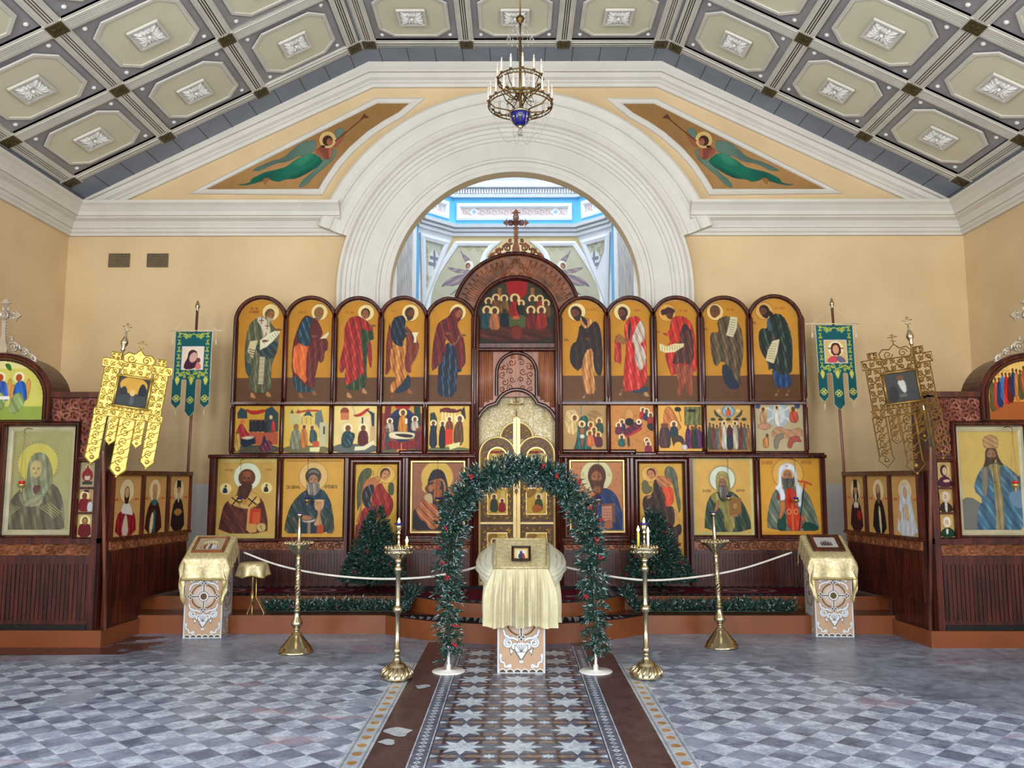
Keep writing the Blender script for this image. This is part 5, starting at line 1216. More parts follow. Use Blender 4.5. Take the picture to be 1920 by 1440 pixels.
# ---- central bay
b=MB()
for x in (X_(886.5,750),X_(895,750),X_(1043.5,750),X_(1051.5,750)):
    b.lathe([(.024,z0),(.024,Z_(598)),(.005,Z_(590))],(x,YI-.03,0),10)
part(b,'bay_column',W_FRAME)
def pp(l,Y=YI): return [(X_(a,c,Y),Z_(c,Y)) for a,c in l]
acx=968.5; 
def parc(cx,cy,r,a0,a1,n): return [(cx+r*math.cos(math.radians(a0+(a1-a0)*i/n)),cy-r*math.sin(math.radians(a0+(a1-a0)*i/n))) for i in range(n+1)]
outer=parc(acx,594.6,118,17,163,40); inner=parc(968,598,79,176,4,40)
b=MB(); b.T=Matrix.Translation((0,YI+.031,0)); b.prism(pp(outer+[(878,600),(889,604)]+inner+[(1047,604),(1058,600)]),.035)
part(b,'crown_arch_board',W_TOP); crown=scr.children[-1]
b=MB()
for k in range(49):
    a=math.radians(22+136*k/48)
    if abs(math.degrees(a)-90)<13: continue
    r0,r1=84,(112 if k%2 else 104)
    pth=[(acx+r0*math.cos(a),596-r0*math.sin(a)),(acx+r1*math.cos(a),596-r1*math.sin(a))]
    b.tube([(X_(u_,v_),YI+.029,Z_(v_)) for u_,v_ in pth],[.007,.012],5)
b.smooth=True
for s in (-1,1):
    for cx,cy,r in ((9,514,6),(18,505,7),(10,497,6),(4,488,5),(26,515,5)):
        b.tube([(X_(acx+s*a,c),YI+.026,Z_(c)) for a,c in spiral(cx,cy,r,1.5,0.3,1.2,12)],.008,4,False)
part(b,'carved_rays',W_CARVE)
b=MB(); mould(b,[(a,YI+.031,c) for a,c in pp(parc(acx,594.6,119.5,16,164,48))],.05,.06); b.sweep([(a,YI+.066,c) for a,c in pp(parc(acx,594.6,120,16,164,48))],[(-.02,.0),(-.02,.03),(.02,.03),(.02,.0)],(0,-1,0)); part(b,'crown_moulding',W_FRAME)
b=MB(); mould(b,[(a,YI-.01,c) for a,c in pp([(1047.5,655)]+parc(968,598,77,0,180,40)+[(889,655)])],.055,.055); part(b,'inner_arch_moulding',W_FRAME)
b=MB(); mould(b,rectpath(*[X_(897,648),X_(1042,648)],Z_(656),Z_(645),YI-.01)[:2],.05,.05); b.box(X_(890,650),X_(1048,650),YI-.03,YI+.002,Z_(657),Z_(644.5)); part(b,'picture_sill',W_FRAME)
b=MB(); b.T=Matrix.Translation((0,YI+.035,0)); b.prism(pp([(1045,655)]+parc(968,598,76,0,180,30)+[(891,655)]),.03); b.T=None; part(b,'picture_backing',W_PANEL)
tre=parc(969,772,41,22,158,24); lq=parc(905,803,47,62,102,8); rq=[(1938-a,c) for a,c in lq]
low_edge=rq[::-1][:]  # right side quarter
pl=[(896,656),(1043,656),(1043,790)]+[(1041,786),(1033,770),(1022,760),(1010,756),(1008,757)]+tre+[(930,757),(928,756),(916,760),(905,770),(897,786),(895.5,790)]
b=MB(); b.T=Matrix.Translation((0,YI+.006,0)); b.prism(pp(pl),.03)
k=899
b.T=None
while k<1040:
    lo=min([y for x,y in pl[2:] if abs(x-k)<9] or [780])
    if not (926<k<1009): b.tube([(X_(k,700),YI+.008,Z_(lo-6)),(X_(k,700),YI+.008,Z_(660))],.011,5)
    k+=3.4
part(b,'plank_panel',W_PLANK)
b=MB(); mould(b,[(a,YI,c) for a,c in pp([(1044,792),(1041,784),(1034,772),(1023,762),(1008,757)]+tre+[(930,757),(915,762),(904,772),(897,784),(894,792)])],.05,.06); part(b,'trefoil_moulding',W_FRAME)
b=MB(); mould(b,[(a,YI-.0,c) for a,c in pp([(1006,742)]+parc(968.5,699,37,0,180,24)+[(931,742)])],.045,.05); part(b,'niche_moulding',W_FRAME)
b=MB(); b.T=Matrix.Translation((0,YI-.012,0)); b.prism(pp([(1003,744)]+parc(968.5,699,34,0,180,20)+[(934,744)]),.03); b.T=None; b.smooth=True
for s in (-1,1):
    for cx,cy,r in ((9,680,7),(22,688,7),(12,697,7),(26,703,7),(8,712,6),(22,717,7),(28,690,4),(12,727,6),(26,730,6),(6,670,4)):
        b.tube([(X_(968.5+s*a,c),YI-.018,Z_(c)) for a,c in spiral(cx,cy,r,1.2,1.0+cx,1.2*s,12)],.0055,4,False)
part(b,'niche_carving',W_PLANK)
# crest cross: pierced carving standing on the arch
def carved_cross(cx,py0,scale,mats,parent,Y,name='crest_cross',dz=None):
    "pixel-free local design: unit = 1/100 of the crest's height"
    b=MB(); b.smooth=True; u=scale/100.
    def p(a,c,d=0): return (a*u,d,c*u)
    def pr(l,d=.02,off=0):
        b.T=Matrix.Translation((0,-d/2+off,0)); b.prism([(a*u,c*u) for a,c in l],d); b.T=None
    pr([(-6,0),(6,0),(8,10),(4.5,22),(3.2,36),(3.2,58),(-3.2,58),(-3.2,36),(-4.5,22),(-8,10)],.03)
    for k in range(6):
        for s in (-1,1): b.ball(p(s*4.4,33+k*4.6),1.5*u,6)
    b.T=Matrix.Translation((0,-.02,66*u))@Matrix.Rotation(PI/2,4,'X'); b.lathe([(7.2*u,-.02),(7.2*u,.006),(5.6*u,.012),(5.4*u,.004),(1.5*u,.008),(.5*u,.012)],(0,0,0),18); b.T=None
    for k in range(12): b.tube([p(1.5*math.cos(k*PI/6),66+1.5*math.sin(k*PI/6),-.03),p(5*math.cos(k*PI/6),66+5*math.sin(k*PI/6),-.028)],.5*u,4)
    for dx,dz in ((1,0),(-1,0),(0,1)):
        f=lambda a,c: (a*dx+c*(1-abs(dx)), 66+a*dz+c*(1-abs(dz)))
        L=26 if dx else 28
        for s in (-1,1):
            b.tube([p(*f(6,3.2*s)),p(*f(12,4.2*s)),p(*f(L-9,3.4*s))],1.5*u,5)
            for k in (9,13): b.ball(p(*f(k,5.4*s)),1.6*u,6)
            b.tube([p(*f(6,3*s)),p(*f(12,-3*s)),p(*f(17,3*s))],1.1*u,4); b.tube([p(*f(6,0)),p(*f(L-8,0))],.9*u,4)
        t=L-8
        pts_=[(0,-3),(1,-9.5),(2.6,-5),(5,-3.6),(9,0),(5,3.6),(2.6,5),(1,9.5),(0,3)]
        q=[f(t+a,c) for a,c in pts_]
        pr(q,.022)
    for s in (-1,1):          # side scrolls running down the arch
        for (ax,az,r,tn) in ((12,27,3.6,1.1),(17,13,8.5,1.6),(35,5,6.4,1.5),(47,-2.5,3.6,1.3),(53,-7,2.4,1.1)):
            b.tube([p(s*a,c) for a,c in spiral(ax,az,r,r*.18,2.4,-tn,18)],[2.0*u]*19,6)
        b.tube([p(s*7,22),p(s*12,20),p(s*20,22),p(s*27,16),p(s*28,8)],2.1*u,6)
        b.tube([p(s*28,8),p(s*34,12),p(s*41,9),p(s*43,2),p(s*50,1),p(s*57,-8)],1.9*u,6)
        b.tube([p(s*7,4),p(s*18,3),p(s*30,-1),p(s*44,-6),p(s*57,-11)],1.9*u,6)
    o=b.build(name,mats,parent); return o
c_=carved_cross(0,0,Z_(386)-Z_(474),W_TOP,scr,YI); c_.location=(X_(967.5,470),YI+.02,Z_(475)); c_.matrix_parent_inverse=Matrix.Translation(-scr.location)
# ---- brocade curtain behind the holy doors
m=M_('gold_brocade',.45,0,.6); n=m.noise(46,4,rough=.7); n2=m.noise(7,2); m.color(m.mix(n.smooth(.45,.6),lin((206,184,130)),lin((242,234,204)))); m.bump(n,.5,.004); BROC=m.done()
b=MB(); b.smooth=True; n=60; vs=[]
for i in range(n+1):
    x=X_(890,800)+(X_(1048,800)-X_(890,800))*i/n
    for z in (z0+.02,Z_(715)): vs.append((x,YI+.085+.010*math.sin(i*.9),z))
b.add(vs,[(2*i,2*i+2,2*i+3,2*i+1) for i in range(n)])
o=b.build('brocade_curtain',BROC); o.modifiers.new('t','SOLIDIFY').thickness=.006
tag(o,'pale gold brocade curtain hanging behind the gilded double doors','curtain')
# ---- the double doors
DG=plain('door_bronze_ground',(70,42,20),.4,.3,.3,22)
def door_icon(A,parent,x0,x1,za,zb,mask=None):
    return A.build('door_picture',(x0,YI+.027,zb),(x1-x0,0,0),(0,0,za-zb),PAINT,parent,mask=mask,board=.01)
YD=YI+.055
for s in (-1,1):
    hx=X_(968.8,950); ex=X_(896 if s<0 else 1043,950); x0,x1=sorted((ex,hx)); w=x1-x0; cx=(x0+x1)/2; r=w/2-.004
    rt=tag(empty('holy_door',(ex,YD,z0)),'gilded arched door leaf with scroll carving, %s half of the central pair'%('left' if s<0 else 'right'),'door','pair of gilded holy doors')
    def dp(b_,name,mats,par=rt):
        o=b_.build(name,mats,par); 
        if par is rt: o.matrix_parent_inverse=Matrix.Translation(-rt.location)
        return o
    zs=Z_(853); zb_=z0+.01
    b=MB(); b.T=Matrix.Translation((0,YD-.01,0)); b.prism([(x1-.004,zb_)]+arc(cx,zs,r,0,180,24)+[(x0+.004,zb_)],.03); dp(b,'door_panel',DG)
    b=MB(); gp2=[(0,0),(0,.03),(-.008,.04),(-.016,.04),(-.024,.022),(-.030,.026),(-.034,.0)]
    b.sweep([(cx+r,YD-.01,zb_)]+[(a,YD-.01,c) for a,c in arc(cx,zs,r,0,180,24)]+[(cx-r,YD-.01,zb_)],gp2,(0,-1,0)); 
    zm=Z_(981); b.box(x0+.03,x1-.03,YD-.035,YD-.01,zm-.012,zm+.012); b.box(x0+.02,x1-.02,YD-.035,YD-.01,zb_,zb_+.04); dp(b,'gilded_frame',GILT)
    # half post and quarter crest
    b=MB(); pxs=sorted((hx,hx-.042*-s*1.0)) ; pxs=sorted((hx+s*.003,hx+s*.043)); b.T=Matrix.Translation((0,YD-.06,0))
    b.prism([(pxs[0],Z_(851)),(pxs[1],Z_(851)),(pxs[1],Z_(786 if s>0 else 781)),(pxs[0],Z_(781 if s>0 else 786))],.05); b.T=None
    b.box(pxs[0],pxs[1],YD-.055,YD-.01,zb_,Z_(851)); dp(b,'meeting_stile',GILT)
    b=MB(); rq_=.215; zq=Z_(822); a0,a1=(90,180) if s<0 else (0,90)
    b.sweep([(a,YD-.01,c) for a,c in arc(hx,zq,rq_,a0,a1,16)],gp2,(0,-1,0)); 
    dp(b,'crest_arc',GILT)
    b=MB(); b.T=Matrix.Translation((0,YD-.005,0)); b.prism([(hx,zq)]+arc(hx,zq,rq_-.01,a0,a1,14),.02); b.T=None
    dp(b,'crest_ground',DG)
    b=MB(); b.smooth=True
    for (a,c,rr) in ((.05,.14,.03),(.105,.10,.028),(.155,.05,.026),(.07,.07,.026),(.11,.03,.022),(.03,.04,.0)):
        if rr: b.tube([(hx+s*a_,YD-.014,zq+c_) for a_,c_ in spiral(a+.012,c+.01,rr,.006,a*40,1.3,12)],.005,4,False)
    # scrollwork borders round the three pictures
    def ringscroll(xa_,xb_,za_,zb2,n1,n2,top=True):
        h=.06
        scrollband(b,(xa_,YD-.016,za_),(1,0,0),xb_-xa_,h,n1,.0055,dense=True)
        if top: scrollband(b,(xa_,YD-.016,zb2),(1,0,0),xb_-xa_,h,n1,.0055)
        for xx in (xa_,xb_): scrollband(b,(xx,YD-.016,za_),(0,0,1),zb2-za_,h,n2,.0055,vert=Vector((1,0,0)))
    ix0,ix1=x0+.125,x1-.125
    z1a,z1b=Z_(905),Z_(853); ringscroll(x0+.083,x1-.083,Z_(919),Z_(855),4,5,False)
    for q in arc(cx,zs,r-.083,10,170,6): b.tube([(a,YD-.016,c) for a,c in spiral(q[0],q[1],.03,.006,q[0]*30,1.2,12)],.0055,4,False)
    ringscroll(x0+.083,x1-.083,Z_(970),Z_(913),4,5,False)
    ringscroll(x0+.083,x1-.083,z0+.12,Z_(992),4,6)
    dp(b,'scroll_carving',GOLD)
    # pictures
    for j,(ya,yb) in enumerate(((840,902),(917,963),(1001,1046))):
        za_,zb2=Z_(yb),Z_(ya); A=Art(0,0,100,int(100*(zb2-za_)/(ix1-ix0)),60,(196,156,66)); H_=A.b[3]
        if j==0:
            A.rect((150,60,30),10,15,90,30); A.rect((220,196,130),20,30,40,H_*.7); A.rect((210,180,110),62,26,86,H_*.7)
            if s<0: A.fig(45,H_*.38,H_,46,(150,30,26)); 
            else: A.fig(50,H_*.35,H_,44,(60,50,80)); A.rect((90,40,20),75,H_*.5,95,H_)
            mk=[(0,H_),(0,50)]+[(50-50*math.cos(PI*i/14),50-50*math.sin(PI*i/14)) for i in range(1,14)]+[(100,50),(100,H_)]
        else:
            mk=None; A.poly((150,110,50),[(0,0),(60,0),(30,H_*.3),(0,H_*.4)]); A.rect((206,180,110),70,10,92,H_*.6)
            if s<0: A.fig(32,H_*.2,H_*.95,46,(60,70,50)); A.fig(76,H_*.38,H_*.95,40,(150,30,30))
            else: A.fig(62,H_*.2,H_*.9,46,(70,80,50)); A.poly((176,100,40),[(25,H_*.7),(60,H_*.6),(90,H_*.8),(60,H_*.95),(30,H_*.95)])
        d=door_icon(A,rt,ix0,ix1,za_,zb2,mk); d.matrix_parent_inverse=Matrix.Translation(-rt.location)
        b=MB()
        if j==0: b.sweep([(ix1,YI+.03,za_),(ix1,YI+.03,zb2-.07)]+[(a,YI+.03,c) for a,c in arc((ix0+ix1)/2,zb2-(ix1-ix0)/2,(ix1-ix0)/2,0,180,16)]+[(ix0,YI+.03,za_)],[(-.002,0),(-.002,.014),(.014,.014),(.016,0)],(0,-1,0))
        else: b.sweep(rectpath(ix0,ix1,za_,zb2,YI+.055)[::-1],[(-.016,0),(-.016,.014),(.002,.014),(.002,0)],(0,-1,0),closed=True)
        dp(b,'picture_rim',GILT)
# small gilt cross above the doors
b=MB(); b.smooth=True; x=X_(968,760); zc=Z_(757)
b.tube([(x,YI+.04,Z_(782)),(x,YI+.04,Z_(745))],.008,6); b.tube([(x-.085,YI+.04,zc),(x+.085,YI+.04,zc)],.008,6)
for dx,dz in ((-1,0),(1,0),(0,1)):
    c=Vector((x+dx*.085,YI+.04,zc+dz*.09)); 
    for a in (-1,0,1): v=Vector((dx,0,dz)); w_=Vector((dz,0,dx)); b.tube([c,c+v*.012+w_*(a*.014),c+v*(.022 if a==0 else .008)+w_*(a*.026)],[.007,.006,.003],5)
b.ball((x,YI+.04,zc),.016,8); b.tube([(x-.04,YI+.04,zc+.03),(x+.04,YI+.04,zc+.03)],.004,4)
tag(b.build('door_cross',GOLD),'small gilt cross standing on top of the holy doors','cross')
W_SCROLL=woodmat('polished_scroll_wood',(120,62,50),(176,116,96),.25,axis=(1,1,1),sc_=9)
# ================================================================ SIDE ICON CASES, ANGLED PANELS, BANNERS
GLASS=bpy.data.materials.new('picture_glass'); GLASS.use_nodes=True; _nt=GLASS.node_tree; _nt.nodes.remove(_nt.nodes['Principled BSDF'])
_g=_nt.nodes.new('ShaderNodeBsdfGlossy'); _g.inputs['Roughness'].default_value=.03; _t=_nt.nodes.new('ShaderNodeBsdfTransparent'); _mx=_nt.nodes.new('ShaderNodeMixShader'); _l=_nt.nodes.new('ShaderNodeLayerWeight'); _l.inputs[0].default_value=.5; _p=_nt.nodes.new('ShaderNodeMath'); _p.operation='POWER'; _p.inputs[1].default_value=5; _nt.links.new(_l.outputs['Facing'],_p.inputs[0]); _f=_nt.nodes.new('ShaderNodeMath'); _f.operation='MULTIPLY_ADD'; _f.inputs[1].default_value=.6; _f.inputs[2].default_value=.045; _nt.links.new(_p.outputs[0],_f.inputs[0])
_nt.links.new(_f.outputs[0],_mx.inputs[0]); _nt.links.new(_t.outputs[0],_mx.inputs[1]); _nt.links.new(_g.outputs[0],_mx.inputs[2]); _nt.links.new(_mx.outputs[0],_nt.nodes['Material Output'].inputs[0])
YK=8.42; ZK=.158
ZKL=zoomset(0,660,4.0); ZKR=zoomset(1740,640,3.789)
def kx(px,py=900): return P(px,py,YK).x
def kz(py,px=150): return P(px,py,YK).z
def sub(root):
    def f(b,name,mats,par=None):
        o=b.build(name,mats,par or root)
        if par is None: o.matrix_parent_inverse=root.matrix_basis.inverted()
        else: o.matrix_parent_inverse=par.matrix_basis.inverted()
        return o
    return f
def side_case(s):
    "s=-1 left, +1 right; measured on the left, mirrored on the right with its own pixels"
    if s<0: m_=lambda px,py=900: kx(px,py)
    else: m_=lambda px,py=900: kx({188:1746,178:1756}.get(px,1932-px+2),py)
    root=tag(empty('icon_case',(m_(60),YK,ZK)),'tall mahogany icon case with arched top and silvery cross, %s'%('cut by the left edge' if s<0 else 'cut by the right edge'),'icon case')
    f=sub(root)
    xe=m_(187,1000); xo=s*5.93          # inner edge, outer edge by the side wall
    a,c=sorted((xe,xo)); ztop=kz(742); zsill=kz(1013)
    cxA=m_(4,720); RA=abs(m_(100,745)-cxA)
    b=MB(); b.box(a,c,YK+.04,YK+.30,ZK,ztop); f(b,'case_body',W_PANEL)
    b=MB(); b.T=Matrix.Translation((0,YK+.0,0)); b.prism([(cxA+RA,ztop-.25)]+arc(cxA,ztop-.02,RA,0,180,24,RA*.85)+[(cxA-RA,ztop-.25)],.34); f(b,'arched_head',W_PANEL)
    b=MB(); pth=[(cxA+RA-.03,YK,ztop-.24)]+[(q,YK,w_) for q,w_ in arc(cxA,ztop-.02,RA-.03,0,180,28,(RA-.03)*.85)]+[(cxA-RA+.03,YK,ztop-.24)]
    mould(b,pth,.07,.06); f(b,'arch_moulding',W_FRAME)
    b=MB(); b.box(a-.02,c+.02,YK-.06,YK+.05,ztop-.01,ztop+.04) if False else None
    q0,q1=sorted((xe,cxA+RA*-s)); b.box(q0,q1,YK-.05,YK+.1,ztop-.02,ztop+.035); f(b,'top_rail',W_FRAME)
    b=MB(); b.box(min(xe,xe-s*-.06),max(xe,xe+s*.06),YK-.05,YK+.04,ZK,ztop); f(b,'corner_post',W_FRAME)
    # big picture
    px0,px1=(9,139)
    P0,P1=sorted((m_(px0),m_(px1))); zt_,zb_=kz(800),kz(1003)
    b=MB(); mould(b,rectpath(P0-.029,P1+.029,zb_-.029,zt_+.029,YK+.0),.055,.06,True); f(b,'picture_frame',W_FRAME)
    # column of three little pictures
    q0,q1=sorted((m_(144),m_(181))); ys=((867,913),(917,960),(964,1007))
    b=MB(); mould(b,rectpath(q0-.002,q1+.008,kz(1010),kz(863),YK),.03,.05,True); 
    for yy in (915,962): b.box(q0,q1,YK-.02,YK+.03,kz(yy)-.008,kz(yy)+.008)
    f(b,'small_picture_frame',W_FRAME)
    # carved scroll panel, an L turned over the corner
    def X2(px): return m_(px,800)
    b=MB(); t0,t1=sorted((X2(94),X2(188))); v0,v1=sorted((X2(152),X2(188)))
    b.box(t0,t1,YK-.005,YK+.04,kz(794),kz(746)); b.box(v0,v1,YK-.005,YK+.04,kz(856),kz(794)); b.smooth=True; b.cur=1
    h=(kz(747)-kz(792))/2
    for k in (0,1): scrollband(b,(t0+.02,YK-.012,kz(793)+h*(k+.5)),(1,0,0),t1-t0-.04,h*1.15,5,.011)
    w_=(v1-v0)/2
    for k in (0,1): scrollband(b,(v0+w_*(k+.5),YK-.012,kz(855)),(0,0,1),kz(795)-kz(855),w_*1.15,3,.011,vert=Vector((1,0,0)))
    f(b,'carved_scroll_panel',[W_FRAME,W_SCROLL])
    b=MB(); b.box(*sorted((X2(88),X2(146))),YK-.04,YK+.002,kz(796),kz(792)); f(b,'inner_rail',W_FRAME); b=MB(); b.box(v0,v1,YK-.04,YK+.002,kz(861),kz(857)); f(b,'inner_rail',W_FRAME)
    b=MB(); b.box(a,c,YK-.07,YK+.04,zsill-.03,zsill+.02); f(b,'sill',W_FRAME)
    zc1,zc0=kz(1019),kz(1041); g0,g1=sorted((m_(178),xo))
    b=MB(); b.box(g0,g1,YK-.02,YK+.04,zc0,zc1); b.smooth=True; scrollband(b,(g0,YK-.022,(zc0+zc1)/2),(1,0,0),g1-g0,zc1-zc0,15,.009); f(b,'carved_band',W_CARVE)
    b=MB(); b.box(g0,g1,YK,YK+.05,ZK+.02,zc0); k=g0+.01
    while k<g1-.02: b.box(k,k+.03,YK-.012,YK,ZK+.08,zc0-.09); k+=.041
    f(b,'plank_wainscot',W_PANEL)
    b=MB(); b.box(g0,g1,YK-.03,YK,ZK+.0,ZK+.04); f(b,'skirting',BLACK)
    # silvery cross and scrolls on the arched head
    sc__=.62; cr=carved_cross(0,0,sc__,SILVER,root,YK,'crest_cross'); cr.location=(m_(6,600),YK+.03,ztop+RA*.85-.03)
    cr.matrix_parent_inverse=root.matrix_basis.inverted()
    # pictures
    if s<0:
        A=Art(35,565,560,1370,150,(170,166,112)); A.rect((150,146,100),35,565,560,600); A.rect((160,150,100),35,565,95,1370)
        A.ell((206,196,96),270,840,150); 
        for k in range(40): q=k*.157; A.line((120,110,60),3,[(270+152*math.cos(q),840+152*math.sin(q)),(270+168*math.cos(q),840+168*math.sin(q))],False)
        A.poly((100,92,64),pts('40,1365 50,1170 130,1040 220,1000 380,980 450,1040 490,1180 500,1365')); A.folds((70,62,44),(150,142,104),76,.8,.8)
        A.poly((138,144,112),pts('195,860 210,790 260,755 320,765 360,820 385,900 390,1000 330,1090 270,1160 200,1170 150,1060 190,980')); A.folds((96,100,78),(186,190,156),84,1,.7)
        A.ell((196,178,120),258,880,44,62); A.face(258,884,56,(198,180,124),None,0,None,0,dark=(70,60,36)); A.poly((120,56,60),pts('240,1010 300,1000 290,1060 250,1070'))
        A.poly((160,158,120),pts('180,1140 240,1090 330,1060 340,1090 260,1140 190,1170')); A.poly((166,160,116),pts('330,1060 300,1120 240,1160 320,1160'))
        for k in range(5): A.line((176,168,110),5,[(300+k*20,1165-k*8),(400+k*12,1230-k*10),(410+k*16,1250-k*12)],False); A.line((176,168,110),5,[(150-k*20,1165-k*5),(80-k*6,1230-k*10),(60-k*2,1250)],False)
        lab='large glazed icon of woman in pale veil with crossed hands, far left'
        small=[('small icon of child inside a red disc, top of the left trio',(176,158,120)),('small icon of crowned prince in red and white, middle of left trio',(184,150,104)),('small icon of woman in crimson with green hood, bottom of left trio',(200,168,110))]
        T=Art(-370,60,305,525,150,(206,200,104))
        T.rect((150,170,80),-370,420,305,525); T.rect((226,216,150),-370,60,305,120)
        for cx_,c in ((-200,(190,100,50)),(-30,(70,110,190)),(120,(50,110,190))):
            T.poly((216,160,80),[(cx_-60,220),(cx_-85,330),(cx_-60,420),(cx_-30,300)]); T.poly((216,160,80),[(cx_+60,180),(cx_+90,240),(cx_+60,400),(cx_+30,300)])
            T.ell((236,226,180),cx_-15,190,44); T.poly(c,[(cx_-40,225),(cx_+30,215),(cx_+55,290),(cx_+60,380),(cx_-20,400),(cx_-60,340)]); T.folds(tuple(int(v*.6) for v in c),tuple(min(255,int(v*1.3)) for v in c),80,1.2,.6)
            T.poly((150,170,110),[(cx_-60,330),(cx_+10,300),(cx_+50,400),(cx_-20,480),(cx_-90,470)]); T.folds((104,126,76),(196,206,150),60,1.2,.6); T.ell((176,84,40),cx_-15,192,26,30)
        T.rect((236,232,220),-110,340,40,365); T.poly((60,120,50),pts('-20,80 30,80 45,140 10,130'))
        tl_='arched icon of three seated winged figures in blue, top of left case'
        fn=ZKL
    else:
        A=Art(215,610,700,1375,150,(206,176,96)); A.rect((196,160,84),215,610,700,650); A.poly((110,110,100),pts('215,1150 300,1100 400,1170 600,1050 700,900 700,1375 215,1375'))
        A.poly((46,104,130),pts('330,1060 360,960 420,880 480,860 560,880 620,930 690,1000 700,1375 340,1375 350,1200 400,1130')); A.folds((18,56,80),(110,160,176),60,.9,.8)
        A.poly((150,134,84),pts('430,880 540,870 520,940 540,1150 530,1375 475,1375 480,1150 470,940')); A.folds((104,86,50),(196,180,124),86,2,.7)
        A.poly((130,120,100),pts('400,900 440,890 440,1000 420,1120 390,1090')); A.poly((44,30,24),pts('430,790 425,860 405,900 460,890 470,820')); A.poly((44,30,24),pts('510,790 530,850 560,890 510,880 500,820'))
        A.face(472,810,44,(150,104,78),(44,30,24),0,(60,40,30),0); A.poly((176,138,90),pts('425,770 412,710 430,680 470,668 512,680 530,712 520,772 470,762')); A.folds((130,90,50),(214,186,140),30,2.4,.6)
        A.poly((110,140,166),pts('560,1090 640,1050 700,1080 700,1200 600,1180'))
        lab='large glazed icon of crowned man in blue robes, far right'
        small=[('small icon of woman in dark plum veil, top of the right trio',(206,170,110)),('small icon of white-veiled woman with a staff, middle of right trio',(190,150,90)),('small icon of woman in green with white headscarf, bottom of right trio',(206,166,96))]
        T=Art(465,130,1210,575,150,(216,150,70)); T.rect((170,96,46),465,440,1210,575); T.rect((232,190,110),465,130,1210,200)
        for k in range(22):
            cx_=500+k*32; y0_=270-110*math.sin((cx_-465)/745*PI)+((k*7)%3)*12
            c=[(90,96,50),(190,80,50),(34,54,104),(60,120,170),(200,40,30),(90,30,26),(40,60,110),(206,130,70)][k%8]
            T.fig(cx_,y0_,y0_+260-((k*13)%40),58,c,halo=(240,206,120))
        tl_='arched icon of a crowd of haloed figures on orange, top of right case'
        fn=ZKR
    # place large picture, glass over it
    o=A.build('icon_painting',(P0,YK+.02,zt_),(P1-P0,0,0),(0,0,zb_-zt_),PAINT,board=.012); tag(o,lab,'icon painting')
    border(o,P0,P1,zb_,zt_,.05,plain('pale_fillet_%d'%(s+1),(176,166,130),.4),.012,YK+.02,'fillet')
    g=MB(); g.box(P0+.012,P1-.012,YK-.0,YK+.003,zb_,zt_); gl=g.build('picture_glass',GLASS,o); gl.matrix_parent_inverse=Matrix.Translation(-o.location)
    # arched head picture
    hx0,hx1=cxA-RA+.10,cxA+RA-.10; hz0,hz1=kz(787),ztop-.02+(RA-.09)*.85
    W_,H2=T.b[2]-T.b[0],T.b[3]-T.b[1]; n=20; rr=W_/2; spr=T.b[1]+H2*(hz1-(ztop-.02))/(hz1-hz0)
    mk=[(T.b[0],T.b[3]),(T.b[0],spr)]+[((T.b[0]+T.b[2])/2-rr*math.cos(PI*i/n),spr-(spr-T.b[1])*math.sin(PI*i/n)) for i in range(1,n)]+[(T.b[2],spr),(T.b[2],T.b[3])]
    o=T.build('icon_painting',(hx0,YK-.012,hz1),(hx1-hx0,0,0),(0,0,hz0-hz1),PAINT,board=.01,mask=mk); tag(o,tl_,'icon painting')
    for j,((la,bgc),(ya,yb)) in enumerate(zip(small,ys)):
        A=Art(0,0,100,124,64,bgc); 
        if s<0:
            if j==0: A.ell((150,40,54),50,66,32); A.fig(50,12,60,30,(150,40,50)); A.fig(50,50,90,34,(206,190,170),halo=None); A.rect((60,70,60),22,96,80,112)
            elif j==1: A.fig(40,16,122,66,(130,30,36)); A.fig(74,50,122,34,(200,206,200),halo=None); A.poly((40,50,70),pts('30,14 40,4 62,4 66,18'))
            else: A.fig(50,12,124,76,(110,24,30),(150,100,60)); A.ell((80,96,50),50,32,15,17); A.ell((176,130,84),50,34,9,12)
        else:
            if j==0: A.halo(52,44,36,(214,180,120)); A.poly((84,30,60),pts('8,124 14,90 40,70 70,70 96,100 98,124')); A.ell((70,50,50),50,42,22,30); A.ell((206,176,140),56,44,14,20); A.poly((220,180,150),pts('40,90 70,84 90,96 50,104'))
            elif j==1: A.halo(52,40,34,(200,170,120)); A.poly((60,36,30),pts('8,124 20,80 50,66 84,84 96,124')); A.ell((214,206,190),52,40,17,26); A.ell((196,164,130),52,42,11,16); A.poly((206,200,180),pts('44,60 60,60 62,124 46,124')); A.line((60,40,20),3,[(14,20),(20,110)],False)
            else: A.halo(52,42,34,(206,176,110)); A.poly((20,64,40),pts('6,124 14,90 44,72 70,72 94,92 98,124')); A.folds((10,40,26),(60,100,70),70,1.2,.6); A.ell((226,222,214),52,42,19,28); A.ell((206,176,144),52,44,12,16); A.poly((220,214,200),pts('44,78 60,78 56,110 44,108'))
        za_,zb2=kz(yb),kz(ya)
        o=A.build('icon_painting',(q0+.012,YK+.012,zb2),(q1-q0-.024,0,0),(0,0,za_-zb2),PAINT,board=.01); tag(o,la,'icon painting')
    # angled panel running back from the case to the wall
    N0=Vector((xe-s*.07,YK+.06,0)); F0=Vector((s*3.80,9.92,0)) if s<0 else Vector((3.84,9.92,0))
    u=(F0-N0); L=u.length; u.normalize(); out=u.cross(Vector((0,0,1)))*(1 if s<0 else -1)
    # visible face looks to the middle of the room
    if out.x*s>0: out=-out
    ang=tag(empty('angled_icon_panel',N0+Vector((0,0,ZK))),'low angled mahogany panel holding three narrow icons, %s side'%('left' if s<0 else 'right'),'panel')
    fa=sub(ang)
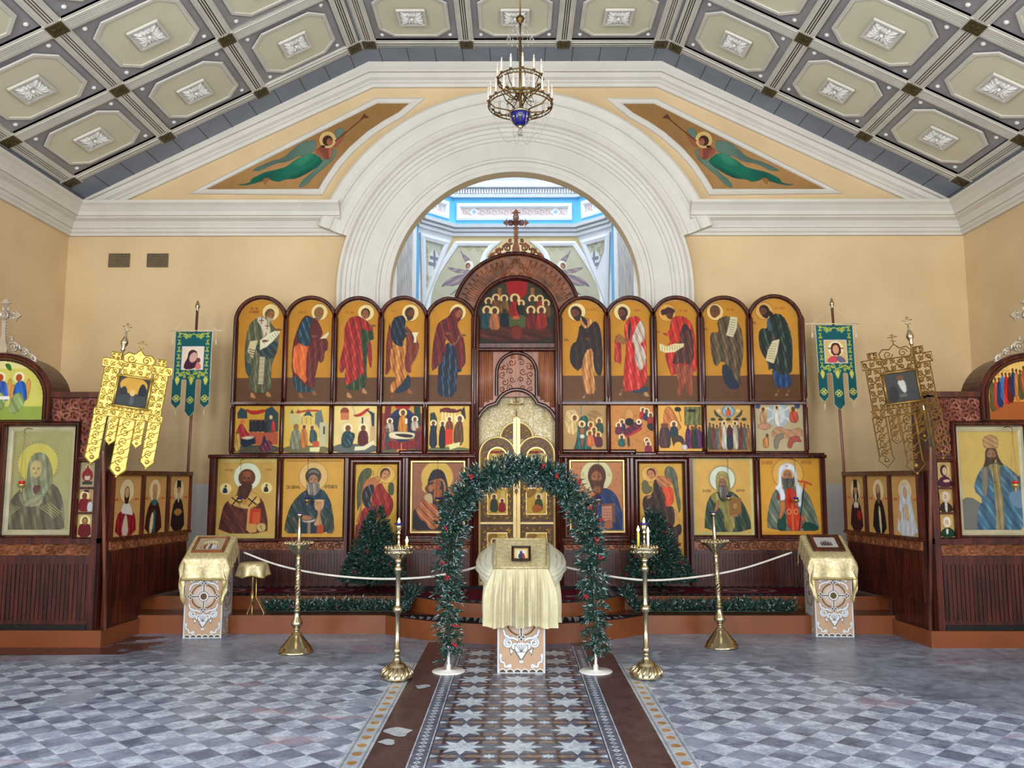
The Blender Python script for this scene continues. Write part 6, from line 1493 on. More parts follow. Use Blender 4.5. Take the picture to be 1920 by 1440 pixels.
    def quadbox(b,a0,a1,z0_,z1_,o0,o1):
        c8=[N0+u*aa+out*oo+Vector((0,0,zz)) for aa in (a0,a1) for oo in (o0,o1) for zz in (z0_,z1_)]
        b.add(c8,[(0,1,3,2),(4,6,7,5),(0,4,5,1),(2,3,7,6),(0,2,6,4),(1,5,7,3)],False)
    zT,zS=1.685,1.03; zcv=(.90,.99)
    b=MB(); quadbox(b,0,L,.36,zT,-.05,-.02); quadbox(b,0,.62,ZK,.36,-.05,-.02); fa(b,'backing_board',W_PANEL)
    b=MB(); quadbox(b,-.0,L,zT-.035,zT+.01,-.04,.03); fa(b,'top_rail',W_FRAME)
    b=MB(); quadbox(b,-.0,L,zS-.035,zS-.005,-.04,.035); fa(b,'sill',W_FRAME)
    b=MB(); quadbox(b,0.02,L,zcv[0],zcv[1],-.02,.0); b.smooth=True; scrollband(b,N0+u*.02+out*.003+Vector((0,0,sum(zcv)/2)),u,L-.04,.08,16,.0065,out=out); fa(b,'carved_band',W_CARVE)
    b=MB(); k=.02
    while k<L-.03: quadbox(b,k,k+.03,.40,zcv[0]-.02,-.02,-.008); k+=.041
    fa(b,'plank_wainscot',W_PANEL)
    es=[0.0,L*.355,L*.68,L]
    for e_ in es: b=MB(); quadbox(b,max(0,e_-.022),min(L,e_+.022),zS-.01,zT-.03,-.04,.022); fa(b,'upright',W_FRAME)
    if s<0: trio=[('narrow icon of woman in red with white shawl, nearest on left angled panel',0),('narrow icon of bald monk in brown cloak, middle of left angled panel',1),('narrow icon of elder in tall black hat, furthest on left angled panel',2)]
    else: trio=[('narrow icon of nun in white robes, nearest on right angled panel',3),('narrow icon of monk in black cloak, middle of right angled panel',4),('narrow icon of bishop in tall black hat, furthest on right angled panel',5)]
    for j,(la,kd) in enumerate(trio):
        A=Art(0,0,100,148,90,(206,160,98)); A.rect((186,136,76),0,0,100,4); A.ell((226,206,160),50,38,26,30); A.ell((180,120,70),50,38,26,30,ring=.8); A.rect((200,110,70),5,56,22,62); A.rect((200,110,70),78,56,95,62)
        if kd==0: A.poly((150,20,36),pts('12,148 18,96 34,86 70,86 84,98 90,148')); A.folds((106,10,24),(206,80,90),84,1.2,.6); A.poly((226,214,204),pts('34,72 50,64 66,72 78,100 56,96 30,92')); A.poly((70,30,20),pts('40,36 50,24 60,36 58,66 50,72 42,66')); A.ell((206,160,120),50,42,7.5,13); A.poly((214,190,170),pts('44,96 54,96 64,148 34,148'))
        if kd==1: A.poly((66,20,18),pts('10,148 18,90 38,62 62,62 80,96 88,148')); A.folds((40,10,10),(110,50,40),84,1,.5); A.ell((196,146,96),50,36,11,15); A.poly((180,140,90),pts('40,44 60,44 56,66 50,74 44,66')); A.poly((28,110,130),pts('48,86 58,90 56,148 46,148')); A.poly((226,206,160),pts('36,100 50,90 46,148 30,148')); A.poly((60,110,110),pts('36,62 64,62 60,78 40,78'))
        if kd==2: A.poly((36,22,30),pts('14,148 22,84 40,60 62,60 78,90 86,148')); A.folds((20,12,16),(84,60,70),84,1,.5); A.rect((16,14,18),40,12,60,34); A.ell((186,140,100),50,40,8,10); A.poly((196,186,160),pts('43,44 58,44 55,66 50,76 45,66')); A.poly((176,130,70),pts('26,96 50,86 74,96 60,108 40,108'))
        if kd==3: A.poly((214,214,216),pts('10,148 22,90 32,40 50,14 68,40 80,96 94,148')); A.folds((176,180,190),(246,246,246),80,.9,.6); A.ell((206,166,130),50,42,9,15); A.poly((220,190,120),pts('44,70 56,70 60,110 48,112')); A.ell((206,170,130),26,100,7,13); A.line((170,90,50),2,[(40,80),(40,108)],False)
        if kd==4: A.poly((30,24,24),pts('16,148 26,80 42,58 60,58 76,90 82,148')); A.folds((14,12,12),(76,64,56),84,1,.5); A.ell((170,120,80),48,36,10,14); A.poly((120,84,56),pts('38,30 58,30 60,60 50,78 40,62')); A.ell((190,146,106),48,36,7,10); A.poly((214,200,176),pts('46,78 56,80 60,148 50,148'))
        if kd==5: A.poly((60,24,34),pts('16,148 24,88 40,66 62,66 78,92 84,148')); A.folds((36,12,20),(110,60,70),84,1,.5); A.rect((18,16,20),40,10,60,34); A.poly((26,22,26),pts('38,32 62,32 66,66 34,66')); A.ell((186,140,104),50,42,8,11); A.poly((206,196,176),pts('43,48 57,48 54,68 50,76 46,68')); A.poly((220,212,196),pts('36,70 64,70 60,90 50,84 40,90')); A.poly((176,40,40),pts('52,96 72,92 74,118 56,120'))
        a0,a1=es[j]+.024,es[j+1]-.024
        p0=N0+u*a0; p1=N0+u*a1
        if s>0: p0,p1=p1,p0
        o=A.build('icon_painting',p0+out*-.006+Vector((0,0,zT-.037)),p1-p0,(0,0,-(zT-.037-zS)),PAINT,board=.012); tag(o,la,'icon painting')
    return root
side_case(-1); side_case(1)
# ---- processional banners ---------------------------------------------------
TEAL=plain('teal_velvet',(16,78,84),.8,0,.12,12); EMB=plain('yellow_embroidery',(186,190,84),.5,.1,.15,30); CREAMT=plain('cream_braid',(214,206,176),.6)
POLE=woodmat('banner_pole_wood',(84,46,34),(136,84,66),.35)
def cloth_banner(s,Yb,pole,bar,corners,label,art):
    "pole (top,bottom) px, bar (x0,x1,y) px, cloth px dims"
    (ptx,pty),(pbx,pby)=pole; top=P(ptx,pty,Yb); bot=P(pbx,pby,Yb)
    d=(bot-top).normalized(); foot=bot+d*((bot.z-Z2)/-d.z*1.0) if False else top+d*((top.z-Z2)/-d.z)
    rt=tag(empty('church_banner',(foot.x,Yb,Z2)),label,'banner','teal cloth banners on poles'); f=sub(rt)
    b=MB(); b.tube([top+d*.10,foot],.017,8); f(b,'pole',POLE)
    b=MB(); q=top+d*.0
    b.T=Matrix.Translation(top)@d.to_track_quat('-Z','Y').to_matrix().to_4x4()
    b.lathe([(.002,.02),(.012,-.0),(.028,-.045),(.03,-.065),(.016,-.085),(.02,-.10),(.02,-.12)],(0,0,0),12); b.T=None; f(b,'finial',BRASS)
    bx0,bx1,by=bar; b0,b1=P(bx0,by,Yb-.04),P(bx1,by,Yb-.04); b=MB(); b.tube([b0,b1],[.006]+[.006],6); b.ball(b0,.010,6); b.ball(b1,.010,6); f(b,'cross_bar',CREAMT)
    nd=top+d*.10
    b=MB()
    for e_ in (b0+(b1-b0)*.1,b1-(b1-b0)*.1):
        b.tube([nd+Vector((0,-.02,0)),e_],.0028,4); b.tube([e_,e_+Vector((0,0,-.12))],.0025,4)
        b.lathe([(.004,0),(.012,-.02),(.009,-.03),(.014,-.065),(.001,-.066)],e_+Vector((0,0,-.11)),8)
    f(b,'cord_and_tassels',CREAMT)
    x0,x1,yt,ym,yb=corners    # cloth left, right, top, notch top, centre tip
    c0=P(x0,yt,Yb-.045); c1=P(x1,yt,Yb-.045); w_=(c1-c0).length; ux=(c1-c0).normalized(); H3=(P(x0,yt,Yb).z-P(x0,yb,Yb).z)
    dn=Vector((-ux.z*0+ d.x,0,-1)).normalized()
    # outline in cloth units 0..1 across, 0..H down
    hm=H3*(ym-yt)/(yb-yt); W1=.24; G1=.12
    tails=[(0,W1,.90),(W1+G1,1-W1-G1,1.0),(1-W1,1,.89)]
    A=Art(0,0,100,100*H3/w_,110,(14,84,90)); HH=A.b[3]; m2=100*hm/w_
    y_=(172,186,70)
    def sp(cx,cy,r,a,t): A.line(y_,1.9,spiral(cx,cy,r,r*.2,a,t,12),False)
    px0,px1,py0,py1=22,78,100*.18*H3/w_,100*.44*H3/w_
    for sx in (1,-1):
        mx=lambda v: 50+sx*(v-50)
        for k in range(7):
            yy=8+k*(m2-12)/6.; A.line(y_,2,[(mx(9),yy-6),(mx(13),yy),(mx(8),yy+7)],False); A.poly(y_,[(mx(9),yy-5),(mx(17),yy-7),(mx(14),yy-1)]); A.line(y_,1.6,[(mx(v[0]),v[1]) for v in spiral(13,yy+4,4,1,0,1,8)],False)
        for cx,cy,r in ((26,10,6),(38,12,7),(30,16,4),(27,py1+12,6),(39,py1+10,7),(44,py1+22,5),(30,py1+20,4),(20,py1+16,4)):
            A.line(y_,1.9,[(mx(v[0]),v[1]) for v in spiral(cx,cy,r,1.2,1.4*cx,1.2,12)],False)
        A.line(y_,2.2,[(mx(14),6),(mx(24),5),(mx(34),12),(mx(50),6)],False); A.line(y_,2.2,[(mx(16),m2-14),(mx(28),m2-22),(mx(50),m2-12)],False)
    for cx in (12,50,88):
        e=HH*.80 if cx==50 else HH*.78
        A.poly((200,200,90),[(cx-7,m2-2),(cx,m2-10),(cx+7,m2-2),(cx+4,m2+8),(cx,m2+16),(cx-4,m2+8)])
        for q in range(4): A.ell((200,200,96),cx+4.6*math.cos(q*PI/2),e+4.6*math.sin(q*PI/2),4,4,ring=1.1)
        A.ell((200,200,96),cx,e,2.5)
    cream=(206,200,170); A.rect(cream,0,0,1.6,m2*.99); A.rect(cream,98.4,0,100,m2*.99)
    A.rect((206,196,196),px0-2,py0-2,px1+2,py1+2); art(A,px0,py0,px1,py1)
    mk=[(0,0)]
    mk+= [(0,HH*.84),(12,HH*.90),(24,HH*.84)]+[(24,m2+3),(26,m2),(34,m2),(36,m2+3)]+[(36,HH*.93),(50,HH),(64,HH*.93)]+[(64,m2+3),(66,m2),(74,m2),(76,m2+3)]+[(76,HH*.84),(88,HH*.89),(100,HH*.84),(100,0)]
    for i in range(1,len(mk)-1):
        a,c=mk[i],mk[i+1]; A.line(cream,1.8,[a,c],False)
    o=A.build('cloth',c0,ux*w_,dn*H3,MURAL,rt,mask=mk,board=0); 
    # gentle waves so that the cloth hangs instead of standing stiff
    for v in o.data.vertices:
        v.co.y+=.010*math.sin((v.co.x-c0.x)*16)*min(1,(c0.z-v.co.z)*2)
    o.modifiers.new('t','SOLIDIFY').thickness=.004
    o.matrix_parent_inverse=rt.matrix_basis.inverted()
    b=MB()
    for t_,hz in ((.12,.90),(.88,.89)):
        e_=c0+ux*w_*t_+dn*H3*hz; b.tube([e_,e_+Vector((0,0,-.025))],.002,4); b.lathe([(.004,0),(.010,-.02),(.008,-.03),(.013,-.075),(.001,-.076)],e_+Vector((0,0,-.02)),8)
    f(b,'tail_tassel',CREAMT)
def art1(A,x0,y0,x1,y1):
    A.rect((226,206,190),x0,y0,x1,y1); cx=(x0+x1)/2; A.ell((230,216,180),cx,y0+24,20); A.poly((70,30,50),[(x0+4,y1),(x0+6,y1-16),(cx-14,y0+30),(cx-12,y0+12),(cx,y0+6),(cx+14,y0+14),(cx+12,y1-10),(cx+4,y1)]); A.ell((210,160,150),cx+2,y0+28,10,14,20); A.ell((120,60,60),x1-12,y0+36,6,7); A.poly((220,120,110),[(x1-20,y1),(x1-18,y0+44),(x1-6,y0+44),(x1-3,y1)])
def art2(A,x0,y0,x1,y1):
    A.rect((206,176,110),x0,y0,x1,y1); cx=(x0+x1)/2; A.ell((232,222,180),cx,y0+22,20); A.rect((150,90,60),cx-20,y0+19,cx+20,y0+23); A.poly((80,30,24),[(cx-13,y0+40),(cx-12,y0+10),(cx,y0+5),(cx+12,y0+10),(cx+14,y0+40)]); A.ell((206,150,110),cx,y0+24,8,12); A.poly((206,70,84),[(x0+3,y1),(x0+8,y0+46),(cx,y0+38),(cx+4,y1)]); A.poly((110,100,130),[(cx+4,y1),(cx,y0+38),(x1-8,y0+46),(x1-3,y1)])
cloth_banner(-1,10.12,((371,566),(352,890)),(315,416,620),(329,399,622,712,782),'teal embroidered banner with mother and child picture, left of the screen',art1)
cloth_banner(1,10.12,((1559,561),(1583,888)),(1512,1614,607),(1528,1599,610,700,769),'teal embroidered banner with bearded man picture, right of the screen',art2)
# gilt pierced banners
GB_=plain('pierced_gilt_metal',(204,176,92),.27,.8,.25,26,.5); GBD=plain('pierced_aged_gilt',(150,116,60),.4,.7,.2,14)
def metal_banner(s,mat,label,art,C,scale,rot,yaw,solid):
    TK=1.0 if solid else 1.5
    "local frame: x across, z up, y depth; C is the picture's centre; unit metres"
    rt=tag(empty('pierced_banner',C),label,'banner','gilt pierced metal banners on poles')
    Mx=Matrix.Translation(C)@Matrix.Rotation(yaw,4,'Z')@Matrix.Rotation(rot,4,'Y'); Mi=Matrix.Translation(-Vector(C))
    def f(b,name,m):
        o=b.build(name,m,rt); o.data.transform(Mi@Mx); return o
    k=scale
    def strip(b,x,z1,z0,w,tip=True,th=.006):
        "pierced hanging strip with a lobed end"
        if solid: b.box(x-w/2,x+w/2,-.002,.002,z0,z1)
        for q in (-w/2,w/2): b.tube([(x+q,0,z1),(x+q,0,z0)],th*.8*TK,4)
        n=max(2,int((z1-z0)/(w*.62)))
        h=(z1-z0)/n
        for i in range(n):
            c=z0+h*(i+.5); sg=1 if i%2 else -1
            b.tube([(x+a*.95,-.004,c+c_) for a,c_ in spiral(0,0,w*.36,w*.08,sg*1.5,1.2*sg,10)],th*.75*TK,4,False)
            b.tube([(x-w/2,-.003,c-h/2),(x+w*.1*sg,-.004,c),(x+w/2,-.003,c+h/2)],th*.6*TK,4,False)
        if tip:
            b.tube([(x-w/2,0,z0),(x-w*.62,0,z0-w*.25),(x-w*.35,0,z0-w*.55),(x,0,z0-w*.85),(x+w*.35,0,z0-w*.55),(x+w*.62,0,z0-w*.25),(x+w/2,0,z0)],th*.8,4); b.ball((x,0,z0-w*.3),w*.2,8); b.ball((x,0,z0-w*.85),w*.12,6)
            if solid: b.T and None; b.prism([(x-w/2,z0),(x-w*.5,z0-w*.3),(x,z0-w*.8),(x+w*.5,z0-w*.3),(x+w/2,z0)],.004)
    def panel(b,x0,x1,z0,z1,n,th=.006):
        if solid: b.box(x0,x1,-.002,.002,z0,z1)
        b.tube([(x0,0,z0),(x1,0,z0),(x1,0,z1),(x0,0,z1)],th,4,closed=True)
        st=(x1-x0)/n; m=max(1,int(round((z1-z0)/st))); sv=(z1-z0)/m
        for i in range(n):
            for j in range(m):
                cx,cz=x0+st*(i+.5),z0+sv*(j+.5); sg=1 if (i+j)%2 else -1
                b.tube([(cx+a,-.004,cz+c_) for a,c_ in spiral(0,0,min(st,sv)*.42,min(st,sv)*.1,sg*(1+i),1.25*sg,10)],th*.75*TK,4,False)
                b.tube([(cx-st/2,-.003,cz-sv/2*sg),(cx,-.004,cz),(cx+st/2,-.003,cz+sv/2*sg)],th*.55*TK,4,False)
    # body: side panels, top with ogee dome and turrets, bottom bar
    b=MB(); b.smooth=True
    panel(b,-.30*k,-.165*k,-.20*k,.22*k,2); panel(b,.165*k,.30*k,-.20*k,.22*k,2)
    panel(b,-.32*k,.32*k,-.27*k,-.20*k,9); panel(b,-.165*k,.165*k,-.20*k,-.16*k,8,.004)
    panel(b,-.33*k,-.13*k,.22*k,.31*k,3); panel(b,.13*k,.33*k,.22*k,.31*k,3); panel(b,-.26*k,-.17*k,.31*k,.38*k,2); panel(b,.17*k,.26*k,.31*k,.38*k,2)
    panel(b,-.14*k,.14*k,.17*k,.30*k,4)
    dome=[(-.14*k,.30*k),(-.15*k,.36*k),(-.11*k,.40*k),(-.05*k,.39*k),(0,.44*k),(.05*k,.39*k),(.11*k,.40*k),(.15*k,.36*k),(.14*k,.30*k)]
    b.tube([(a,0,c_) for a,c_ in dome],.006,4)
    if solid: b.T=None; b.prism(dome,.004)
    for sx in (-1,1): b.tube([(sx*.07*k+a,-.003,.34*k+c_) for a,c_ in spiral(0,0,.045*k,.008,0,1.4*sx,14)],.005,4,False)
    b.tube([(0,0,.44*k),(0,0,.54*k)],.005,5); b.tube([(-.045*k,0,.51*k),(.045*k,0,.51*k)],.005,5); b.tube([(-.025*k,0,.475*k),(.025*k,0,.465*k)],.004,5); b.tube([(-.02*k,0,.53*k),(.02*k,0,.53*k)],.004,5)
    f(b,'pierced_plate',mat)
    for x,z0_,w_ in ((-.255*k,-.66*k,.12*k),(-.125*k,-.48*k,.085*k),(0.0*k,-.74*k,.14*k),(.125*k,-.48*k,.085*k),(.255*k,-.64*k,.12*k)):
        b=MB(); b.smooth=True; strip(b,x,-.27*k,z0_,w_); f(b,'hanging_strip',mat)
    # the picture in its rods
    A=Art(0,0,100,100,64,(60,60,56)); art(A); q=.145*k
    o=A.build('picture',(-q,-.02,q),(2*q,0,0),(0,0,-2*q),PAINT,rt,board=.008); o.data.transform(Mi@Mx)
    b=MB(); b.smooth=True
    for a_,c_ in (((-q-.01,-q),(-q-.01,q)),((q+.01,-q),(q+.01,q)),((-q-.03,q+.01),(q+.03,q+.01)),((-q-.03,-q-.01),(q+.03,-q-.01))): b.tube([(a_[0],-.025,a_[1]),(c_[0],-.025,c_[1])],.012,8)
    f(b,'picture_rods',mat)
    # pole with onion finial and cross; the pole stands in line with the picture's edge next to the case
    px_=-.17*k*(-s)*-1
    px_=(-.17 if s<0 else .17)*k
    b=MB(); b.smooth=True
    b.tube([(px_,.02,-.62*k),(px_,.02,-.30*k),(px_,.02,.42*k)],[.02,.014,.012],8); b.lathe([(.012,.40*k),(.022,.42*k),(.014,.44*k),(.034,.48*k),(.036,.50*k),(.022,.54*k),(.008,.57*k),(.012,.585*k),(.004,.60*k)],(px_,.02,0),12)
    b.tube([(px_,.02,.58*k),(px_,.02,.70*k)],.005,5); b.tube([(px_-.045*k,.02,.66*k),(px_+.045*k,.02,.66*k)],.005,5); b.tube([(px_-.022*k,.02,.685*k),(px_+.022*k,.02,.685*k)],.004,5); b.tube([(px_-.025*k,.02,.63*k),(px_+.025*k,.02,.62*k)],.004,5)
    f(b,'finial_and_sleeve',BRASS)
    b=MB(); p0=Mx@Vector((px_,.02,-.58*k)); p1=Vector((p0.x,8.345,ZK))
    b.tube([p0,p0+Vector((0,0,-.06)),p1],.017,8); o=b.build('pole',POLE,rt); o.data.transform(Mi)
def ar3(A): A.ell((206,160,60),50,26,44,30); A.poly((40,44,50),pts('4,60 12,40 22,30 32,44 34,60')); A.poly((26,28,34),pts('66,60 70,24 80,14 92,30 96,60')); A.poly((60,66,70),pts('0,66 30,58 60,60 100,58 100,100 0,100')); A.ell((210,180,110),50,52,9,12); A.poly((90,96,96),pts('44,64 58,64 60,96 42,96'))
def ar4(A): A.poly((40,36,34),pts('4,60 20,40 36,54 34,100 4,100')); A.poly((190,186,176),pts('36,26 62,22 66,60 58,74 48,64')); A.ell((110,70,40),50,18,12,10); A.poly((56,58,60),pts('60,70 90,60 98,100 40,100')); A.rect((96,96,90),40,74,62,84)
cl=P(249,736,8.18); metal_banner(-1,GB_,'shining gilt pierced banner with dark picture, leaning beside the left case',ar3,cl,.96,math.radians(7.5),math.radians(20),True)
cr_=P(1690,726,8.18); metal_banner(1,GBD,'darker openwork banner with grey picture, leaning beside the right case',ar4,cr_,.98,math.radians(-7),math.radians(-14),False)
# ================================================================ THINGS STANDING ON THE FLOOR AND HANGING
def own(root):
    def f(b,name,mats,par=None): return b.build(name,mats,par or root)
    return f
# ---- candle stands -----------------------------------------------------------
BLUEG=plain('cobalt_glass',(24,24,110),.15,0,.1,6); WAX=plain('yellow_wax',(222,186,70),.4); WAXW=plain('white_wax',(232,222,206),.4); REDWAX=plain('red_taper',(170,60,50),.4)
FL=bpy.data.materials.new('flame'); FL.use_nodes=True; FL.node_tree.nodes['Principled BSDF'].inputs['Emission Color'].default_value=(1,.62,.25,1); FL.node_tree.nodes['Principled BSDF'].inputs['Emission Strength'].default_value=14
def holders(root,n,r,z,mat,rad=.006,h=.022,rings=2,name='candle_socket'):
    f=own(root); b0=MB(); b0.lathe([(rad*.5,0),(rad,h*.3),(rad*.6,h*.5),(rad*1.1,h),(rad*.8,h)],(0,0,0),6); first=None
    for k in range(rings):
        m=n-k*6; rr=r*(1-.28*k)
        for i in range(m):
            a=2*PI*i/m+.2*k
            if first is None: first=f(b0,name,mat); o=first
            else: o=bpy.data.objects.new(name,first.data); COL.objects.link(o); o.parent=root
            o.location=(rr*math.cos(a),rr*math.sin(a),z)
def tall_stand(x,y,label,tilt=0):
    rt=tag(empty('candle_stand',(x,y,0)),label,'candle stand','tall brass stands with twisted shafts'); rt.rotation_euler=(0,tilt,0); f=own(rt)
    b=MB(); b.lathe([(.02,0.0),(.165,0.0),(.167,.012),(.155,.028),(.150,.03),(.140,.055),(.134,.057),(.118,.08),(.110,.083),(.094,.11),(.086,.112),(.066,.145),(.055,.148),(.04,.18),(.024,.19),(.022,.205),(.036,.215),(.024,.222)],k=32); f(b,'base',BRASS)
    b=MB(); b.lathe([(.024,.215),(.03,.23),(.052,.245),(.057,.262),(.052,.28),(.036,.31),(.026,.35),(.024,.372),(.032,.378),(.032,.388),(.022,.392),(.022,.60),(.030,.604),(.030,.612),(.022,.618),(.022,.80),(.028,.812),(.02,.83),(.026,.86),(.026,.88),(.018,.885)],k=24); f(b,'shaft',BRASS)
    b=MB(); b.smooth=True
    for z0_,z1_ in ((.395,.598),(.622,.80)):
        for q in range(3):
            n=44; b.tube([(.0215*math.cos(q*2.094+2*PI*3.3*i/n*.6),.0215*math.sin(q*2.094+2*PI*3.3*i/n*.6),z0_+(z1_-z0_)*i/n) for i in range(n+1)],.0062,5)
    f(b,'twisted_collar',BRASS)
    b=MB(); b.lathe([(.018,.88),(.034,.90),(.05,.915),(.056,.93),(.085,.95),(.09,.962),(.125,.985),(.13,.992),(.139,.998),(.139,1.004),(.12,1.0),(.03,.996)],k=32); f(b,'drip_dish',BRASS)
    b=MB(); b.lathe([(.04,.996),(.03,1.01),(.018,1.03),(.0165,1.24),(.02,1.25),(.028,1.262),(.030,1.285),(.026,1.285)],k=16); f(b,'centre_tube',BRASS)
    b=MB(); b.lathe([(.02,1.275),(.036,1.288),(.036,1.294),(.01,1.290)],k=16); f(b,'blue_glass_cup',BLUEG)
    holders(rt,22,.128,1.0,BRASS)
    return rt
L1_=tall_stand(-2.05,8.10,'tall brass candle stand with twisted shaft, left, holding one red taper')
b=MB(); b.tube([(0,0,0),(.001,0,.085)],.0028,6); o=b.build('taper_candle',REDWAX); o.location=(-2.05-.047,8.10-.085,1.012); tag(o,'thin red taper standing in the left twisted brass stand','candle')
tall_stand(1.985,8.36,'tall brass candle stand with twisted shaft, right, slightly leaning',-.035)
def low_stand(x,y,label):
    rt=tag(empty('lamp_stand',(x,y,0)),label,'candle stand','brass lamp stands with embossed domed bases'); f=own(rt)
    b=MB(); prof=[(.02,.012),(.128,.012),(.131,.022),(.126,.04),(.112,.075),(.085,.10),(.072,.112),(.07,.122),(.05,.135),(.03,.15),(.022,.185),(.028,.19),(.018,.2)]
    b.lathe(prof,k=36); 
    for k in range(3): a=PI/2*3+2*PI*k/3; b.ball((.105*math.cos(a),.105*math.sin(a),.012),.014,8)
    f(b,'base',BRASS)
    b=MB(); b.smooth=True
    for k in range(16):
        a=2*PI*k/16
        b.tube([(.128*math.cos(a),.128*math.sin(a),.03),(.123*math.cos(a+.08),.123*math.sin(a+.08),.06),(.105*math.cos(a+.16),.105*math.sin(a+.16),.085),(.08*math.cos(a+.2),.08*math.sin(a+.2),.104)],[.006,.013,.011,.004],6)
    f(b,'embossed_leaves',BRASS)
    b=MB(); b.lathe([(.018,.195),(.028,.205),(.034,.225),(.028,.245),(.02,.25),(.0195,.52),(.024,.525),(.036,.535),(.042,.553),(.036,.572),(.024,.582),(.021,.59),(.0195,.84),(.024,.845),(.034,.865),(.036,.88),(.026,.895),(.018,.91),(.022,.93),(.034,.95),(.018,.955)],k=20); f(b,'shaft',BRASS)
    b=MB(); b.lathe([(.02,.95),(.045,.962),(.07,.975),(.074,.985),(.105,1.0),(.113,1.018),(.105,1.03),(.116,1.036),(.118,1.046),(.10,1.04),(.03,1.035)],k=32); 
    f(b,'drip_bowl',BRASS)
    b=MB(); b.smooth=True
    for k in range(14):
        a=2*PI*k/14; b.ball((.104*math.cos(a),.104*math.sin(a),1.012),.017,7,.8)
    f(b,'gadroon_rim',BRASS)
    b=MB(); b.lathe([(.045,1.035),(.035,1.05),(.012,1.08),(.009,1.12),(.015,1.13),(.009,1.14),(.009,1.15),(.016,1.16),(.022,1.168),(.012,1.176),(.02,1.19),(.027,1.215),(.026,1.235)],k=14); f(b,'lamp_stem',BRASS)
    b=MB(); b.lathe([(.02,1.232),(.038,1.238),(.038,1.25),(.012,1.244)],k=16); f(b,'blue_glass_cup',BLUEG)
    b=MB(); b.lathe([(.002,1.244),(.008,1.252),(.010,1.262),(.006,1.276),(.001,1.29)],k=8); f(b,'flame',FL)
    holders(rt,22,.108,1.042,BRASS,.0055,.02)
    return rt
fx,fy=-.957,7.02; low_stand(fx,fy,'brass lamp stand with domed base, left of the garland arch, one candle')
def lit_candle(x,y,z,h,mat,label):
    rt=tag(empty('lit_candle',(x,y,z)),label,'candle','lit candles'); f=own(rt)
    b=MB(); b.tube([(0,0,0),(0,0,h)],.0105,10); f(b,'wax',mat); b=MB(); b.lathe([(.002,h),(.009,h+.010),(.011,h+.022),(.006,h+.040),(.001,h+.055)],k=8); f(b,'flame',FL)
lit_candle(fx+.072,fy-.045,1.058,.03,WAX,'short lit candle stub on the left lamp stand')
gx,gy=1.066,7.07; low_stand(gx,gy,'brass lamp stand with domed base, right of the garland arch, two candles')
lit_candle(gx-.056,gy-.05,1.058,.115,WAX,'yellow lit candle on the right lamp stand')
lit_candle(gx+.02,gy-.075,1.058,.105,WAXW,'white lit candle on the right lamp stand')
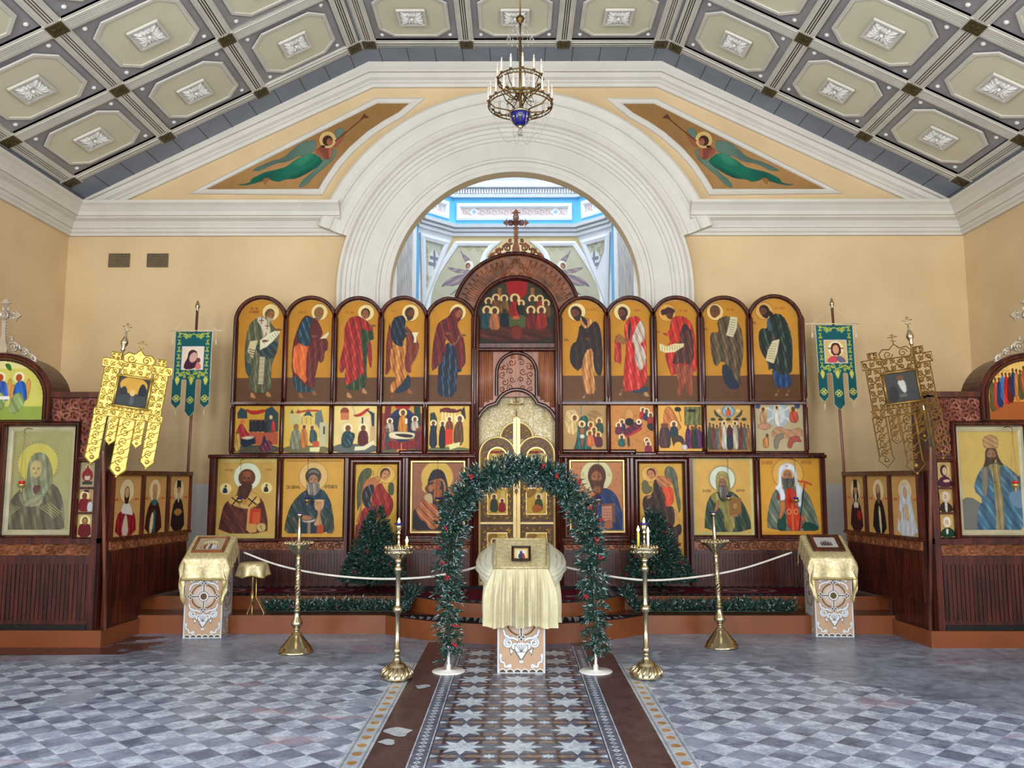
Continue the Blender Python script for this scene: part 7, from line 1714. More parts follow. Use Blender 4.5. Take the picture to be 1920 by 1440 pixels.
# ---- lecterns -------------------------------------------------------------------
BROCADE=M_('pale_gold_brocade_cloth',.38,.25,.6); n=BROCADE.noise(34,4,rough=.7); BROCADE.color(BROCADE.mix(n.smooth(.40,.64),lin((184,166,116)),lin((212,200,158)))); BROCADE.bump(n,.12,.002); BROCADE=BROCADE.done()
FRINGE=plain('gold_fringe',(168,146,70),.5,.3,.2,40)
def lectern_print(A,cut=0):
    "the printed ornament on the lectern boards, drawn in a 100 x 190 frame"
    w=(226,230,234); g=(96,84,64); H_=A.b[3]
    A.rect((214,220,226),0,0,3.5,H_); A.rect((214,220,226),96.5,0,100,H_); A.rect((214,220,226),0,H_-2,100,H_)
    for k in range(6):
        cx=11+k*15.6; A.ell(w,cx,H_-2,8.4,8); A.ell(g,cx,H_-2,6.6,6)
    A.rect((214,220,226),0,H_-2.4,100,H_)
    cy=H_-108
    A.ell(g,50,cy,31,31,ring=1.6); 
    for k in range(36):
        a=k*PI/18; A.line(w,1.1,[(50+14*math.cos(a),cy+14*math.sin(a)),(50+26*math.cos(a),cy+26*math.sin(a))],False)
    for dx,dy in ((1,0),(-1,0),(0,1),(0,-1)):
        A.line(w,6,[(50+dx*10,cy+dy*10),(50+dx*36,cy+dy*36)],False); A.line(g,3,[(50+dx*10,cy+dy*10),(50+dx*36,cy+dy*36)],False)
        for s_ in (-1,1): A.ell(w,50+dx*34+dy*s_*4.5,cy+dy*34+dx*s_*4.5,4); A.ell(g,50+dx*34+dy*s_*4.2,cy+dy*34+dx*s_*4.2,2.6)
        A.ell(w,50+dx*39,cy+dy*39,4); A.ell(g,50+dx*39,cy+dy*39,2.6)
    A.ell(g,50,cy,13.5); A.ell(w,50,cy,12); A.ell((110,90,50),50,cy,8.5)
    for s_ in (-1,1):
        X=lambda v: 50+s_*v
        for (cx,c_,r,a0,t) in ((27,cy+46,10,-1.2,1.5),(12,cy+52,7,2.0,-1.2),(28,cy-46,10,1.2,-1.5),(14,cy-50,6,-2,1.2),(30,cy+34,5,2,1.0)):
            pth=[(X(v[0]),v[1]) for v in spiral(cx,c_,r,r*.25,a0,t,16)]
            A.line(g,5.6,pth,False); A.line(w,4.0,pth,False)
        for pth in ([(8,cy+40),(16,cy+36),(24,cy+36),(34,cy+30),(37,cy+20)],[(8,cy-40),(16,cy-34),(24,cy-34),(34,cy-28),(37,cy-18)]):
            q=[(X(a),c) for a,c in pth]; A.line(g,6,q,False); A.line(w,4.4,q,False)
        for p_ in ([(16,cy+62),(24,cy+58),(22,cy+70)],): A.poly(g,[(X(a),c) for a,c in [(14,cy+61),(26,cy+56),(22,cy+72)]],1); A.poly(w,[(X(a),c) for a,c in [(16,cy+62),(24,cy+58),(21.5,cy+69)]],1)
        for pth in ([(44,H_-34),(42,H_-24),(36,H_-22),(34,H_-14),(26,H_-14)],):
            q=[(X(a),c) for a,c in pth]; A.line(g,5.4,q,False); A.line(w,4.0,q,False)
        A.line(w,3,[(X(v[0]),v[1]) for v in spiral(24,H_-16,4,1,0,1.1,8)],False); A.ell(w,X(43),H_-36,2.6,4)
    A.ell(g,50,cy+58,14.5,13); A.ell(w,50,cy+57,13,12)
    for k in range(-2,3): A.line(g,1.2,[(50,cy+66),(50+k*5,cy+49-abs(k)*-1)],False)
    A.poly(g,[(37,cy+64),(50,cy+84),(63,cy+64)],1); A.poly(w,[(40,cy+65),(50,cy+80),(60,cy+65)],1); A.ell(w,50,cy+84,4,3)
    return A
def quad_cloth(b,fn,nx,ny,back=False):
    vs=[fn(i/nx,j/ny) for j in range(ny+1) for i in range(nx+1)]
    fs=[(j*(nx+1)+i,j*(nx+1)+i+1,(j+1)*(nx+1)+i+1,(j+1)*(nx+1)+i) for j in range(ny) for i in range(nx)]
    b.add(vs,fs,True)
def lectern(x,y,rz,w,d,zf,zb,label,h_over=.0):
    "local: front at y=-d/2; sloping top from zf (front) to zb (back)"
    rt=tag(empty('lectern',(x,y,0),rz),label,'lectern'); f=own(rt)
    b=MB(); hw,hd=w/2,d/2
    b.add([(-hw,-hd,0),(hw,-hd,0),(hw,hd,0),(-hw,hd,0),(-hw,-hd,zf),(hw,-hd,zf),(hw,hd,zb),(-hw,hd,zb)],[(0,1,5,4),(1,2,6,5),(2,3,7,6),(3,0,4,7),(4,5,6,7),(3,2,1,0)],False); f(b,'body',WHITE)
    hh=zf*.97
    A=lectern_print(Art(0,0,100,100*hh/w,120,(200,168,140))); A.build('printed_front',(-hw,-hd-.003,hh),(w,0,0),(0,0,-hh),PAINT,rt,board=.002)
    for s in (-1,1):
        A=lectern_print(Art(0,0,100,100*hh/w,90,(196,170,150)))
        O=Vector((s*(hw+.003),-hd if s>0 else hd,hh)); U=Vector((0,d if s>0 else -d,0))
        A.build('printed_side',O,U,(0,0,-hh),PAINT,rt,board=.002)
    return rt
def lectern_cloth(rt,w,d,zf,zb,fx_,ff,fb,label,mat):
    "cloth lies on the sloping top and hangs over four sides, longer at the corners"
    sl=math.hypot(d,zb-zf); hw=w/2+.012; T=Matrix.Translation(rt.location)@Matrix.Rotation(rt.rotation_euler.z,4,'Z')
    def fn(u,v):
        # u across, v from front flap to back flap
        X=(u-.5)*(2*hw+2*fx_); Y_=-ff+v*(sl+ff+fb)
        ox=max(0,abs(X)-hw); sx=1 if X>0 else -1; of=max(0,-Y_); ob=max(0,Y_-sl)
        t=min(max(Y_,0),sl)/sl; px=max(-hw,min(hw,X)); py=-d/2-.008+t*(d+.016); pz=zf+.008+t*(zb-zf)
        drop=math.hypot(ox,max(of,ob)) if (ox and (of or ob)) else ox+of+ob
        wave=.012*math.sin(Y_*34+X*5)*min(1,ox*8)
        if ox: px+=sx*(.10*ox+.012+abs(wave)); pz-=ox*.97
        if of: py-=.14*of+.010*math.sin(X*30)*min(1,of*6)+.008; pz-=of*.97
        if ob: py+=.1*ob+.01; pz-=ob*.97
        if ox and of: px+=-sx*.25*min(ox,of); py+=.0; pz-=min(ox,of)*.30; px+=sx*.02*math.sin(20*(ox-of))
        return T@Vector((px,py,pz))
    root=tag(empty('lectern_cloth',T@Vector((0,0,zf))),label,'cloth'); inv=Matrix.Translation(-root.location)
    b=MB(); quad_cloth(b,fn,56,48); o=b.build('cloth_body',mat,root); o.data.transform(inv); m_=o.modifiers.new('t','SOLIDIFY'); m_.thickness=.004; m_.offset=1
    b=MB(); edge=[fn(i/56,0) for i in range(57)]; b.tube([inv@(p_+Vector((0,0,-.004))) for p_ in edge],.008,5); b.build('fringe',FRINGE,root)
    return root
def framed(root_name,T,w,h,label,cat,A,frame_mat,fw=.03):
    "small framed picture lying on a slope given by matrix T (x across, y up the slope, z off the surface)"
    rt=tag(empty(root_name,T.translation),label,cat); inv=Matrix.Translation(-T.translation)
    o=A.build('picture',(-w/2,h/2,.012),(w,0,0),(0,-h,0),PAINT,rt,board=.008); o.data.transform(inv@T)
    b=MB(); b.sweep([(-w/2-fw/2,-h/2-fw/2,0),(w/2+fw/2,-h/2-fw/2,0),(w/2+fw/2,h/2+fw/2,0),(-w/2-fw/2,h/2+fw/2,0)],[(-fw/2,0),(-fw/2,.016),(0,.024),(fw/2,.016),(fw/2,0)],(0,0,1),closed=True); o=b.build('frame',frame_mat,rt); o.data.transform(inv@T)
    return rt
def slopeT(rt,d,zf,zb,t=.5,x=0,lift=.016):
    a=math.atan2(zb-zf,d)
    return Matrix.Translation(rt.location)@Matrix.Rotation(rt.rotation_euler.z,4,'Z')@Matrix.Translation((x,-d/2+d*t,zf+(zb-zf)*t+lift))@Matrix.Rotation(a,4,'X')
lx=-3.20; ly=8.98; W0=.385; D0=.36
lect=lectern(lx,ly,math.radians(4),W0,D0,.80,1.0,'peach printed lectern with white border, left, draped in gold cloth')
lectern_cloth(lect,W0,D0,.80,1.0,.20,.22,.16,'pale gold cloth draped over the left lectern',BROCADE)
A=Art(0,0,100,76,90,(176,160,130)); A.ell((206,196,160),50,40,30,26)
for k in range(6): A.fig(24+k*10,26+abs(k-2.5)*3,70,13,[(196,150,130),(150,96,80),(206,200,190),(120,90,80),(220,214,210),(190,190,200)][k],halo=(226,210,160))
framed('lectern_icon',slopeT(lect,D0,.80,1.0,.52),.27,.22,'wide brown framed icon of small standing figures on the left lectern','icon',A,W_CARVE,.03)
rect_=lectern(3.292,9.07,math.radians(-4),.385,.36,.80,1.0,'peach printed lectern with white border, right, draped in gold cloth')
lectern_cloth(rect_,.385,.36,.80,1.0,.19,.22,.16,'pale gold cloth draped over the right lectern',BROCADE)
A=Art(0,0,100,80,90,(190,186,180)); 
for k in range(5): A.fig(28+k*11,22+abs(k-2)*5,66,11,[(96,90,90),(70,66,70),(110,60,66),(80,80,84),(110,104,100)][k],(90,80,76),halo=None)
framed('lectern_icon',slopeT(rect_,.36,.80,1.0,.56,-.0,.02),.22,.19,'dark framed icon with grey figures on the right lectern','icon',A,W_FRAME,.055)
# centre lectern with sheer skirt
WC,DC=.40,.36; zcf,zcb=.85,1.06
cen=lectern(.05,7.42,0,WC,DC,zcf,zcb,'centre lectern with printed peach front, under the garland arch')
m=M_('sheer_organza',.45,.1,.5); n=m.noise(20,3); m.color(m.mix(n,lin((196,184,138)),lin((224,215,178)))); m.b.inputs['Alpha'].default_value=.82; m.b.inputs['Sheen Weight'].default_value=.4; ORG=m.done()
m=M_('sheer_organza_puff',.45,.1,.5); m.color(lin((232,228,206))); m.b.inputs['Alpha'].default_value=.55; ORG2=m.done()
root=tag(empty('ruffled_cloth',(.05,7.42,zcf)),'gathered sheer champagne organza cloth on the centre lectern','cloth'); inv=Matrix.Translation(-root.location)
hw,hd=WC/2+.02,DC/2+.02
def skirt(u,v):
    # closed perimeter starting at the middle of the back; v down
    per=[(-hw,hd,zcb),(-hw,-hd,zcf),(hw,-hd,zcf),(hw,hd,zcb)]
    L=[2*hd,2*hw,2*hd]; t=u*sum(L); k=0
    while k<2 and t>L[k]: t-=L[k]; k+=1
    t=min(1,t/L[k]); a,c=Vector(per[k]),Vector(per[k+1]); p=a.lerp(c,t)
    side=(Vector((-1,0,0)),Vector((0,-1,0)),Vector((1,0,0)))[k]; 
    # round the normal near corners
    if k==0 and t>.7: side=side.lerp(Vector((0,-1,0)),(t-.7)/.6)
    if k==1: 
        if t<.2: side=side.lerp(Vector((-1,0,0)),(.2-t)/.4)
        if t>.8: side=side.lerp(Vector((1,0,0)),(t-.8)/.4)
    if k==2 and t<.3: side=side.lerp(Vector((0,-1,0)),(.3-t)/.6)
    side.normalize()
    drop=.47+(p.z-zcf)*.9
    ruf=(.022*math.sin(u*150)+.014*math.sin(u*67+1)+.01*math.sin(u*231+v*2))*min(1,v*2.2+.12)
    flare=.085*v**.9+.03*math.sin(PI*min(1,v*1.1))
    q=p+side*(flare+ruf); q.z-=drop*v+.012*math.sin(u*41)*v
    return inv@(q+Vector((.05,7.42,.012)))
b=MB(); quad_cloth(b,skirt,260,26); b.build('skirt',ORG,root)
b=MB(); e=.02
def topc(u,v):
    return inv@Vector((.05-hw+2*hw*u,7.42-hd+2*hd*v,zcf+.016+(zcb-zcf)*v))
quad_cloth(b,topc,10,10); b.build('top_panel',BROCADE,root)
b=MB(); b.tube([inv@(Vector(p_)+Vector((.05,7.42,.016))) for p_ in [(-hw,-hd,zcf),(hw,-hd,zcf),(hw,hd,zcb),(-hw,hd,zcb)]],.013,6,closed=True); b.build('gathered_trim',BROCADE,root)
for s in (-1,1):
    b=MB()
    def puff(u,v,s=s):
        a=PI*v; r=.125*math.sin(PI*u)**.6*(1+.10*math.sin(v*40+u*9)+.05*math.sin(v*77))
        q=Vector((s*(hw+.02+r*1.15*math.sin(a*.9+.1)),-hd*.9+2*hd*1.05*u,zcf+(zcb-zcf)*(u*.9+.05)-.26*v+.05*math.sin(PI*v)))
        return inv@(q+Vector((.05,7.42,.01)))
    quad_cloth(b,puff,26,34); b.build('side_puff',ORG2,root)
A=Art(0,0,100,76,70,(206,186,130)); A.rect((160,130,70),0,0,100,6); A.rect((160,130,70),0,70,100,76); A.rect((160,130,70),0,0,7,76); A.rect((160,130,70),93,0,100,76); A.rect((200,206,214),24,18,76,76); A.fig(50,18,76,40,(60,60,90),(90,60,44),(190,190,190)); A.fig(66,34,76,22,(150,60,60),halo=None)
b_=MB(); T=slopeT(cen,DC,zcf,zcb,.0,.0,.024)
T=Matrix.Translation((.05,7.29,zcf+.105+.02))@Matrix.Rotation(math.radians(62),4,'X')
framed('small_icon',T,.125,.095,'small dark framed icon leaning on the centre lectern cloth','icon',A,plain('dark_frame_lacquer',(44,24,18),.25),.02)
# ---- folding stand with gold cloth beside the left lectern
msx,msy=-2.80,9.16
rt=tag(empty('folding_stand',(msx,msy,0)),'thin gilt folding stand with bent wire legs right of the left lectern','stand'); f=own(rt)
b=MB(); b.tube([(0,0,.72),(0,0,.40)],.013,8); b.tube([(0,0,.42),(0,0,.28)],.017,8); f(b,'pole',GOLD)
b=MB(); b.smooth=True
for pth in ([(0,0,.33),(-.05,-.05,.15),(-.10,-.09,.04),(-.03,-.09,.012)],[(.035,0,.70),(.04,0,.36),(.12,.02,.20),(.155,.02,.12),(.14,0,.03),(.08,-.03,.012),(.045,-.03,.09)],[(0,0,.30),(-.01,.05,.1),(-.01,.10,.012)],[(-.03,-.06,.065),(.05,-.04,.065)]):
    b.tube(pth,.0065,6)
f(b,'wire_leg',GOLD)
root=tag(empty('small_cloth',(msx,msy,.72)),'small scalloped gold cloth on the folding stand','cloth')
b=MB(); 
def sc_(u,v):
    a=2*PI*u; r=.012+.125*min(1,v*1.6); 
    if v>.55: r+=.03*(v-.55)+.020*math.sin(a*6)*(v-.55)*2.2
    z=.0 if v<=.55 else -(v-.55)*.31+.03*math.sin(a*4+1)*(v-.55)
    k=1.0
    return (r*math.cos(a)*1.1,r*math.sin(a)*.9,z+.004-.0*v)
quad_cloth(b,sc_,64,20); b.build('cloth_body',BROCADE,root)
b=MB(); b.tube([sc_(i/64,1) for i in range(64)],.006,5,closed=True); b.build('fringe',FRINGE,root)
# ---- ropes ---------------------------------------------------------------------
CORD=plain('cream_satin_cord',(226,222,210),.4)
def rope(pl,label):
    pts_=[P(a,c,Y) for a,c,Y in pl]; 
    # smooth through the points (Catmull-Rom)
    q=[]; n=len(pts_)
    for i in range(n-1):
        p0,p1,p2,p3=pts_[max(0,i-1)],pts_[i],pts_[i+1],pts_[min(n-1,i+2)]
        for k in range(6):
            t=k/6; q.append(.5*((2*p1)+(p2-p0)*t+(2*p0-5*p1+4*p2-p3)*t*t+(3*p1-p0-3*p2+p3)*t**3))
    q.append(pts_[-1]); b=MB(); b.tube(q,.010,8); tag(b.build('barrier_cord',CORD),label,'cord','cream barrier cords')
rope([(458,1036,8.98),(520,1059,8.75),(600,1076,8.45),(700,1085,8.1),(790,1083,7.8),(860,1072,7.6),(898,1062,7.46)],'cream cord sagging from left lectern to the centre lectern')
rope([(1047,1060,7.46),(1090,1070,7.55),(1160,1083,7.75),(1230,1088,8.0),(1320,1080,8.35),(1400,1064,8.65),(1484,1036,8.95)],'cream cord sagging from centre lectern to the right lectern')
# ---- evergreen foliage -----------------------------------------------------------
def leafmat(name,c1,c2): 
    m=M_(name,.45,0,.5); n=m.noise(30,2); m.color(m.mix(n.smooth(.3,.7),lin(c1),lin(c2))); return m.done()
G1=leafmat('pine_needles_dark',(10,40,26),(26,66,44)); G2=leafmat('pine_needles_blue_green',(22,58,52),(58,96,90)); G3=leafmat('frosted_needles',(110,136,138),(190,204,206)); STEM=plain('wired_stem',(44,54,34),.6); BERRY=plain('red_berry',(150,14,30),.25)
class Needles:
    def __init__(s): s.v=[]; s.f=[]; s.m=[]
    def sprig(s,p,d,L,n,ln,w,frost=.1):
        p=np.array(p,float); d=np.array(d,float); d/=np.linalg.norm(d)+1e-9
        a=np.cross(d,[0.3,.2,1]); a/=np.linalg.norm(a)+1e-9; c=np.cross(d,a)
        for i in range(n):
            t=(i+.5)/n; q=p+d*L*t; th=i*2.4+RNG.random(); side=a*math.cos(th)+c*math.sin(th)
            e=d*(.55+.5*t)+side*(.9-.45*t); e/=np.linalg.norm(e); lw=np.cross(e,side); lw/=np.linalg.norm(lw)+1e-9
            o=len(s.v); l_=ln*(1-.25*t)*(.8+.4*RNG.random())
            s.v+= [q-lw*w,q+lw*w,q+e*l_*.6+lw*w*.9,q+e*l_,q+e*l_*.6-lw*w*.9]; s.f.append((o,o+1,o+2,o+3,o+4)); s.m.append(2 if RNG.random()<frost else (1 if RNG.random()<.45 else 0))
    def build(s,name,parent):
        me=bpy.data.meshes.new(name); me.from_pydata([tuple(v) for v in s.v],[],s.f)
        for m in (G1,G2,G3): me.materials.append(m)
        me.polygons.foreach_set('material_index',s.m); o=bpy.data.objects.new(name,me); COL.objects.link(o); o.parent=parent; return o
def berries(parent,spots,r=.010,n=7):
    for p_ in spots:
        b=MB(); b.smooth=True
        for k in range(n): b.ball((p_[0]+RNG.normal()*.010,p_[1]+RNG.normal()*.008,p_[2]+RNG.normal()*.011),r,7)
        b.build('berry_cluster',BERRY,parent)
# garland arch
YG=7.30
ap=[(841,1252),(841,1180),(838,1100),(842,1030),(850,975),(870,930),(903,900),(940,884),(972,881),(1010,886),(1045,902),(1075,930),(1096,975),(1107,1030),(1113,1100),(1117,1180),(1117,1252)]
pw=[P(a,c,YG) for a,c in ap]; arc_path=[]
for i in range(len(pw)-1):
    p0,p1,p2,p3=pw[max(0,i-1)],pw[i],pw[i+1],pw[min(len(pw)-1,i+2)]
    for k in range(8):
        t=k/8; arc_path.append(.5*((2*p1)+(p2-p0)*t+(2*p0-5*p1+4*p2-p3)*t*t+(3*p1-p0-3*p2+p3)*t**3))
arc_path.append(pw[-1])
gr_=tag(empty('garland_arch',(.05,YG,0)),'free standing arch of frosted green garland with red berries','arch'); go=Vector((-.05,-YG,0))
b=MB(); q=[p_+go for p_ in arc_path]; q[0].z=.02; q[-1].z=.02; b.cur=1; b.tube([p_ for p_ in q if p_.z>.2],.0135,8); b.cur=0; b.tube([p_ for p_ in q[:12] if p_.z<.26],.012,8); b.tube([p_ for p_ in q[-12:] if p_.z<.26],.012,8); b.build('tube_frame',[WHITE,STEM],gr_)
for e in (pw[0],pw[-1]):
    b=MB(); b.lathe([(.01,0),(.138,0),(.14,.008),(.13,.014),(.02,.018),(.02,.06),(.012,.06)],(e.x-.05,0,0),36); b.build('foot_plate',WHITE,gr_)
N=Needles(); M__=len(arc_path)
# wired twigs in tufts round the tube; near the feet they sit in sparse tiers
def at_arc(t):
    k=int(t); return arc_path[k].lerp(arc_path[min(M__-1,k+1)],t-k)+go,(arc_path[min(M__-1,k+1)]-arc_path[max(0,k-1)]).normalized()
for i in range(760):
    t=(i+RNG.random())/760*(M__-1.01); p_,tan=at_arc(t)
    if p_.z<.15: continue
    if p_.z<.62: p_.z=round(p_.z/.062)*.062+RNG.normal()*.006
    th=RNG.random()*2*PI; a=tan.cross(Vector((0,1,0))).normalized()
    d=(a*math.cos(th)+Vector((0,1,0))*math.sin(th)+Vector((0,0,-.25 if p_.z<.8 else .12))+tan*RNG.normal()*.2).normalized()
    L=(.135 if p_.z>.62 else .115)*(.72+.5*RNG.random())
    N.sprig(p_,d,L,16,.046,.0042,.13)
    for k in range(2 if p_.z>.62 else 1):
        e=(d+Vector(RNG.normal(0,.42,3))).normalized(); N.sprig(p_+d*L*(.25+.3*RNG.random()),e,L*.6,10,.042,.0040,.16)
N.build('needles',gr_)
berries(gr_,[P(a,c,YG-.13)+go for a,c in ((838,993),(820,1028),(829,1056),(838,1083),(852,1172),(853,1210),(1018,874),(1044,891),(1085,905),(1107,951),(1128,976),(1118,1013),(1127,1046),(1098,1119),(883,896))])
# Christmas trees
def tree(bx,by,topz,rb,lean,label):
    rt=tag(empty('christmas_tree',(bx,by,Z2+.006)),label,'christmas tree','small decorated christmas trees'); H_=topz-Z2
    b=MB(); b.tube([(0,0,.02),(0,0,H_*.93)],[.012,.005],6); b.tube([(0,0,.0),(0,0,.12)],.017,8); b.build('trunk',BLACK,rt)
    b=MB()
    for k in range(4): a=.5+k*PI/2; b.tube([(0,0,.085),(.12*math.cos(a),.12*math.sin(a),.05),(.17*math.cos(a),.17*math.sin(a),.006)],.006,6)
    b.build('tripod_foot',BLACK,rt)
    N=Needles()
    for i in range(2100):
        t=1-math.sqrt(RNG.random()); z=.13+(H_-.15)*t; th=RNG.random()*2*PI; R_=rb*(1-t)**.85+.02; ri=R_*(.35+.6*RNG.random())
        d=Vector((math.cos(th),math.sin(th),-.10+.9*t)).normalized()
        N.sprig((math.cos(th)*ri+lean*t,math.sin(th)*ri,z),d,.070*(1-.35*t),12,.036,.0036,.05)
    N.build('needles',rt)
    sp_=[]
    for k in range(9):
        t=.06+.8*k/9; th=PI+PI*((k*.37)%1); R_=rb*(1-t)**.85+.03; sp_.append((math.cos(th)*R_,math.sin(th)*R_,.13+(H_-.15)*t))
    berries(rt,sp_,.008,5)
q=P(697,1107,9.80); tree(q.x,q.y,P(706,948,9.80).z,.36,.05,'small christmas tree with red berries standing left of the doors')
q=P(1237,1107,9.78); tree(q.x,q.y,P(1226,950,9.78).z,.37,-.06,'small christmas tree with red berries standing right of the doors')
# garlands lying along the lower step
def floor_garland(pl,label):
    c=pl[len(pl)//2]; rt=tag(empty('step_garland',(c.x,c.y,c.z-.02)),label,'garland','frosted garlands along the step'); N=Needles(); L=sum((pl[i+1]-pl[i]).length for i in range(len(pl)-1)); n=int(L*340)
    seg=[(pl[i],pl[i+1],(pl[i+1]-pl[i]).length/L) for i in range(len(pl)-1)]
    for i in range(n):
        t=RNG.random(); k=0
        while k<len(seg)-1 and t>seg[k][2]: t-=seg[k][2]; k+=1
        p_=seg[k][0].lerp(seg[k][1],min(1,t/seg[k][2])); th=PI*(.12+.76*RNG.random()); tn=(seg[k][1]-seg[k][0]).normalized()
        sd=Vector((tn.y,-tn.x,0)); d=(sd*math.cos(th)*.8+Vector((0,0,1.1))*math.sin(th)+tn*RNG.normal()*.5).normalized()
        q=p_+Vector((0,0,.02))-Vector(rt.location); N.sprig(q,d,.125*(.7+.5*RNG.random()),14,.042,.0042,.10)
    N.build('needles',rt); b=MB(); b.tube([p_+Vector((0,0,.012))-Vector(rt.location) for p_ in pl],.010,6); b.build('wired_core',STEM,rt)
    berries(rt,[seg[k][0].lerp(seg[k][1],.6)+Vector((0,-.05,.07))-Vector(rt.location) for k in range(len(seg))],.008,4)
zz=Z1+.002
floor_garland([Vector((-2.66,9.22,zz)),Vector((-2.2,9.24,zz)),Vector((-1.7,9.24,zz)),Vector((-1.32,9.24,zz)),Vector((-1.17,9.17,zz)),Vector((-1.12,9.28,zz+.12)),Vector((-1.16,9.42,Z2+.012))],'frosted green garland along the lower step, left of centre')
floor_garland([Vector((2.98,9.22,zz)),Vector((2.4,9.24,zz)),Vector((1.8,9.24,zz)),Vector((1.42,9.24,zz)),Vector((1.28,9.17,zz)),Vector((1.2,9.28,zz+.12)),Vector((1.22,9.42,Z2+.012))],'frosted green garland along the lower step, right of centre')
# ---- carpets ----------------------------------------------------------------------
CARP=M_('wool_carpet',.95,0,.1); _a=CARP.nt.nodes.new('ShaderNodeAttribute'); _a.attribute_name='paint'; CARP.color(_a.outputs['Color']); CARP=CARP.done()
def carpet(x0,x1,y0,y1,z,label,kind,mask=None):
    W_,H_=(x1-x0)*100,(y1-y0)*100; A=Art(0,0,W_,H_,int(min(420,W_*1.6)),(40,36,44))
    if kind=='runner':
        A.rect((96,20,44),0,14,W_,H_-12); 
        for k in range(int(W_/9)): A.rect((176,170,166),k*9,4,k*9+5,6.5); A.rect((170,166,160),k*9+2,H_-6,k*9+6,H_-4)
        k=30
        while k<W_:
            A.ell((120,112,112),k,H_/2,38,H_*.26,ring=1.6); A.ell((110,30,54),k,H_/2,30,H_*.2); A.ell((170,160,150),k,H_/2,18,H_*.13,ring=1.4); A.ell((60,50,60),k,H_/2,10,H_*.08); k+=104
    elif kind=='centre':
        A.rect((60,56,66),0,0,W_,H_)
        A.poly((104,22,48),[(30,30),(W_-30,30),(W_-12,H_*.5),(W_-40,H_-26),(40,H_-26),(12,H_*.5)],1)
        for k in range(18): A.line((70,14,34),1.2,[(k*W_/18,30),(k*W_/18,H_-26)],True)
        for k in range(10): A.line((70,14,34),1.2,[(0,20+k*12),(W_,20+k*12)],True)
        for cx in (W_*.22,W_*.5,W_*.78): A.ell((70,60,66),cx,H_*.62,16,8); A.ell((150,140,140),cx,H_*.62,10,5,ring=1.2)
        for k in range(int(W_/10)):
            for yy in (H_-18,H_-9): A.poly((170,168,170),[(k*10+2,yy),(k*10+8,yy-3),(k*10+6,yy+3)],1)
        for k in range(int(H_/11)):
            for xx in (6,W_-16): A.poly((170,168,170),[(xx,k*11+2),(xx+9,k*11+5),(xx+2,k*11+8)],1)
    else:
        A.rect((30,28,38),0,0,W_,H_)
        for k in range(int(W_/8)):
            A.poly((150,148,154),[(k*8+1,H_*.2),(k*8+6,H_*.3),(k*8+3,H_*.75)],1)
            if k%3==0: A.rect((170,168,172),k*8,H_*.1,k*8+1.4,H_*.95)
    mk=None
    if mask: mk=[((a-x0)*100,(y1-c)*100) for a,c in mask]
    o=A.build('carpet',(x0,y1,z),(x1-x0,0,0),(0,-(y1-y0),0),CARP,mask=mk,board=.005,backcol='2a2028'); tag(o,label,'carpet')
carpet(-3.6,-1.22,9.5,10.28,Z2+.006,'burgundy patterned runner on the platform, left side','runner')
carpet(1.24,3.6,9.5,10.28,Z2+.006,'burgundy patterned runner on the platform, right side','runner')
cf=curve_front(1.12,9.46,8.86,24); carpet(-1.2,1.2,8.84,10.28,Z2+.006,'burgundy carpet with grey border on the curved top step','centre',[(-1.2,10.28),(-1.2,9.5)]+cf+[(1.2,9.5),(1.2,10.28)])
co_=curve_front(1.30,9.05,8.51,24); ci=curve_front(1.2,9.43,8.81,24)
carpet(-1.32,1.32,8.49,9.06,Z1+.006,'dark patterned carpet strip on the lower curved step','strip',co_+[(1.30,9.06),(1.12,9.06)]+[(a,c-.005) for a,c in ci[::-1] if c<9.05]+[(-1.12,9.06),(-1.30,9.06)])
# ---- hanging oil lamps ---------------------------------------------------------------
REDG=plain('ruby_glass',(190,20,24),.15)
def oil_lamp(px,py,pty,Y,label,glass,k=1.0,yroot=None):
    c=P(px,py,Y); top=P(px,pty,Y); rt=tag(empty('oil_lamp',top),label,'oil lamp','hanging oil lamps'); f=own(rt); h=c.z-top.z; dy=(yroot or YI)-Y-.04
    b=MB(); b.tube([(0,dy,.03),(0,dy*.4,.035),(0,0,.02),(0,-.015,.0),(0,0,-.015)],.004,5); b.tube([(.0,0,-.012),(.012,0,-.03),(0,0,-.05),(-.012,0,-.03),(0,0,-.012)],.0025,4); f(b,'hook',DBRASS)
    b=MB()
    for a in (0.3,2.4,4.5): b.tube([(0,0,-.045),(.034*k*math.cos(a),.034*k*math.sin(a),h+.025)],.0013,4)
    f(b,'chains',DBRASS)
    b=MB(); b.lathe([(.002,h-.075*k),(.008*k,h-.065*k),(.004*k,h-.055*k),(.016*k,h-.045*k),(.010*k,h-.035*k),(.030*k,h-.02*k),(.038*k,h+.0),(.036*k,h+.012*k),(.028*k,h+.004)],k=16); f(b,'lamp_bowl',GOLD)
    b=MB(); b.lathe([(.022*k,h+.004),(.028*k,h+.02*k),(.030*k,h+.036*k),(.024*k,h+.034*k)],k=14); f(b,'glass_cup',glass)
for (a,c,t_,la,g_) in ((452,938,866,'gilt oil lamp before the bald bishop icon, far left',BLUEG),(578,938,864,'gilt oil lamp before the grey-bearded priest icon',BLUEG),(821,938,866,'gilt oil lamp before the mother and child icon',BLUEG),(1122,937,866,'gilt oil lamp before the icon of man in blue cloak',BLUEG),(1364,934,864,'gilt oil lamp before the green hooded monk icon',BLUEG),(1490,938,866,'gilt oil lamp before the white-cowled patriarch icon, far right',BLUEG)): oil_lamp(a,c,t_,YI-.16,la,g_,1.0)
oil_lamp(968,921,893,YI-.12,'tiny gilt oil lamp hanging on the holy doors',BLUEG,.6)
oil_lamp(47,909,809,YK-.17,'red glass oil lamp before the pale veiled woman icon',REDG,1.05,YK); oil_lamp(1897,909,806,YK-.17,'red glass oil lamp before the crowned man icon',REDG,1.05,YK)
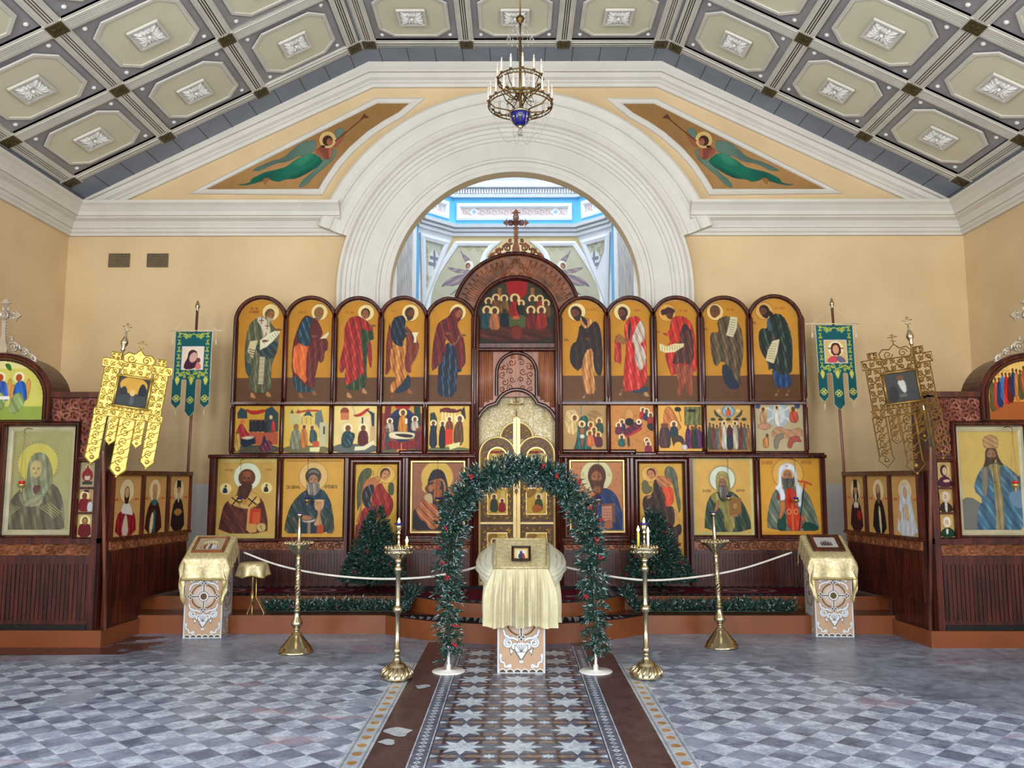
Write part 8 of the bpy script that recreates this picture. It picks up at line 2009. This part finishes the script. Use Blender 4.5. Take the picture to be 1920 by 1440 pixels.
# ---- chandelier -------------------------------------------------------------------------
YCh=8.2; cx_=P(975.5,190,YCh).x; zl=P(975,197,YCh).z; zu=P(975,152,YCh).z; zb_=P(975,213,YCh).z
ch=tag(empty('chandelier',(cx_,YCh,KZ-.02)),'tiered brass chandelier with white electric candles and cobalt bowl','chandelier'); f=own(ch); O_z=KZ-.02
def lz(z): return z-O_z
b=MB(); b.smooth=True; b.tube([(0,0,0.0),(0,0,lz(P(975,36,YCh).z))],.008,8); zt2=lz(P(975,35,YCh).z)
b.lathe([(.004,zt2+.05),(.012,zt2+.04),(.008,zt2+.03),(.036,zt2+.02),(.046,zt2),(.036,zt2-.03),(.014,zt2-.05),(.012,zt2-.06)],k=16); b.tube([(0,0,zt2-.05),(0,0,lz(zb_))],.013,10); b.lathe([(.01,0),(.06,0),(.05,-.03),(.012,-.06)],k=16); f(b,'stem',DBRASS)
b=MB(); b.smooth=True
for z_,R_ in ((lz(zl),.325),(lz(zu),.232)):
    for dz in (-.018,.018): b.tube([(R_*math.cos(2*PI*i/40),R_*math.sin(2*PI*i/40),z_+dz) for i in range(40)],.0065,6,closed=True)
    for i in range(40): a=2*PI*i/40; b.tube([(R_*math.cos(a),R_*math.sin(a),z_-.018),(R_*math.cos(a),R_*math.sin(a),z_+.018)],.003,4)
f(b,'ring_pair',DBRASS)
b=MB(); b.smooth=True
for i in range(8):
    a=2*PI*i/8+.2
    b.tube([(r*math.cos(a),r*math.sin(a),z) for r,z in ((.10,lz(zb_)+.02),(.16,lz(zl)-.06),(.26,lz(zl)-.05),(.325,lz(zl)))],.007,6)
    b.tube([(r*math.cos(a),r*math.sin(a),z) for r,z in ((.03,lz(zl)+.05),(.10,lz(zl)+.10),(.19,lz(zu)-.08),(.232,lz(zu)))],.006,6)
    b.tube([(r*math.cos(a+.39),r*math.sin(a+.39),z) for r,z in ((.02,lz(zl)+.14),(.09,lz(zl)+.04),(.14,lz(zl)+.02),(.12,lz(zl)+.08),(.09,lz(zl)+.06))],.005,5)
f(b,'scroll_arms',DBRASS)
b=MB(); b.smooth=True; zB=lz(zb_); b.lathe([(.10,zB+.02),(.115,zB+.01),(.11,zB-.005),(.10,zB-.01)],k=24); b.lathe([(.03,zB-.135),(.045,zB-.13),(.02,zB-.155),(.014,zB-.17)],k=16); f(b,'bowl_rim',BRASS)
b=MB(); b.lathe([(.104,zB),(.103,zB-.02),(.09,zB-.06),(.075,zB-.10),(.05,zB-.125),(.03,zB-.135)],k=28); f(b,'cobalt_bowl',BLUEG)
b=MB(); b.smooth=True
for i in range(8):
    a=2*PI*i/8-PI/2; r=.095; c=(r*math.cos(a),r*math.sin(a),zB-.055); b.ball(c,.014,6,1.4); b.tube([c,(.07*math.cos(a),.07*math.sin(a),zB-.11)],[.006,.002],4)
f(b,'gilt_ornaments',BRASS)
m=M_('crystal',.05,0,.8); m.color((.86,.84,.78)); m.b.inputs['Transmission Weight'].default_value=.7; CRYS=m.done()
def chain(a0,r0,z0_,a1,r1,z1_,sag,n=22):
    b=MB(); p0=Vector((r0*math.cos(a0),r0*math.sin(a0),z0_)); p1=Vector((r1*math.cos(a1),r1*math.sin(a1),z1_)); q=[]
    for i in range(n+1):
        t=i/n; p_=p0.lerp(p1,t); p_.z-=sag*4*t*(1-t)*(1+.3*(t-.5)); q.append(p_); b.ball(p_,.0052 if i%2 else .0036,5,1.3)
    b.tube(q,.0011,3); f(b,'crystal_chain',CRYS)
for i in range(8): a=2*PI*i/8+.25; chain(a,.325,lz(zl)-.02,a+.15,.02,zB-.17,.20)
b=MB(); b.smooth=True
for i in range(10): a=2*PI*i/10; b.tube([(.016*math.cos(a),.016*math.sin(a),zB-.15),(.018*math.cos(a),.018*math.sin(a),zB-.23)],[.003,.006],5)
f(b,'crystal_drops',CRYS)
b=MB(); b.smooth=True; zc_=zt2-.17
for i in range(14):
    a=2*PI*i/14; pts_=[(.01*math.cos(a),.01*math.sin(a),zc_-.03),(.06*math.cos(a),.06*math.sin(a),zc_+.07),(.115*math.cos(a),.115*math.sin(a),zc_+.05),(.135*math.cos(a),.135*math.sin(a),zc_-.02)]
    b.tube(pts_,.0022,4); b.ball((pts_[3][0],pts_[3][1],zc_-.06),.006,5,3.2); b.ball((pts_[2][0],pts_[2][1],zc_-.02),.006,5,3.2)
f(b,'crystal_plume',CRYS)
def candle_proto():
    b=MB(); b.cur=0; b.lathe([(.006,-.02),(.016,-.012),(.018,-.004),(.012,0),(.012,.004)],k=10); b.cur=1; b.lathe([(.0125,.002),(.0125,.115),(.006,.118)],k=10); b.cur=2; b.lathe([(.005,.116),(.008,.13),(.007,.142),(.001,.158)],k=8); return b
BULB=plain('frosted_bulb',(236,228,214),.2)
cp=candle_proto().build('electric_candle',[DBRASS,WAXW,BULB],ch); first=True
for R_,z_,n in ((.325,lz(zl)+.035,20),(.232,lz(zu)+.035,12)):
    for i in range(n):
        a=2*PI*i/n+.1
        if first: o=cp; first=False
        else: o=bpy.data.objects.new('electric_candle',cp.data); COL.objects.link(o); o.parent=ch
        o.location=(R_*math.cos(a),R_*math.sin(a),z_)
# ---- wall vents
VG=plain('vent_grille',(140,122,92),.6); VD=plain('vent_dark',(44,38,32),.9)
for x0,x1,la in ((205,243,'small square wire grille vent high on the back wall, left one'),(277,315,'small square wire grille vent high on the back wall, right one')):
    a,c=P(x0,476,YW),P(x1,501,YW); w_,h_=c.x-a.x,a.z-c.z
    rt=tag(empty('wall_vent',((a.x+c.x)/2,YW,c.z)),la,'vent','wall vents'); f=own(rt)
    b=MB(); b.box(-w_/2,w_/2,-.004,.0,0,h_); f(b,'backing',VD)
    b=MB(); 
    for k in range(13): q=-w_/2+w_*k/12; b.box(q-.0045,q+.0045,-.012,-.004,0,h_)
    for k in range(9): q=h_*k/8; b.box(-w_/2,w_/2,-.012,-.004,q-.004,q+.004)
    f(b,'mesh_grille',VG)
